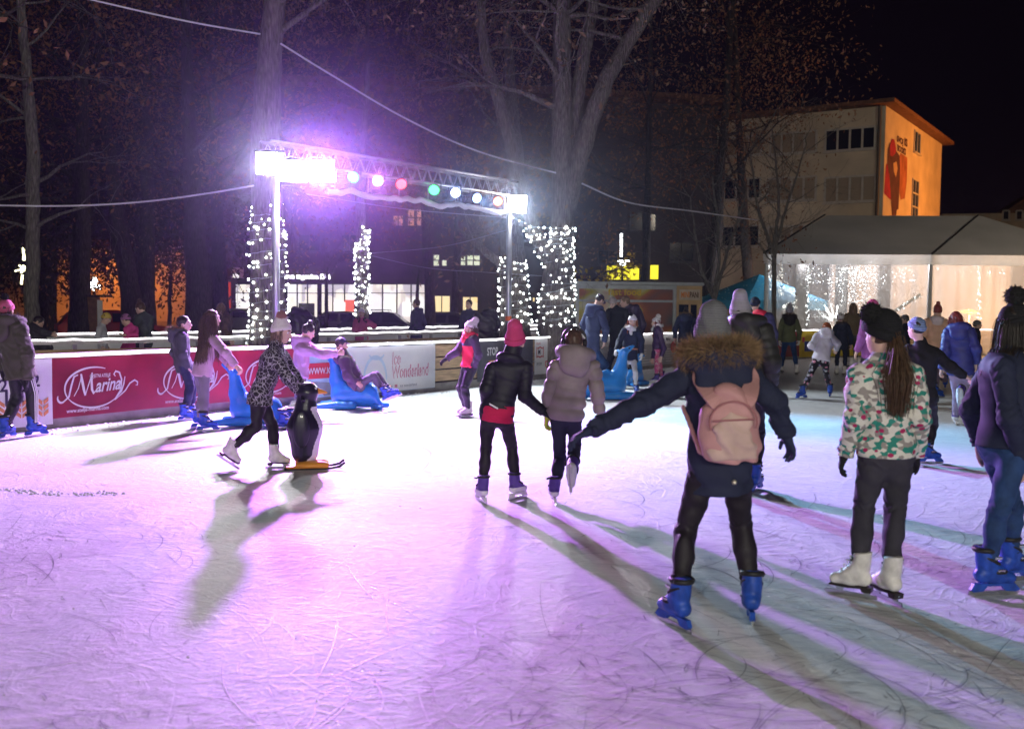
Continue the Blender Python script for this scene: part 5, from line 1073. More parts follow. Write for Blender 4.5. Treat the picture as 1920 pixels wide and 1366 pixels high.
def fur(g, P, r, n, ln, away=None, wd=.0045):
    P = [np.asarray(p) for p in P]
    for _ in range(n):
        t = random.random() * (len(P) - 1); i = min(int(t), len(P) - 2); c = P[i] * (1 - t + i) + P[i + 1] * (t - i); v = rng.normal(0, 1, 3)
        if away is not None: v = v + away * .6
        v = unit(v); b = c + v * r * random.uniform(.6, 1); tip = b + unit(v + rng.normal(0, .45, 3) + A(0, 0, -.25)) * ln * random.uniform(.6, 1.3); s1 = unit(np.cross(v, rng.normal(0, 1, 3))); s2 = np.cross(v, s1)
        g.add([b + s1 * wd, b - s1 * .5 * wd + s2 * .87 * wd, b - s1 * .5 * wd - s2 * .87 * wd, tip], [(0, 1, 3), (1, 2, 3), (2, 0, 3)])
def ik(a, b, l1, l2, hint):
    v = b - a; L = np.linalg.norm(v); d = v / max(L, 1e-6)
    if L >= (l1 + l2) * .999: return a + v * l1 / (l1 + l2)
    x = (l1 * l1 - l2 * l2 + L * L) / (2 * L); hgt = math.sqrt(max(0, l1 * l1 - x * x)); hn = unit(hint - d * np.dot(hint, d)); return a + d * x + hn * hgt
def yawv(a): a = math.radians(a); return A(math.sin(a), math.cos(a), 0)
class Person: pass
def person(label, px, top, yaw, foot=None, D=None, B=None, ftL=None, ftR=None, O={}, hy=0, hp=0, ht=0, fL=-12, fR=12, pL=0, pR=0, shw=1.0, stance=.065, lean=(0, 0),
           jacket=None, pants=None, skate='blue', hat=None, hair=None, hands=None, hood=None, scarf=None, curl=(28, 28), glove=None, group="skaters on the rink", extra=None, fine=1.0, armout=.09, zfloor=0.0, face=True, slim=1.0):
    """a dressed figure; joints named in O are given as photo pixels (x, y, depth offset) and the rest follow from proportions"""
    F = yawv(yaw); R = A(F[1], -F[0], 0); up = A(0, 0, 1); L_ = -R
    gL = G(*ftL) if ftL and len(ftL) == 2 else None; gR = G(*ftR) if ftR and len(ftR) == 2 else None
    if D is None:
        ds = [g_[1] for g_ in (gL, gR) if g_ is not None]; D = G(*foot)[1] if foot else float(np.mean(ds))
    root = J(px, 600, D); root[2] = zfloor
    sk = skate is not None and skate != 'boot'; hatth = .02 if hat else .012
    if B is None: B = (J(px, top, D)[2] - zfloor - hatth - (.07 if sk else .03))
    k = B / 1.6; az = (.15 if sk else .085) * k; zs = .07 * k if sk else .02
    q = {}
    def pt(n):
        v = O[n]; return J(v[0], v[1], D + (v[2] if len(v) > 2 else 0)) if not isinstance(v, np.ndarray) else v
    spine = unit(up + F * lean[0] + R * lean[1])
    q['hip'] = pt('hip') if 'hip' in O else root + up * (zs + .525 * B)
    q['neck'] = pt('neck') if 'neck' in O else q['hip'] + spine * .295 * B
    spine = unit(q['neck'] - q['hip'])
    q['head'] = pt('head') if 'head' in O else q['neck'] + unit(spine * .6 + up + F * .25) * .118 * B
    Rt = unit(R - spine * np.dot(R, spine)); Ft = np.cross(up, Rt) if abs(spine[2]) > .99 else unit(np.cross(spine, Rt)); Ft = Ft if np.dot(Ft, F) > 0 else -Ft
    for s, n in ((-1, 'L'), (1, 'R')):
        q['sh' + n] = pt('sh' + n) if 'sh' + n in O else q['neck'] - spine * .028 * B + Rt * s * .091 * B * shw
        q['hp' + n] = q['hip'] + Rt * s * .05 * B - spine * .02 * B
        gg = gL if n == 'L' else gR
        q['an' + n] = pt('an' + n) if 'an' + n in O else (gg + up * az if gg is not None else root + R * s * stance * B + up * az)
        q['wr' + n] = pt('wr' + n) if 'wr' + n in O else q['sh' + n] + unit(-up + R * s * armout * 2.4 + F * .12) * .30 * B
        q['kn' + n] = pt('kn' + n) if 'kn' + n in O else ik(q['hp' + n], q['an' + n], .242 * B, .236 * B, F + R * s * .1)
        q['el' + n] = pt('el' + n) if 'el' + n in O else ik(q['sh' + n], q['wr' + n], .172 * B, .148 * B, -F * .8 + R * s * .5 - up * .3)
    t = empty("person", root, label, "person", group); o = world_loc(t)
    h = max(.009, min(.022, .0011 * D)) * fine
    # ---- head
    hf = yawv(yaw + hy); cp, sp = math.cos(math.radians(hp)), math.sin(math.radians(hp)); hs = k ** .45 * 1.0
    hx = A(hf[1], -hf[0], 0); hyv = unit(hf * cp - up * sp); hz = np.cross(hx, hyv)
    if ht: c_, s_ = math.cos(math.radians(ht)), math.sin(math.radians(ht)); hx, hz = hx * c_ + hz * s_, hz * c_ - hx * s_
    H = q['head']; loc = lambda x, y, z: H + (hx * x + hyv * y + hz * z) * hs
    ax = (hx, hyv, hz); E_ = lambda f, c, r, kk=.02, neg=False: f.ell(loc(*c), [x * hs for x in r], ax, kk, neg)
    fh_ = min(.008, max(.006, h * .6)) if face else .010
    f = Field(H - .17, H + .17, fh_)
    E_(f, (0, -.008, .022), (.073, .092, .096)); E_(f, (0, .028, -.045), (.056, .062, .066), .03); E_(f, (0, .055, -.092), (.024, .024, .02), .02)
    f.cone(loc(0, .082, .012), loc(0, .106, -.028), .010 * hs, .0145 * hs, .012); E_(f, (.074, -.012, -.012), (.012, .022, .032), .006); E_(f, (-.074, -.012, -.012), (.012, .022, .032), .006)
    E_(f, (0, .086, .030), (.045, .012, .010), .02); E_(f, (0, .086, -.060), (.024, .012, .007), .008); E_(f, (0, .085, -.070), (.02, .012, .007), .008)
    E_(f, (.032, .098, .008), (.019, .014, .012), .012, True); E_(f, (-.032, .098, .008), (.019, .014, .012), .012, True)
    f.cone(loc(0, -.015, -.06), q['neck'] - spine * .01, .050 * hs, .054 * hs, .03)
    parts = [f.nets(1)]
    e = Field(H - .17, H + .17, .005)
    if face: E_(e, (.031, .074, .008), (.0135, .0135, .0135), 0); E_(e, (-.031, .074, .008), (.0135, .0135, .0135), 0); parts.append(e.nets(0))
    # trunk and limbs under the clothes
    b = Field(np.min(list(q.values()), 0) - .15, np.max(list(q.values()), 0) + .15, max(.024, h * 1.5))
    b.cone(q['hip'], q['hip'] + (q['neck'] - q['hip']) * .75, .11 * k, .12 * k, .04, Rt, .62); b.cone(q['hip'] + (q['neck'] - q['hip']) * .75, q['neck'], .11 * k, .05 * k, .04, Rt, .65); b.cone(q['shL'] * .8 + q['shR'] * .2, q['shR'] * .8 + q['shL'] * .2, .045 * k, .045 * k, .03)
    for n in 'LR':
        b.cone(q['hp' + n], q['kn' + n], .058 * k, .042 * k, .03); b.cone(q['kn' + n], q['an' + n], .042 * k, .034 * k, .03); b.cone(q['sh' + n], q['el' + n], .038 * k, .033 * k, .02); b.cone(q['el' + n], q['wr' + n] - unit(q['wr' + n] - q['el' + n]) * .03, .033 * k, .030 * k, .02)
    parts.append(b.nets(1)); hd = {}
    for s, n in ((-1, 'L'), (1, 'R')):
        d = unit(q['wr' + n] - q['el' + n]); side = unit(F * .9 + R * -s * .35 + up * .15)
        if abs(np.dot(side, d)) > .85: side = up
        hd[n] = hand(q['wr' + n] + d * .005, d, side, k ** .7, curl[0 if n == 'L' else 1], -s if True else s)
    gl = glove or {}
    if not glove: parts += [hd['L'], hd['R']]
    def pick(c, i):
        m = np.zeros(len(c), int); l = (c - H) / hs; x, y, z = l @ hx, l @ hyv, l @ hz
        if i == 0:
            m[(y > .07) & (np.abs(x) < .024) & (z < -.053) & (z > -.078)] = 1; m[(y > .07) & (np.abs(x) > .016) & (np.abs(x) < .048) & (z > .026) & (z < .036)] = 4
        if i == 1 and face: m[:] = 2; m[((np.abs(x) - .031) ** 2 + (z - .007) ** 2 < .0075 ** 2)] = 3
        return m
    link("body", sdf_mesh("body", parts, [SKIN, LIP, EYEW, IRIS, BROW], o, pick), t)
    if glove:
        for n in 'LR': link("glove", sdf_mesh("glove", [hd[n]], glove, o), t)
    # ---- trousers
    if pants:
        pm, ex = pants[0], (pants[1] if len(pants) > 1 else 0.0); lo = np.min([q[x] for x in ('hip', 'knL', 'knR', 'anL', 'anR')], 0) - .2; hi = np.max([q[x] for x in ('hip', 'knL', 'knR', 'anL', 'anR')], 0) + .2
        f = Field(lo, hi, h); f.cone(q['hip'] + spine * .05 * B, q['hip'] - spine * .03 * B, .128 * k * slim + ex, .128 * k * slim + ex, .05, Rt, .72)
        for n in 'LR':
            a, kn, an = q['hp' + n], q['kn' + n], q['an' + n]; shin = an - kn
            f.cone(a, kn, .082 * k * slim + ex, .054 * k * slim + ex, .035, bun=[(.005 + ex * .3, .045, .96, .13), (.004 + ex * .2, .06, .08, .16)]); f.cone(kn, kn + shin * .35, .053 * k * slim + ex, .053 * k * slim + ex, .02); f.cone(kn + shin * .35, an + (kn - an) * .12, .053 * k * slim + ex, .040 * k * slim + ex * 1.3, .02, bun=[(.0045 + ex * .35, .034, .92, .28)])
            bk = unit(np.cross(np.cross(shin, F), shin)); f.ell(kn + shin * .3 - F * .018 * k, [.042 * k, .042 * k, .1 * k], (R, F, up), .03)
        f.fold(.0035 + ex * .12, 20, len(label)); link("trousers", sdf_mesh("trousers", [f.nets()], pm, o), t)
    # ---- jacket: body, two sleeves, collar
    if jacket:
        jm = jacket['m']; th = jacket.get('th', .02); ln = jacket.get('len', .12) * k; qu = jacket.get('quilt'); fo = jacket.get('fold', .005); fl = jacket.get('flare', 1.0); wd = jacket.get('w', 1.0)
        leg = unit((q['knL'] + q['knR']) / 2 - q['hip']); hd_ = unit(-spine * .55 + leg * .45); hem = q['hip'] + hd_ * ln; sd = Rt
        qq = (qu[0] * k, qu[1]) if qu else None
        f = Field(np.min([hem, q['neck'], q['shL'], q['shR'], q['hip']], 0) - .3, np.max([hem, q['neck'], q['shL'], q['shR'], q['hip']], 0) + .3, h); w0 = q['hip'] + (q['neck'] - q['hip']) * .38; w1 = q['hip'] + (q['neck'] - q['hip']) * .74
        f.cone(hem, q['hip'], (.140 * fl * wd) * k + th, .138 * wd * k + th, .03, sd, .74, qq); f.cone(q['hip'], w0, .138 * wd * k + th, .118 * wd * k + th, .03, sd, .74, qq); f.cone(w0, w1, .118 * wd * k + th, .136 * wd * k + th, .03, sd, .72, qq); f.cone(w1, q['neck'] - spine * .035 * B, .136 * wd * k + th, .085 * k + th, .04, sd, .70, qq)
        f.cone(q['shL'] * .93 + q['shR'] * .07, q['shR'] * .93 + q['shL'] * .07, .050 * k + th * .9, .050 * k + th * .9, .045)
        f.cone(q['neck'] - spine * .04, q['neck'] + (H - q['neck']) * (.28 + jacket.get('collar', 0)), .062 * k * jacket.get('cr', 1) + th * .6, .056 * k * jacket.get('cr', 1) + th * .5, .03)
        f.fold(fo, jacket.get('ff', 17), len(label) * 1.7); f.cut(hem, unit(-hd_)); tp = [f.nets(0 if qu else 1)]
        for n in 'LR':
            sh, el, wr = q['sh' + n], q['el' + n], q['wr' + n]; d = unit(wr - el); s1 = Field(np.min([sh, el, wr], 0) - .16, np.max([sh, el, wr], 0) + .16, h * .9)
            q2 = (qq[0], qq[1] * .6) if qq else None; s1.cone(sh, el, .054 * k * wd + th * .8, .045 * k * wd + th * .7, .03, quilt=q2, bun=None if q2 else [(.006, .05, .92, .22), (.005, .06, .1, .2)]); s1.cone(el, wr + d * .03, .045 * k * wd + th * .7, .034 * k + th * .6, .03, quilt=q2, bun=None if q2 else [(.006, .04, .9, .3), (.006, .045, .05, .16)]); s1.fold(fo * .9, 24, len(label) + ord(n)); s1.cut(wr + d * .004, -d); tp.append(s1.nets())
        pk = jacket.get('pick'); pkf = (lambda c, i: pk(c, i, q, k, spine, Rt, Ft, hem)) if pk else None
        link("jacket", sdf_mesh("jacket", tp, jm, o, pkf), t)
        if jacket.get('band'):       # strip of the garment below
            bm, bl = jacket['band']; f = Field(hem - .3, hem + .3, h); e2 = hem + hd_ * bl; f.cone(q['hip'], e2, .140 * k + .022, .146 * k + .024, .02, sd, .78); f.fold(.006, 16, 3); f.cut(e2, unit(-hd_)); link("jumper_hem", sdf_mesh("jumper_hem", [f.nets()], bm, o), t)
    back = -Ft; nk = q['neck']
    if hood:
        hm, fm = hood.get('m', jacket['m'] if not isinstance(jacket['m'], list) else jacket['m'][0]), hood.get('fur'); sc = hood.get('s', 1.0) * k
        f = Field(nk - .32 * k, nk + .32 * k, h); P = []
        for a in np.linspace(-125, 125, 13): ar = math.radians(a); P.append(nk + (back * math.cos(ar) * .13 + Rt * math.sin(ar) * .115) * sc + spine * (.035 + .02 * math.cos(ar)) * sc + back * .01)
        for a, c in zip(P, P[1:]): f.cone(a, c, .045 * sc, .045 * sc, .03)
        po = hood.get('pouch', 1.0); f.ell(nk + back * (.065 + .06 * po) * sc - spine * .045 * sc, [.125 * sc * po, .06 * sc * po, .10 * sc * po], (Rt, back, spine), .05); f.fold(.007, 13, 5); hm_o = link("hood", sdf_mesh("hood", [f.nets()], hm, o), t)
        if fm: g = MB(); fur(g, [p + spine * .025 * sc + back * .012 for p in P], .042 * sc, hood.get('n', 1300), .05 * sc, None, .0012 + .00022 * D); g.build("fur_trim", fm, hm_o)
    if scarf:
        f = Field(nk - .25, nk + .28, h * .8)
        P = [nk + spine * .035 * k + (Ft * math.cos(a) * .085 + Rt * math.sin(a) * .088) * k + A(0, 0, .012 * math.sin(3 * a)) for a in np.linspace(0, 2 * math.pi, 15)]
        for a, c in zip(P, P[1:]): f.cone(a, c, .042 * k, .042 * k, .02)
        f.cone(P[0], P[0] + Ft * .05 - spine * .10, .05 * k, .035 * k, .03); f.fold(.007, 22, 2); link("scarf", sdf_mesh("scarf", [f.nets()], scarf, o), t)
    # ---- hair
    if hair:
        kind, hm = hair[0], hair[1]; Lh = hair[2] if len(hair) > 2 else .3; pr = []
        f = Field(H - .19, H + .19, .009); E_(f, (0, -.014, .028), (.081, .098, .100), 0)
        f.cut(loc(0, .058, .055), unit(-hyv * .86 + hz * .5)); f.cut(loc(0, -.03, -.075), unit(hz)); f.fold(.004, 45, 3)
        if kind == 'bun': E_(f, (0, -.03, .145), (.042, .042, .04), .02)
        pr.append(f.nets(1)); hv, hq = pr[0]; g = MB(); o3 = len(hv); g.add(hv, hq.tolist()); rad = .0013 + .00022 * D
        if kind in ('long', 'pony', 'curly'):
            n = hair[3] if len(hair) > 3 else 260
            for i in range(n):
                if kind == 'pony':
                    p = loc(*(rng.normal(0, .014, 3) + A(0, -.098, .0))); v = unit(-hyv * .7 - up * .6 + rng.normal(0, .15, 3)); away = rng.normal(0, 1, 3); away[2] = 0
                else:
                    a = random.uniform(75, 285) * math.pi / 180; el = random.uniform(-.3, .75); p = loc(math.sin(a) * .076 * math.cos(el), math.cos(a) * .092 * math.cos(el) - .01, .02 + math.sin(el) * .09); v = unit(p - H + rng.normal(0, .03, 3) - up * .12); away = None
                P = [p]; Ln = Lh * random.uniform(.72, 1.08) * k; ds = Ln / 11; ph = random.random() * 6
                for j in range(11):
                    v = unit(v + A(0, 0, -.75) + rng.normal(0, .05, 3)); p = p + v * ds
                    if kind == 'curly': p = p + (Rt * math.cos(ph + j * 1.5) + Ft * math.sin(ph + j * 1.5)) * .009
                    if kind == 'pony': p = p + away * .0065 * math.sin(math.pi * (j + 1) / 12) * (1 if j < 7 else -.6)
                    l = p - H; x, y, z = l @ hx / .079, (l @ hyv + .01) / .097, (l @ hz - .02) / .1; rr = math.sqrt(x * x + y * y + z * z)
                    if rr < hs: p = H + (p - H) * (hs / max(rr, .2))
                    w = p - nk; ht_ = w @ spine
                    if ht_ < .02:                                   # rest on the shoulders and back
                        x, y = w @ Rt, w @ Ft; lim = (.098 + .035) * k * min(1, .62 + max(0, -ht_) * 3); e_ = math.sqrt((x / 1.45) ** 2 + y * y)
                        if e_ < lim: sgn = -1 if (y < .01 or kind == 'pony') else 1; p = p + Ft * (sgn * math.sqrt(max(0, lim * lim - (x / 1.45) ** 2)) - y) * .8
                    P.append(p)
                g.tube(P, list(np.linspace(rad, rad * .55, 12)), 3, cap=False)
        g.build("hair", hm, t, smooth=True)
    # ---- hat
    if hat:
        hm = hat['m']; tall = hat.get('tall', 1.0); f = Field(H - .2, H + .27, .008); hr = hat.get('r', 1.0); r = (.084 * hr, .102 * hr, .106 * hr); kd = hat.get('kind', 'beanie')
        if kd == 'beanie':
            E_(f, (0, -.012, .03), r, 0)
            if tall > 1: f.cone(loc(0, -.015, .05), loc(0, -.025 - .03 * (tall - 1), .05 + .115 * tall - .062), .079 * hs, hat.get('tip', .064) * hs, .03)
            f.cut(loc(0, 0, .016), unit(hz - hyv * .4)); f.fold(.003, 30, 1); b2 = Field(H - .2, H + .2, .008); E_(b2, (0, -.012, .028), (.093 * hr, .111 * hr, .116 * hr), 0); nb = unit(hz - hyv * .4); b2.cut(loc(0, 0, .010), nb); b2.cut(loc(0, 0, .010) + nb * .052 * hs, -nb)
            ho = link("hat", sdf_mesh("hat", [f.nets(), b2.nets()], [hm, hat.get('m2', hm)], o, lambda c, i: np.full(len(c), i)), t)
        elif kd == 'cap':
            E_(f, (0, -.01, .035), (.083, .1, .092), 0); f.cut(loc(0, 0, .05), hz); ho = link("cap", sdf_mesh("cap", [f.nets()], hm, o), t); g = MB(); out = [(math.sin(a) * .07, .06 + math.cos(a) * .10) for a in np.linspace(-1.5, 1.5, 13)]; g.prism([(x * hs, y * hs) for x, y in out], loc(0, 0, .05), hx, unit(hyv - hz * .15), hz, .008); g.build("peak", hm, ho)
        if hat.get('pom') is not None:
            c = loc(*hat.get('at', (0, -.03, .165))); g = MB(); g.ball(c, .044 * hat.get('pr', 1), 12, 8); fur(g, [c, c + A(0, 0, .001)], .042 * hat.get('pr', 1), 1100, .016 * hat.get('pr', 1), None, .003 + .0002 * D); g.build("pompom", hat['pom'], ho)
    if skate:
        for s, n, fy, pp in ((-1, 'L', fL, pL), (1, 'R', fR, pR)):
            fd = yawv(yaw + fy); pr = math.radians(pp); put_skate(t, skate, q['an' + n], fd * math.cos(pr) - up * math.sin(pr), up * math.cos(pr) + fd * math.sin(pr), k)
    if extra: extra(t, q, k, F, R, spine, Rt, Ft, o, h, loc, hs, D)
    return t
# ================================================================= SKATING AIDS
SEALB = mat("seal_blue", (.03, .22, .62), .3, vary=.08, coat=.3); EYEB = mat("toy_eye", (.01, .01, .012), .2, vary=0)
def m_sealw(m, nt, b, src):
    s = nodes(nt, "ShaderNodeSeparateXYZ"); nt.links.new(src, s.inputs[0]); a = nodes(nt, "ShaderNodeMath", operation='MULTIPLY_ADD'); nt.links.new(s.outputs[0], a.inputs[0]); a.inputs[1].default_value = .9; a.inputs[2].default_value = 0.0
    nt.links.new(ramp(nt, a.outputs[0], [(.02, (.03, .22, .62)), (.2, (.25, .5, .8))]), b.inputs["Base Color"])
def seal_meshes():
    f = Field((-.62, -.3, -.01), (.62, .3, .98), .016)
    f.cone((-.27, 0, .23), (.10, 0, .22), .20, .19, .05); f.cone((.08, 0, .22), (.20, 0, .45), .18, .115, .08); f.cone((.20, 0, .45), (.25, 0, .74), .112, .070, .05); f.cone((.25, 0, .76), (.42, 0, .86), .066, .026, .04); f.cone((-.34, 0, .16), (-.5, 0, .08), .12, .05, .08); f.cone((-.12, 0, .40), (-.02, 0, .46), .05, .035, .06)
    f.cut((0, 0, .03), (0, 0, 1)); body = sdf_mesh("body", [f.nets(2)], SEALB); fl = []
    for s in (-1, 1): f = Field((-.35, -.5, -.02), (.75, .5, .18), .012); f.cone((-.12, s * .20, .075), (.12, s * .22, .07), .062, .066, .03); f.cone((.12, s * .22, .07), (.56, s * .33, .045), .066, .035, .03); f.cut((0, 0, .015), (0, 0, 1)); fl.append(sdf_mesh("flipper", [f.nets(2)], SEALB))
    f = Field((-.62, -.32, -.01), (-.28, .32, .14), .012)
    for s in (-1, 1): f.cone((-.40, s * .05, .06), (-.56, s * .2, .05), .05, .04, .03)
    tail = sdf_mesh("tail_flipper", [f.nets(2)], SEALB); g = MB(); g.tube([A(.22, -.17, .78), A(.24, -.06, .765), A(.24, .06, .765), A(.22, .17, .78)], .024, 10); grip = g.mesh("handle", SEALB, True)
    g = MB(); [g.ball((.335, s * .045, .83), .014) for s in (-1, 1)]; return [("body", body), ("flipper", fl[0]), ("flipper", fl[1]), ("tail_flipper", tail), ("handle", grip), ("eyes", g.mesh("eyes", EYEB, True))]
SEAL = seal_meshes()
def seal(p, ang, sc, label):
    t = empty("seal_aid", p, label, "skating aid", "blue seal skating aids"); t.rotation_euler = (0, 0, math.radians(ang)); t.scale = (sc,) * 3
    for n, me in SEAL: link(n, me, t)
seal(G(470, 797), 170, .95, "blue seal skating aid held by the long haired girl, partly behind the penguin"); seal(G(655, 766), 172, 1.0, "blue seal skating aid with a boy sitting on its back"); seal(G(1140, 748), 14, 1.1, "pale blue seal skating aid in front of the girl with white tights"); seal(G(1190, 722), 60, .8, "blue seal skating aid mostly hidden behind the girl with white tights")
def penguin():
    p = G(572, 879); t = empty("penguin_aid", p, "black and white penguin skating aid pushed by the girl in the leopard jacket", "skating aid"); t.rotation_euler = (0, 0, math.radians(12)); PK = mat("penguin_black", (.012, .012, .02), .3, vary=.1, coat=.3); PW = mat("penguin_white", (.68, .66, .7), .35, vary=.05, coat=.3); PO = mat("penguin_orange", (.75, .30, .03), .35, vary=.08, coat=.3)
    f = Field((-.25, -.25, .05), (.3, .25, .95), .012); f.cone((0, 0, .18), (0, 0, .42), .135, .165, .04); f.cone((0, 0, .42), (.01, 0, .62), .165, .105, .06); f.cone((.01, 0, .64), (.02, 0, .76), .085, .10, .05); f.ell((.03, 0, .775), (.105, .10, .095), k=.03); f.cut((0, 0, .07), (0, 0, 1))
    link("body", sdf_mesh("body", [f.nets(2)], [PK, PW], pick=lambda c, i: ((c[:, 2] < .63) & (c[:, 0] > .035 - .35 * np.maximum(0, .16 - c[:, 2])) & (np.abs(c[:, 1]) < .115 - .15 * np.maximum(0, c[:, 2] - .5))).astype(int)), t)
    f = Field((.05, -.08, .68), (.3, .08, .86), .008); f.cone((.10, 0, .785), (.215, 0, .765), .04, .010, .01); link("beak", sdf_mesh("beak", [f.nets(1)], PO), t)
    for s in (-1, 1):
        f = Field((-.2, -.3, .2), (.2, .3, .64), .010); f.ell((-.035, s * .162, .42), (.085, .028, .19), k=.01); link("wing", sdf_mesh("wing", [f.nets(1)], PK), t)
        g = MB(); g.ball((.105, s * .062, .815), .014); g.build("eye", PW, None) if False else link("eye", g.mesh("eye", PW, True), t)
        f = Field((-.22, -.2, -.01), (.34, .2, .14), .010); f.ell((.07, s * .085, .055), (.17, .085, .045), k=.01); f.cut((0, 0, .035), (0, 0, 1)); link("foot", sdf_mesh("foot", [f.nets(1)], PO), t)
        g = MB(); g.tube([A(-.2, s * .09, .02), A(.26, s * .09, .02), A(.34, s * .09, .035), A(.39, s * .09, .075)], .014, 8); link("runner", g.mesh("runner", mat("runner_black", (.02, .02, .02), .4), True), t)
    g = MB(); g.tube([A(-.02, -.16, .70), A(-.03, -.06, .735), A(-.03, .06, .735), A(-.02, .16, .70)], .02, 10); link("handle", g.mesh("handle", PK, True), t)
    g = MB(); g.bbox((.02, 0, .035), (.42, .26, .02)); link("base_plate", g.mesh("base_plate", PO), t)
penguin()

# ================================================================= CLOTHES
def m_leopard(m, nt, b, src):
    v = nodes(nt, "ShaderNodeTexVoronoi", i_Scale=24.0); v.feature = 'DISTANCE_TO_EDGE'; n = nodes(nt, "ShaderNodeTexNoise", i_Scale=14.0, i_Detail=3.0); nt.links.new(src, n.inputs["Vector"]); ad = nodes(nt, "ShaderNodeVectorMath", operation='MULTIPLY_ADD'); nt.links.new(n.outputs["Color"], ad.inputs[0]); ad.inputs[1].default_value = (.09, .09, .09); nt.links.new(src, ad.inputs[2]); nt.links.new(ad.outputs[0], v.inputs["Vector"])
    nt.links.new(ramp(nt, v.outputs["Distance"], [(.0, (.40, .38, .42)), (.045, (.34, .32, .36)), (.075, (.03, .025, .03)), (.6, (.012, .01, .014))]), b.inputs["Base Color"])
LEO = pattern("leopard", m_leopard)
def m_print(m, nt, b, src):
    n = nodes(nt, "ShaderNodeTexNoise", i_Scale=5.0, i_Detail=1.0); nt.links.new(src, n.inputs["Vector"]); ad = nodes(nt, "ShaderNodeVectorMath", operation='MULTIPLY_ADD'); nt.links.new(n.outputs["Color"], ad.inputs[0]); ad.inputs[1].default_value = (.05, .05, .04); nt.links.new(src, ad.inputs[2]); mp = nodes(nt, "ShaderNodeMapping"); mp.inputs["Scale"].default_value = (.95, .95, 1.25); nt.links.new(ad.outputs[0], mp.inputs[0])
    v = nodes(nt, "ShaderNodeTexVoronoi", i_Scale=36.0); nt.links.new(mp.outputs[0], v.inputs["Vector"]); s = nodes(nt, "ShaderNodeSeparateXYZ"); nt.links.new(v.outputs["Color"], s.inputs[0])
    c1 = ramp(nt, s.outputs[0], [(0, (.64, .61, .56)), (.34, (.025, .21, .17)), (.54, (.28, .25, .24)), (.76, (.66, .63, .58)), (.93, (.03, .24, .20))], True)
    v2 = nodes(nt, "ShaderNodeTexVoronoi", i_Scale=15.0); nt.links.new(mp.outputs[0], v2.inputs["Vector"]); d = ramp(nt, v2.outputs["Distance"], [(0, (1, 1, 1)), (.25, (0, 0, 0))], True); mx = nodes(nt, "ShaderNodeMixRGB"); nt.links.new(d, mx.inputs[0]); nt.links.new(c1, mx.inputs[1]); mx.inputs[2].default_value = (.36, .02, .10, 1); nt.links.new(mx.outputs[0], b.inputs["Base Color"])
PRINT = pattern("print", m_print)
def m_floral(m, nt, b, src):
    v = nodes(nt, "ShaderNodeTexVoronoi", i_Scale=15.0); nt.links.new(src, v.inputs["Vector"]); s = nodes(nt, "ShaderNodeSeparateXYZ"); nt.links.new(v.outputs["Color"], s.inputs[0]); c = ramp(nt, s.outputs[0], [(0, (.6, .25, .35)), (.3, (.5, .5, .55)), (.6, (.2, .2, .3))], True); d = ramp(nt, v.outputs["Distance"], [(0, (1, 1, 1)), (.42, (0, 0, 0))], True)
    mx = nodes(nt, "ShaderNodeMixRGB"); nt.links.new(d, mx.inputs[0]); mx.inputs[1].default_value = (.015, .012, .02, 1); nt.links.new(c, mx.inputs[2]); nt.links.new(mx.outputs[0], b.inputs["Base Color"])
FLORAL = pattern("floral", m_floral)
def m_camo(m, nt, b, src): n = nodes(nt, "ShaderNodeTexNoise", i_Scale=14.0, i_Detail=2.0); nt.links.new(src, n.inputs["Vector"]); nt.links.new(ramp(nt, n.outputs["Fac"], [(.3, (.65, .10, .28)), (.46, (.75, .30, .42)), (.54, (.55, .06, .20)), (.62, (.75, .55, .6))], True), b.inputs["Base Color"])
PINKCAMO = pattern("pink_camo", m_camo)
NAVY = cloth("navy", (.018, .022, .05)); BLACK = cloth("black", (.012, .011, .014)); OLIVE = cloth("olive", (.062, .060, .042)); MAUVE = cloth("mauve", (.42, .29, .37)); PINKJ = cloth("dusty_pink", (.44, .27, .40)); PLUM = cloth("plum", (.06, .042, .07)); TAUPE = cloth("taupe", (.23, .185, .185), rough=.55, bump=.08); RED = cloth("red", (.72, .03, .07), rough=.6); DKGREY = cloth("dark_grey", (.05, .045, .06)); GREYJ = cloth("grey_denim", (.16, .15, .18), bump=.2); JEANS = cloth("blue_jeans", (.02, .05, .14), vary=.4, vs=9, bump=.2, bs=140); DKJEAN = cloth("dark_jeans", (.018, .022, .05), vary=.4, bump=.2)
WHITEJ = cloth("white_silver", (.62, .58, .68), rough=.5); PEACH = cloth("peach", (.62, .36, .24)); BLUEP = cloth("blue_puffer", (.035, .035, .17), rough=.5); GREENP = cloth("green_parka", (.10, .11, .05)); PURPJ = cloth("purple_jacket", (.055, .05, .12)); NAVYL = cloth("navy_coat", (.04, .05, .11)); BLKO = cloth("black_olive", (.028, .028, .024), rough=.55); TIGHTS = cloth("white_tights", (.62, .58, .62)); LILACP = cloth("lilac_pants", (.27, .20, .30)); LEGG = cloth("black_leggings", (.016, .012, .018), rough=.6); BRNJ = cloth("olive_brown", (.17, .12, .065)); PURPK = knit("magenta_knit", (.32, .10, .33), 40); FUCHSIA = cloth("fuchsia", (.62, .06, .26)); CRIMS = knit("crimson_fleece", (.5, .015, .07), 70); WINE = cloth("wine", (.09, .018, .04)); TRACK = cloth("track_black", (.016, .016, .02), rough=.5); SKIRTB = cloth("skirt_dark", (.03, .03, .04))
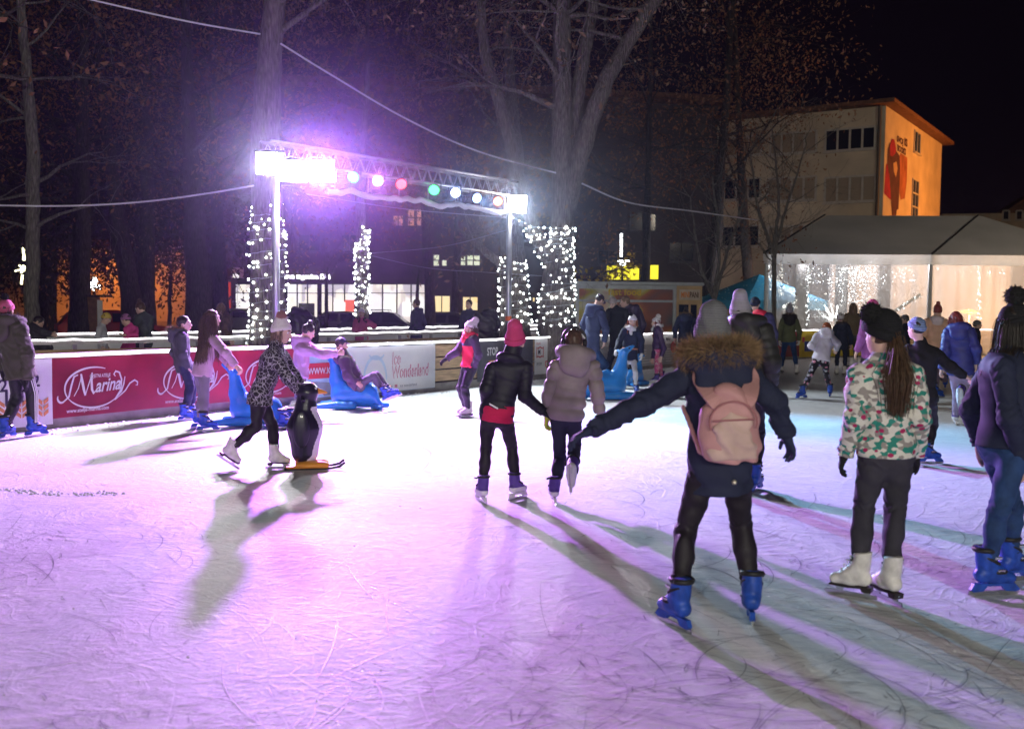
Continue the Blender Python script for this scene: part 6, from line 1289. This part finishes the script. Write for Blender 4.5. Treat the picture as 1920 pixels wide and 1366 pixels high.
K_PINK = knit("pink_hat", (.55, .05, .16), 110); K_CREAM = knit("cream_hat", (.66, .60, .62)); K_GREY = knit("grey_hat", (.13, .13, .145)); K_LGREY = knit("light_grey_hat", (.30, .28, .32)); K_BLACK = knit("black_hat", (.010, .010, .012)); K_WHITE = knit("white_hat", (.70, .66, .70)); K_BLUE = knit("striped_hat", (.14, .19, .30), 42, .6); K_ROSE = knit("rose_hat", (.45, .10, .18)); K_BEIGE = knit("beige_hat", (.36, .30, .28)); K_NAVY = knit("navy_hat", (.02, .025, .05)); K_FUCH = knit("fuchsia_hat", (.7, .1, .3)); K_SCARF = knit("white_scarf", (.62, .58, .62))
FURB = mat("fur_brown", (.22, .14, .075), .9, vary=.5, vs=20); FURL = mat("fur_pale", (.55, .48, .40), .9, vary=.4, vs=20); FURD = mat("fur_dark", (.04, .03, .025), .9, vary=.4); PB = mat("pom_black", (.012, .012, .012), .95); PW_ = mat("pom_white", (.68, .62, .60), .95); PBR = mat("pom_brown", (.33, .16, .12), .95, vary=.3); PG = mat("pom_grey", (.5, .47, .46), .95, vary=.3); PP = mat("pom_rose", (.5, .25, .28), .95)
G_BLK = cloth("glove_black", (.012, .012, .014)); G_YEL = cloth("glove_yellow", (.52, .55, .07)); G_WHT = cloth("glove_white", (.65, .63, .62)); G_NAVY = cloth("glove_navy", (.02, .025, .06))
def jk(m, **k): return dict(m=m, **k)
def track_stripes(t, q, k, F, R, spine, Rt, Ft, o, h, loc, hs, D):
    W = mat("stripe_white", (.7, .7, .7), .6)
    for n, s in (('L', -1), ('R', 1)):
        g = MB()
        for j in (-1, 0, 1):
            P = []
            for a, b, r0, r1 in ((q['hp' + n], q['kn' + n], .098, .069), (q['kn' + n], q['an' + n], .069, .058)):
                for f_ in np.linspace(.05, .93, 8):
                    r = (r0 + (r1 - r0) * f_) * k + .012; ang = j * .28; P.append(a + (b - a) * f_ + (R * s * math.cos(ang) - F * math.sin(ang) * (1 if s > 0 else 1) ) * r * .985)
            g.tube(P, .007, 4)
        g.build("side_stripes", W, t)
def headphones(t, q, k, F, R, spine, Rt, Ft, o, h, loc, hs, D):
    g = MB(); g.tube([loc(.105 * math.cos(a), -.01, .03 + .112 * math.sin(a)) for a in np.linspace(0, math.pi, 15)], .011, 8)
    for s in (-1, 1): g.lathe([(.02, -.02), (.042, -.012), (.045, .01), (.02, .02)], loc(s * .098, -.008, .0), unit(loc(1, 0, 0) - loc(0, 0, 0)), 14)
    g.build("headphones", mat("headphone_black", (.015, .012, .013), .4), t, smooth=True); g = MB(); g.tube([loc(.104 * math.cos(a), -.022, .012 + .09 * math.sin(a)) for a in np.linspace(.3, math.pi * .35, 8)], .006, 6); g.build("headphone_trim", mat("headphone_white", (.6, .6, .6), .4), t)
def backpack(t, q, k, F, R, spine, Rt, Ft, o, h, loc, hs, D):
    pk = cloth("backpack_pink", (.50, .26, .26), rough=.6, vary=.15, vs=5); pk2 = cloth("backpack_pale", (.52, .36, .32), rough=.6, vary=.2, vs=6); B_ = -Ft; c = q['neck'] - spine * .285 * k + B_ * .235 * k + Rt * .02 * k
    f = Field(c - .35, c + .35, .009)
    f.cone(c - spine * .10 * k, c + spine * .06 * k, .150 * k, .135 * k, .03, Rt, .55); f.cone(c + spine * .06 * k, c + spine * .115 * k, .135 * k, .095 * k, .03, Rt, .55); f.cut(c - spine * .175 * k, spine); f.fold(.008, 19, 3); b = link("backpack", sdf_mesh("backpack", [f.nets(2)], pk, o), t)
    f = Field(c - .35, c + .35, .009); c2 = c + B_ * .055 * k - spine * .075 * k; f.cone(c2 - spine * .06 * k, c2 + spine * .045 * k, .115 * k, .105 * k, .03, Rt, .42); f.cut(c2 - spine * .085 * k, spine); f.fold(.006, 24, 6); link("front_pocket", sdf_mesh("front_pocket", [f.nets(2)], pk2, o), b)
    g = MB(); pts = [c + B_ * .078 * k + Rt * (.118 * k * math.sin(a)) + spine * (.03 + .105 * math.cos(a)) * k for a in np.linspace(-1.9, 1.9, 17)]; g.tube(pts, .005, 5); g.tube([c + B_ * .10 * k + Rt * .06 * k * s + spine * .045 * k for s in np.linspace(-1.7, 1.7, 9)], .005, 5); g.build("zip", cloth("backpack_zip", (.34, .14, .15)), b)
    g = MB(); g.tube([c + B_ * .02 + spine * .155 * k - Rt * .03, c + B_ * .04 + spine * .20 * k - Rt * .02, c + B_ * .04 + spine * .20 * k + Rt * .02, c + B_ * .02 + spine * .155 * k + Rt * .03], .009, 6); g.build("grab_loop", pk, b)
    for s, n in ((-1, 'L'), (1, 'R')):
        P = wob([c + Rt * s * .05 * k + spine * .10 * k + B_ * .03, c + Rt * s * .085 * k + spine * .155 * k + B_ * .035, q['neck'] + Rt * (s * .135 + .02) * k - spine * .055 * k + B_ * .14 * k, q['neck'] + Rt * (s * .12 + .015) * k - spine * .0 * k + B_ * .07 * k, q['neck'] + Rt * s * .14 * k + spine * .0 * k - B_ * .07 * k], 5, 0)
        vs = []; n_ = len(P)
        for i in range(n_):
            tg = unit(P[min(i + 1, n_ - 1)] - P[max(0, i - 1)]); wv = unit(np.cross(tg, B_ + spine * .7)); nv = np.cross(tg, wv); w_ = (.034 + .012 * math.sin(math.pi * min(1, i / 9))) * k
            vs += [P[i] + wv * w_ + nv * .006, P[i] - wv * w_ + nv * .006, P[i] - wv * w_ - nv * .006, P[i] + wv * w_ - nv * .006]
        g = MB(); g.add(vs, [(4 * i + a, 4 * i + (a + 1) % 4, 4 * i + 4 + (a + 1) % 4, 4 * i + 4 + a) for i in range(n_ - 1) for a in range(4)]); g.build("shoulder_strap", pk, b, smooth=False)
        st = Field(c - .45, c + .5, .010); st2 = [c - spine * .155 * k + Rt * s * .11 * k, c - spine * .13 * k + Rt * s * .15 * k - B_ * .06, q['neck'] - spine * .20 * k + Rt * s * .185 * k - B_ * .02]
        for a, d in zip(st2, st2[1:]): st.cone(a, d, .014 * k, .014 * k, .01)
        link("strap", sdf_mesh("strap", [st.nets(1)], pk, o), b)
def belt(t, q, k, F, R, spine, Rt, Ft, o, h, loc, hs, D):
    w0 = q['hip'] + (q['neck'] - q['hip']) * .30; g = MB(); g.tube([w0 + (Rt * math.cos(a) * .148 + Ft * math.sin(a) * .112) * k for a in np.linspace(0, 6.283, 25)], .016, 6); g.build("belt", mat("belt_tan", (.5, .2, .12), .5), t)
def logo_white(t, q, k, F, R, spine, Rt, Ft, o, h, loc, hs, D):
    c = q['hip'] - Rt * .02 * k - Ft * .108 * k - Ft * .02 + spine * .02; g = MB(); g.bbox(c, (.085, .012, .014), (unit(Rt - spine * .25), Ft, spine), .003); g.build("logo_strip", INK_W, t)
def coat_badge(t, q, k, F, R, spine, Rt, Ft, o, h, loc, hs, D):
    c = q['hip'] - Ft * .128 * k - spine * .10 * k + Rt * .05 * k; MB().ball(c, .014).build("snap_button", mat("snap", (.7, .65, .5), .3, metal=.7), t, smooth=True)
    for (x, y, z) in ((1078, 832, 0), (1118, 800, 0)): pass
def stripes_red(c, i, q, k, spine, Rt, Ft, hem):
    m = np.zeros(len(c), int); z = (c - q['hip']) @ spine
    if i == 0: m[z > .315 * k] = 1
    else: m[:] = 1; 
    return m

# ================================================================= THE SKATERS
# nearest: girl with the pink backpack
person("girl seen from behind with a pink backpack, grey beanie and arms held out", 1345, 577, 2, D=5.15, ftL=(1272, 1178), ftR=(1408, 1166), O={'hip': (1350, 862), 'neck': (1345, 690, -.02), 'head': (1335, 634, .05), 'elL': (1215, 752, -.1), 'wrL': (1108, 806, -.2), 'shL': (1288, 708), 'elR': (1452, 752, .02), 'wrR': (1474, 815, .08), 'shR': (1404, 712)},
       jacket=jk(NAVY, th=.024, len=.17, fold=.007, w=1.0, flare=1.04), pants=(LEGG, .004), hat=dict(m=K_GREY, tall=1.22, r=1.06, tip=.074), hair=('short', H_BRN), hood=dict(fur=FURB, s=1.28, n=9000, pouch=.9), glove=G_NAVY, extra=lambda *a: (backpack(*a), coat_badge(*a)), fL=-28, fR=8, pR=10, face=False)
person("girl in a green, white and pink leaf print jacket with a black pompom hat", 1655, 590, -8, ftL=(1608, 1119), ftR=(1668, 1128), D=5.65, O={'hip': (1662, 842), 'neck': (1662, 684), 'head': (1652, 628), 'shL': (1612, 706), 'shR': (1708, 704), 'elL': (1606, 782, -.05), 'wrL': (1584, 850, .05), 'elR': (1722, 780, -.03), 'wrR': (1716, 850, .16), 'knL': (1620, 950, .05), 'knR': (1678, 955, .03)},
       jacket=jk(PRINT, th=.03, len=.035, fold=.007, flare=1.05), pants=(cloth("charcoal_jeans", (.035, .032, .045), vary=.3, bump=.2), .008), skate='white', hat=dict(m=K_BLACK, r=1.2, pom=PB, pr=1.35, at=(-.085, -.01, .125)), hair=('pony', H_BRN, .44, 900), glove=G_BLK, hy=-14, fL=-48, fR=-8, fine=.9)
person("girl in a navy jacket and blue jeans cut by the right picture edge", 1880, 560, 62, ftL=(1893, 1090), ftR=(1850, 1115), D=5.75, O={'hip': (1884, 822), 'neck': (1888, 665, .05), 'head': (1908, 610, .08), 'shL': (1858, 690, .25), 'shR': (1880, 690, -.12), 'elR': (1893, 785, -.2), 'wrR': (1915, 862, -.1), 'knR': (1872, 958, -.1), 'knL': (1900, 950, .2)},
       jacket=jk(NAVY, th=.016, len=.045, fold=.004, flare=1.1, collar=.25), pants=(JEANS, .004), hat=dict(m=K_BLACK, pom=PB, pr=1.3, at=(0, -.02, .17)), hair=('long', H_DRK, .3, 520), hands=None, hy=20, fL=4, fR=20, fine=.95, slim=.98)
# pair holding hands
person("child in a crimson knitted hat and black jacket holding hands, seen from behind", 940, 617, 8, ftL=(905, 942), ftR=(966, 936), O={'hip': (932, 768), 'neck': (956, 680, .05), 'head': (966, 642, .08), 'shL': (924, 692), 'shR': (986, 690), 'elL': (912, 730, -.05), 'wrL': (912, 772, .16), 'elR': (984, 742, -.02), 'wrR': (1019, 772, .0)}, B=1.36,
       jacket=jk(cloth("black_quilt", (.012, .012, .018), rough=.55), th=.022, len=.055, quilt=(.055, .010), fold=.002, collar=.40, cr=1.35, band=(CRIMS, .05)), pants=(LEGG, .003), skate='purple', hat=dict(m=K_PINK, tall=1.45, r=1.06), hair=('short', H_DRK), hood=dict(s=.86, pouch=.55), glove=G_BLK, fL=-30, fR=30, face=False, extra=logo_white)
person("girl in a taupe quilted coat wearing headphones and yellow gloves, right skate lifted", 1066, 622, 0, ftL=(1039, 944), D=8.35, O={'hip': (1062, 762), 'neck': (1078, 672, .02), 'head': (1076, 643, .05), 'shL': (1043, 690), 'shR': (1112, 690), 'elL': (1030, 740), 'wrL': (1026, 778, .05), 'elR': (1120, 735), 'wrR': (1124, 772, .05), 'anR': (1072, 878, -.42), 'knR': (1078, 838, .10), 'knL': (1050, 860, .06)}, B=1.36,
       jacket=jk(TAUPE, th=.026, len=.13, quilt=(.12, .034), fold=.002, flare=1.02), pants=(cloth("navy_leggings", (.02, .02, .045)), .004), skate='purple', hair=('short', H_BRN), hood=dict(s=1.25), glove=G_YEL, extra=headphones, pR=68, fR=12, fL=-5, face=False)
# penguin pusher
person("girl in a leopard print jacket and white pompom hat pushing the penguin", 500, 600, 80, D=9.95, ftL=(516, 878), O={'hip': (488, 745), 'neck': (518, 652, -.02), 'head': (528, 622, -.02), 'anR': (432, 842, -.15), 'ftR': (430, 870), 'shR': (513, 668, -.12), 'shL': (528, 666, .14), 'elR': (540, 708, -.16), 'wrR': (562, 734, -.06), 'elL': (548, 700, .14), 'wrL': (570, 730, .1), 'knR': (480, 800, -.1), 'knL': (512, 800, .08)}, B=1.42,
       jacket=jk(LEO, th=.03, len=.08, fold=.007, flare=1.18), pants=(LEGG, .004), skate='white', hat=dict(m=K_CREAM, tall=1.15, pom=PBR, pr=1.1, at=(.02, -.03, .165)), hair=('long', H_LGT, .16, 120), hp=12, hy=12, fR=20, pR=30, fL=4, curl=(45, 45))
# left group
person("man in a long olive parka with striped track pants at the left picture edge", 32, 556, 25, ftL=(10, 822), ftR=(62, 818), O={'head': (12, 582), 'neck': (18, 610), 'wrR': (50, 712, -.1), 'elR': (52, 665, -.1)}, jacket=jk(OLIVE, th=.045, len=.20, fold=.009, w=1.1, flare=1.1), pants=(TRACK, .014), hat=dict(m=K_ROSE, pom=PB, pr=.9), hood=dict(s=1.25, fur=FURD, n=600), hair=('short', H_DRK), glove=G_BLK, extra=track_stripes, fL=-15, fR=10, hy=-25, face=False)
person("boy in a dark parka with a fur hood standing at the red banner", 342, 586, 62, ftL=(358, 783), ftR=(346, 788), O={'wrR': (352, 690, -.1), 'neck': (337, 626), 'head': (345, 607)}, jacket=jk(NAVYL if False else cloth("slate", (.045, .05, .055)), th=.035, len=.16, fold=.008), pants=(DKJEAN, .012), hood=dict(fur=FURB, s=1.0, n=900), hair=('short', H_DRK), fL=8, fR=-4, hy=15)
person("girl with very long hair and a mauve coat pushing a blue seal", 385, 578, 52, ftL=(372, 802), ftR=(384, 808), O={'hip': (380, 692), 'neck': (396, 628), 'head': (398, 598), 'wrR': (442, 685, -.3), 'elR': (424, 662, -.3), 'wrL': (428, 683, .1), 'elL': (415, 665, .2), 'knR': (382, 755, -.12), 'knL': (380, 750, .1)}, jacket=jk(MAUVE, th=.024, len=.10, fold=.006, flare=1.05), pants=(GREYJ, .008), hair=('long', H_BRN, .62, 520), fL=10, fR=22, curl=(50, 50))
person("girl in a pale pink jacket leaning over the seal with the riding boy", 575, 610, 62, D=14.6, ftL=(545, 800), ftR=(532, 803), O={'hip': (562, 698), 'neck': (568, 640), 'head': (578, 622), 'shR': (562, 655, -.15), 'shL': (580, 650, .15), 'elR': (604, 664, -.15), 'wrR': (632, 662, -.05), 'elL': (600, 662, .15), 'wrL': (616, 666, .1), 'knR': (560, 752, -.1), 'knL': (566, 748, .1)}, B=1.48, jacket=jk(PINKJ, th=.035, len=.09, fold=.011), hood=dict(s=.95), pants=(GREYJ, .01), hair=('bun', H_DRK), hp=25, fL=15, fR=25, curl=(50, 50))
person("boy in a plum parka riding on the blue seal with his legs stretched out", 655, 636, 80, D=15.5, O={'hip': (671, 718, -.02), 'neck': (642, 664), 'head': (640, 646), 'shR': (646, 676, -.17), 'shL': (642, 672, .17), 'knR': (700, 704, -.12), 'knL': (706, 702, .08), 'anR': (722, 734, -.14), 'anL': (730, 733, .06), 'wrR': (668, 716, -.2), 'elR': (652, 704, -.24), 'wrL': (672, 712, .2)}, B=1.36, jacket=jk(PLUM, th=.05, len=.04, fold=.008, quilt=(.10, .006)), pants=(cloth('grey_jeans_dark', (.075, .07, .09), bump=.2), .006), hat=dict(m=K_NAVY, kind='cap'), hood=dict(fur=FURB, s=1.0, n=900), hair=('short', H_DRK), hp=10, fL=5, fR=-5, pL=-22, pR=-22)
# red jacket girl
person("girl in a red and plum jacket with a pale fur pompom hat looking back", 880, 595, -122, ftL=(878, 783), ftR=(874, 780), O={'head': (882, 616), 'wrR': (838, 672, .0), 'elR': (856, 660, .0), 'wrL': (888, 688, -.14), 'elL': (897, 664, -.16), 'hip': (881, 683)}, hy=8, jacket=jk([RED, PLUM], th=.03, len=.06, fold=.006, pick=stripes_red), pants=(TRACK, .012), skate='white', hat=dict(m=K_CREAM, pom=PG, pr=1.15, at=(0, -.08, .125)), hair=('curly', H_BRN, .24, 200), scarf=RED, glove=G_BLK, fL=0, fR=12, curl=(15, 30), fine=.8)
# centre right group by the barrier
person("tall boy in a navy jacket and jeans bending towards two companions", 1106, 549, 48, foot=(1105, 724), O={'head': (1124, 563), 'neck': (1116, 580), 'hip': (1108, 652), 'wrR': (1133, 640, -.1), 'elR': (1136, 618, -.2)}, jacket=jk(NAVYL, th=.035, len=.06, fold=.009), pants=(JEANS, .012), hat=dict(m=cloth("cap_plum", (.07, .04, .09)), kind='cap'), hair=('short', H_DRK), hood=dict(s=1.0), hp=35)
person("person in a beige beanie and black jacket reaching out a hand", 1150, 556, 185, foot=(1152, 718), O={'head': (1149, 568), 'neck': (1156, 580), 'hip': (1158, 650), 'wrR': (1134, 635, -.25), 'elR': (1138, 612, -.2)}, jacket=jk(BLACK, th=.03, len=.08, fold=.006), pants=(DKJEAN, .01), hat=dict(m=K_BEIGE), hair=('short', H_BRN), hp=35, hy=20)
person("man in a dark plum quilted jacket standing behind the girl with white tights", 1188, 552, -30, foot=(1193, 716), O={'head': (1172, 566), 'neck': (1184, 580), 'hip': (1190, 650)}, jacket=jk(cloth("plum_quilt", (.05, .03, .07), rough=.5), th=.035, len=.08, quilt=(.06, .012), fold=.003), pants=(DKJEAN, .012), hair=('short', H_LGT), hood=dict(s=.9), hy=-50, hp=10)
person("red haired girl in a belted navy coat and white tights leaning on a seal aid", 1180, 585, 188, ftL=(1192, 738), ftR=(1163, 736), O={'head': (1186, 602), 'neck': (1184, 618), 'hip': (1180, 668), 'wrR': (1155, 657, -.35), 'elR': (1160, 642, -.1), 'wrL': (1203, 662, -.1), 'elL': (1203, 640, -.05)}, jacket=jk(NAVY, th=.022, len=.11, flare=1.2, fold=.006), pants=(TIGHTS, -.004), hat=dict(m=K_WHITE, pom=PB, pr=.7, at=(.03, .03, .15)), hair=('long', H_RED, .30, 260), scarf=K_SCARF, glove=G_WHT, hood=dict(fur=FURL, s=.9, n=700), extra=belt, hp=14, fine=.8)
person("small girl in a plum jacket and pink camouflage leggings with a white pompom hat", 1234, 588, -78, ftL=(1240, 716), ftR=(1230, 722), O={'head': (1230, 605), 'wrR': (1224, 672, -.1), 'wrL': (1240, 668, -.25), 'elL': (1245, 652, -.2)}, jacket=jk(cloth("plum_shiny", (.06, .03, .09), rough=.35), th=.028, len=.07, fold=.007), pants=(PINKCAMO, .004), skate='purple', hat=dict(m=K_WHITE, pom=PW_, pr=1.1, at=(0, -.05, .145)), hair=('long', H_CRIM, .36, 200), scarf=K_SCARF, fL=5, fR=-10, fine=.8)
person("woman in a dark blue jacket with a fur hood in front of the food trailer", 1285, 572, 10, D=25.0, O={'head': (1286, 588)}, jacket=jk(NAVYL, th=.03, len=.05, fold=.006), pants=(DKJEAN, .01), hair=('bun', H_DRK), hood=dict(fur=FURB, s=1.0, n=400), face=False)
person("person in a peach hat half hidden behind the grey beanie", 1318, 574, 0, D=24.0, jacket=jk(NAVY, th=.03, len=.06), pants=(DKJEAN, .01), hat=dict(m=knit("peach_hat", (.6, .36, .3))), hair=('short', H_BRN), face=False)
person("person in a black quilted jacket and pale grey slouch hat behind the backpack girl", 1400, 562, 20, D=8.9, O={'head': (1388, 588), 'neck': (1400, 612)}, jacket=jk(BLKO, th=.04, len=.03, quilt=(.075, .014), fold=.003, w=1.1, collar=.3), pants=(LEGG, .01), hat=dict(m=K_LGREY, tall=1.5), hair=('short', H_DRK), hood=dict(s=1.1), face=False, armout=.06)
person("man in a purple jacket with a navy beanie standing behind the quilted jacket", 1425, 556, 30, D=18.5, O={'head': (1416, 570)}, jacket=jk(PURPJ, th=.04, len=.05, fold=.008, w=1.08), pants=(DKJEAN, .012), hat=dict(m=K_NAVY), hood=dict(m=RED, s=.75), hair=('short', H_DRK), face=False)
person("woman in a green parka with a dark fur hood and white skates", 1480, 575, 12, ftL=(1465, 700), ftR=(1494, 704), O={'wrL': (1462, 638, 0)}, jacket=jk(GREENP, th=.035, len=.10, fold=.007, flare=1.05), pants=(JEANS, .006), skate='white', hat=dict(m=K_LGREY, tall=1.5), hood=dict(m=cloth("dark_hood", (.02, .016, .013)), s=1.15, fur=FURD, n=600), hair=('short', H_BRN), glove=G_WHT, fL=-20, fR=15, face=False)
person("girl in a silvery white jacket and flowered leggings bending forward", 1545, 606, 5, ftL=(1504, 747), ftR=(1556, 744), O={'head': (1550, 616, .3), 'neck': (1548, 628, .2), 'hip': (1540, 672), 'wrL': (1530, 655, .3), 'elL': (1521, 648, 0), 'wrR': (1568, 655, .25), 'elR': (1570, 645, 0)}, B=1.44, jacket=jk(WHITEJ, th=.03, len=.05, fold=.008), pants=(FLORAL, .006), hair=('long', H_RED, .2, 150), hood=dict(s=1.0), fL=-38, fR=18, pL=10, hp=30, face=False)
person("person in a white hat and navy jacket beside the silvery jacket", 1579, 588, 20, foot=(1590, 705), O={'head': (1576, 596)}, jacket=jk(NAVY, th=.03, len=.10, fold=.006), pants=(DKJEAN, .004), skate='white', hat=dict(m=K_WHITE), hood=dict(fur=FURB, s=1.0, n=350), hair=('short', H_BRN), face=False, fR=40)
person("woman with long light hair in an olive brown quilted jacket", 1599, 568, 10, foot=(1604, 690), jacket=jk(BRNJ, th=.035, len=.05, quilt=(.09, .01), fold=.004), pants=(cloth("olive_pants", (.06, .06, .045)), .008), skate='white', hair=('long', H_LGT, .3, 170), face=False)
person("person in a magenta knitted coat and fuchsia hat behind the leaf print jacket", 1637, 562, -20, D=17.0, jacket=jk(PURPK, th=.035, len=.15, quilt=(.06, .012)), pants=(LEGG, .006), hat=dict(m=K_FUCH), hair=('short', H_BRN), scarf=FUCHSIA, face=False)
person("boy in a striped blue beanie stretching a dark sleeved arm to the right", 1722, 598, 30, D=10.7, ftR=(1738, 868), ftL=(1712, 872), O={'head': (1718, 616), 'neck': (1728, 650), 'hip': (1730, 745), 'shR': (1752, 662, -.05), 'elR': (1782, 688, -.02), 'wrR': (1808, 704, .05)}, B=1.42, jacket=jk(BLACK, th=.026, len=.06, fold=.006), pants=(LEGG, .006), hat=dict(m=K_BLUE), hair=('short', H_DRK), hy=-55, fR=60)
person("woman in a peach jacket with a topknot and blue skates", 1755, 572, 12, ftR=(1752, 745), ftL=(1772, 728), O={'head': (1758, 582), 'neck': (1756, 600), 'hip': (1752, 660)}, jacket=jk(PEACH, th=.04, len=.03, fold=.009, w=1.08), pants=(LILACP, .018), hair=('bun', H_CRIM), hood=dict(m=cloth("cream_hood", (.62, .5, .5)), s=.8), fR=70, fL=10, face=False)
person("red haired girl in a blue quilted coat balancing on one skate", 1797, 584, 22, D=13.9, ftL=(1791, 796), O={'head': (1792, 600, .12), 'neck': (1798, 618), 'hip': (1800, 690), 'anR': (1800, 735, -.38), 'knR': (1806, 748, .12), 'wrL': (1766, 690, .1), 'elL': (1772, 660, 0), 'knL': (1795, 742, .08)}, B=1.46, jacket=jk(BLUEP, th=.04, len=.10, quilt=(.11, .012), fold=.005, w=1.05), pants=(LILACP, .01), skate='purple', hair=('long', H_CRIM, .28, 200), hood=dict(s=1.1), hy=-30, fL=-5, pR=75, hp=20)
person("child in a grey hat in the tent bay behind the peach jacket", 1698, 590, -60, D=24, jacket=jk(NAVY, th=.03, len=.06), pants=(DKJEAN, .01), hat=dict(m=K_GREY), hair=('short', H_BRN), hy=-20)
person("small child in a grey beanie left of the right hand navy jacket", 1831, 600, 100, D=24, jacket=jk(NAVY, th=.03, len=.06), pants=(DKJEAN, .01), hat=dict(m=K_GREY), hair=('short', H_BRN))
# behind the bannered barrier
lane = dict(group="people behind the bannered barrier")
person("woman in a dark green jacket with tied back hair, watching a child in pink", 270, 562, -65, D=18.6, O={'wrR': (272, 632, -.3), 'elR': (268, 612, -.2), 'head': (263, 578)}, hp=20, jacket=jk(cloth("bottle_green", (.04, .055, .045)), th=.03, len=.08, fold=.007), pants=(DKJEAN, .01), hair=('bun', H_BRN), **lane)
person("child in a fuchsia jacket and violet hat leaning on the rear railing", 240, 584, -75, D=18.2, O={'head': (236, 600), 'neck': (246, 614), 'wrR': (236, 628, -.2)}, hp=25, jacket=jk(FUCHSIA, th=.03, len=.05, fold=.007), pants=(DKJEAN, .01), hat=dict(m=knit("violet_hat", (.35, .14, .32))), hair=('short', H_DRK), B=1.22, **lane)
person("child in a pale jacket and yellow helmet bending low by the red car", 193, 592, 80, D=18.7, O={'head': (199, 597), 'neck': (190, 612)}, hp=25, jacket=jk(cloth("pale_grey", (.5, .5, .55)), th=.03, len=.05), pants=(DKJEAN, .01), hat=dict(m=mat("helmet_yellow", (.7, .5, .08), .3, coat=.5)), hair=('short', H_DRK), B=1.15, **lane)
person("dark clad person bending over the rear railing beside the grey trunk", 85, 590, 70, D=17.8, O={'head': (72, 604), 'neck': (62, 612), 'wrR': (95, 626, -.1), 'elR': (80, 622, -.2)}, hp=40, jacket=jk(DKGREY, th=.035, len=.06), pants=(DKJEAN, .01), hair=('short', H_DRK), B=1.4, face=False, **lane)
person("woman in a brown checked coat between the long haired girl and the wrapped tree", 425, 566, 70, D=21.5, O={'head': (415, 578)}, jacket=jk(cloth("brown_check", (.11, .07, .05), vary=.5, vs=12), th=.035, len=.12), pants=(DKJEAN, .01), hair=('long', H_LGT, .2, 90), hy=-60, **lane)
person("child in a rose pink jacket and white hat at the far barrier before the shop", 678, 577, 180, D=25.3, O={'wrR': (672, 604, -.2), 'wrL': (688, 604, -.2)}, jacket=jk(cloth("rose", (.55, .10, .26)), th=.04, len=.08, fold=.007), pants=(cloth("rose_pants", (.5, .09, .24)), .015), hat=dict(m=K_WHITE), hair=('short', H_BRN), glove=G_BLK, hood=dict(s=.9, m=DKGREY), B=1.45, **lane)
person("woman in a navy coat looking left at the right end of the shop windows", 782, 560, -60, D=27.0, jacket=jk(NAVYL, th=.035, len=.35, fold=.006, flare=1.1), pants=(DKJEAN, .01), skate='boot', hair=('bun', H_BRN), hood=dict(s=.8), hy=-10, **lane)
person("man in a navy jacket in front of the small yellow lit window", 880, 561, -150, D=26.0, jacket=jk(NAVYL, th=.04, len=.10, w=1.1), pants=(DKJEAN, .01), skate='boot', hair=('short', H_DRK), **lane)
person("person in black standing left of the bare tree before the shop", 600, 584, 0, D=40.0, jacket=jk(BLACK, th=.04, len=.15), pants=(LEGG, .01), skate='boot', hair=('short', H_DRK), face=False, **lane)
# bundles wrapped in black plastic
def bundle(px, D, ytop, w, label, seed):
    p = J(px, 600, D); p[2] = 0; zt = J(px, ytop, D)[2]; f = Field(p + A(-w, -.5, -.02), p + A(w, .5, zt + .15), .02); f.cone(p + ZZ * .3, p + ZZ * (zt - w * .52), w * .47, w * .5, .05, A(1, 0, 0), .8); f.fold(.03, 6, seed); f.fold(.012, 17, seed + 1); f.cut(p, ZZ)
    tag(link("wrapped_bundle", sdf_mesh("wrapped_bundle", [f.nets()], mat("black_plastic", (.015, .014, .022), .3, vary=.2, bump=.5, bs=9), p), None, p), label, "bundle")
bundle(563, 20.5, 576, .80, "bulky bundle in black plastic right of the left wrapped tree", 2); bundle(912, 21.8, 581, .62, "tall hump under black plastic behind the girl in red", 5)
# ================================================================= ADDED HAZE: stands in for lens glow round the lamps
g = MB(); g.box((5, 40, 14), (110, 126, 31)); HZ = bpy.data.materials.new("glow_haze"); HZ.use_nodes = True; _n = HZ.node_tree; _n.nodes.clear()
_v = _n.nodes.new("ShaderNodeVolumePrincipled"); _v.inputs["Density"].default_value = .0006; _v.inputs["Color"].default_value = (.72, .78, 1, 1); _v.inputs["Anisotropy"].default_value = .94; _w = _n.nodes.new("ShaderNodeOutputMaterial"); _n.links.new(_v.outputs[0], _w.inputs["Volume"])
tag(g.build("glow_haze", HZ, o=A(5, 40, -2)), kind="stuff")
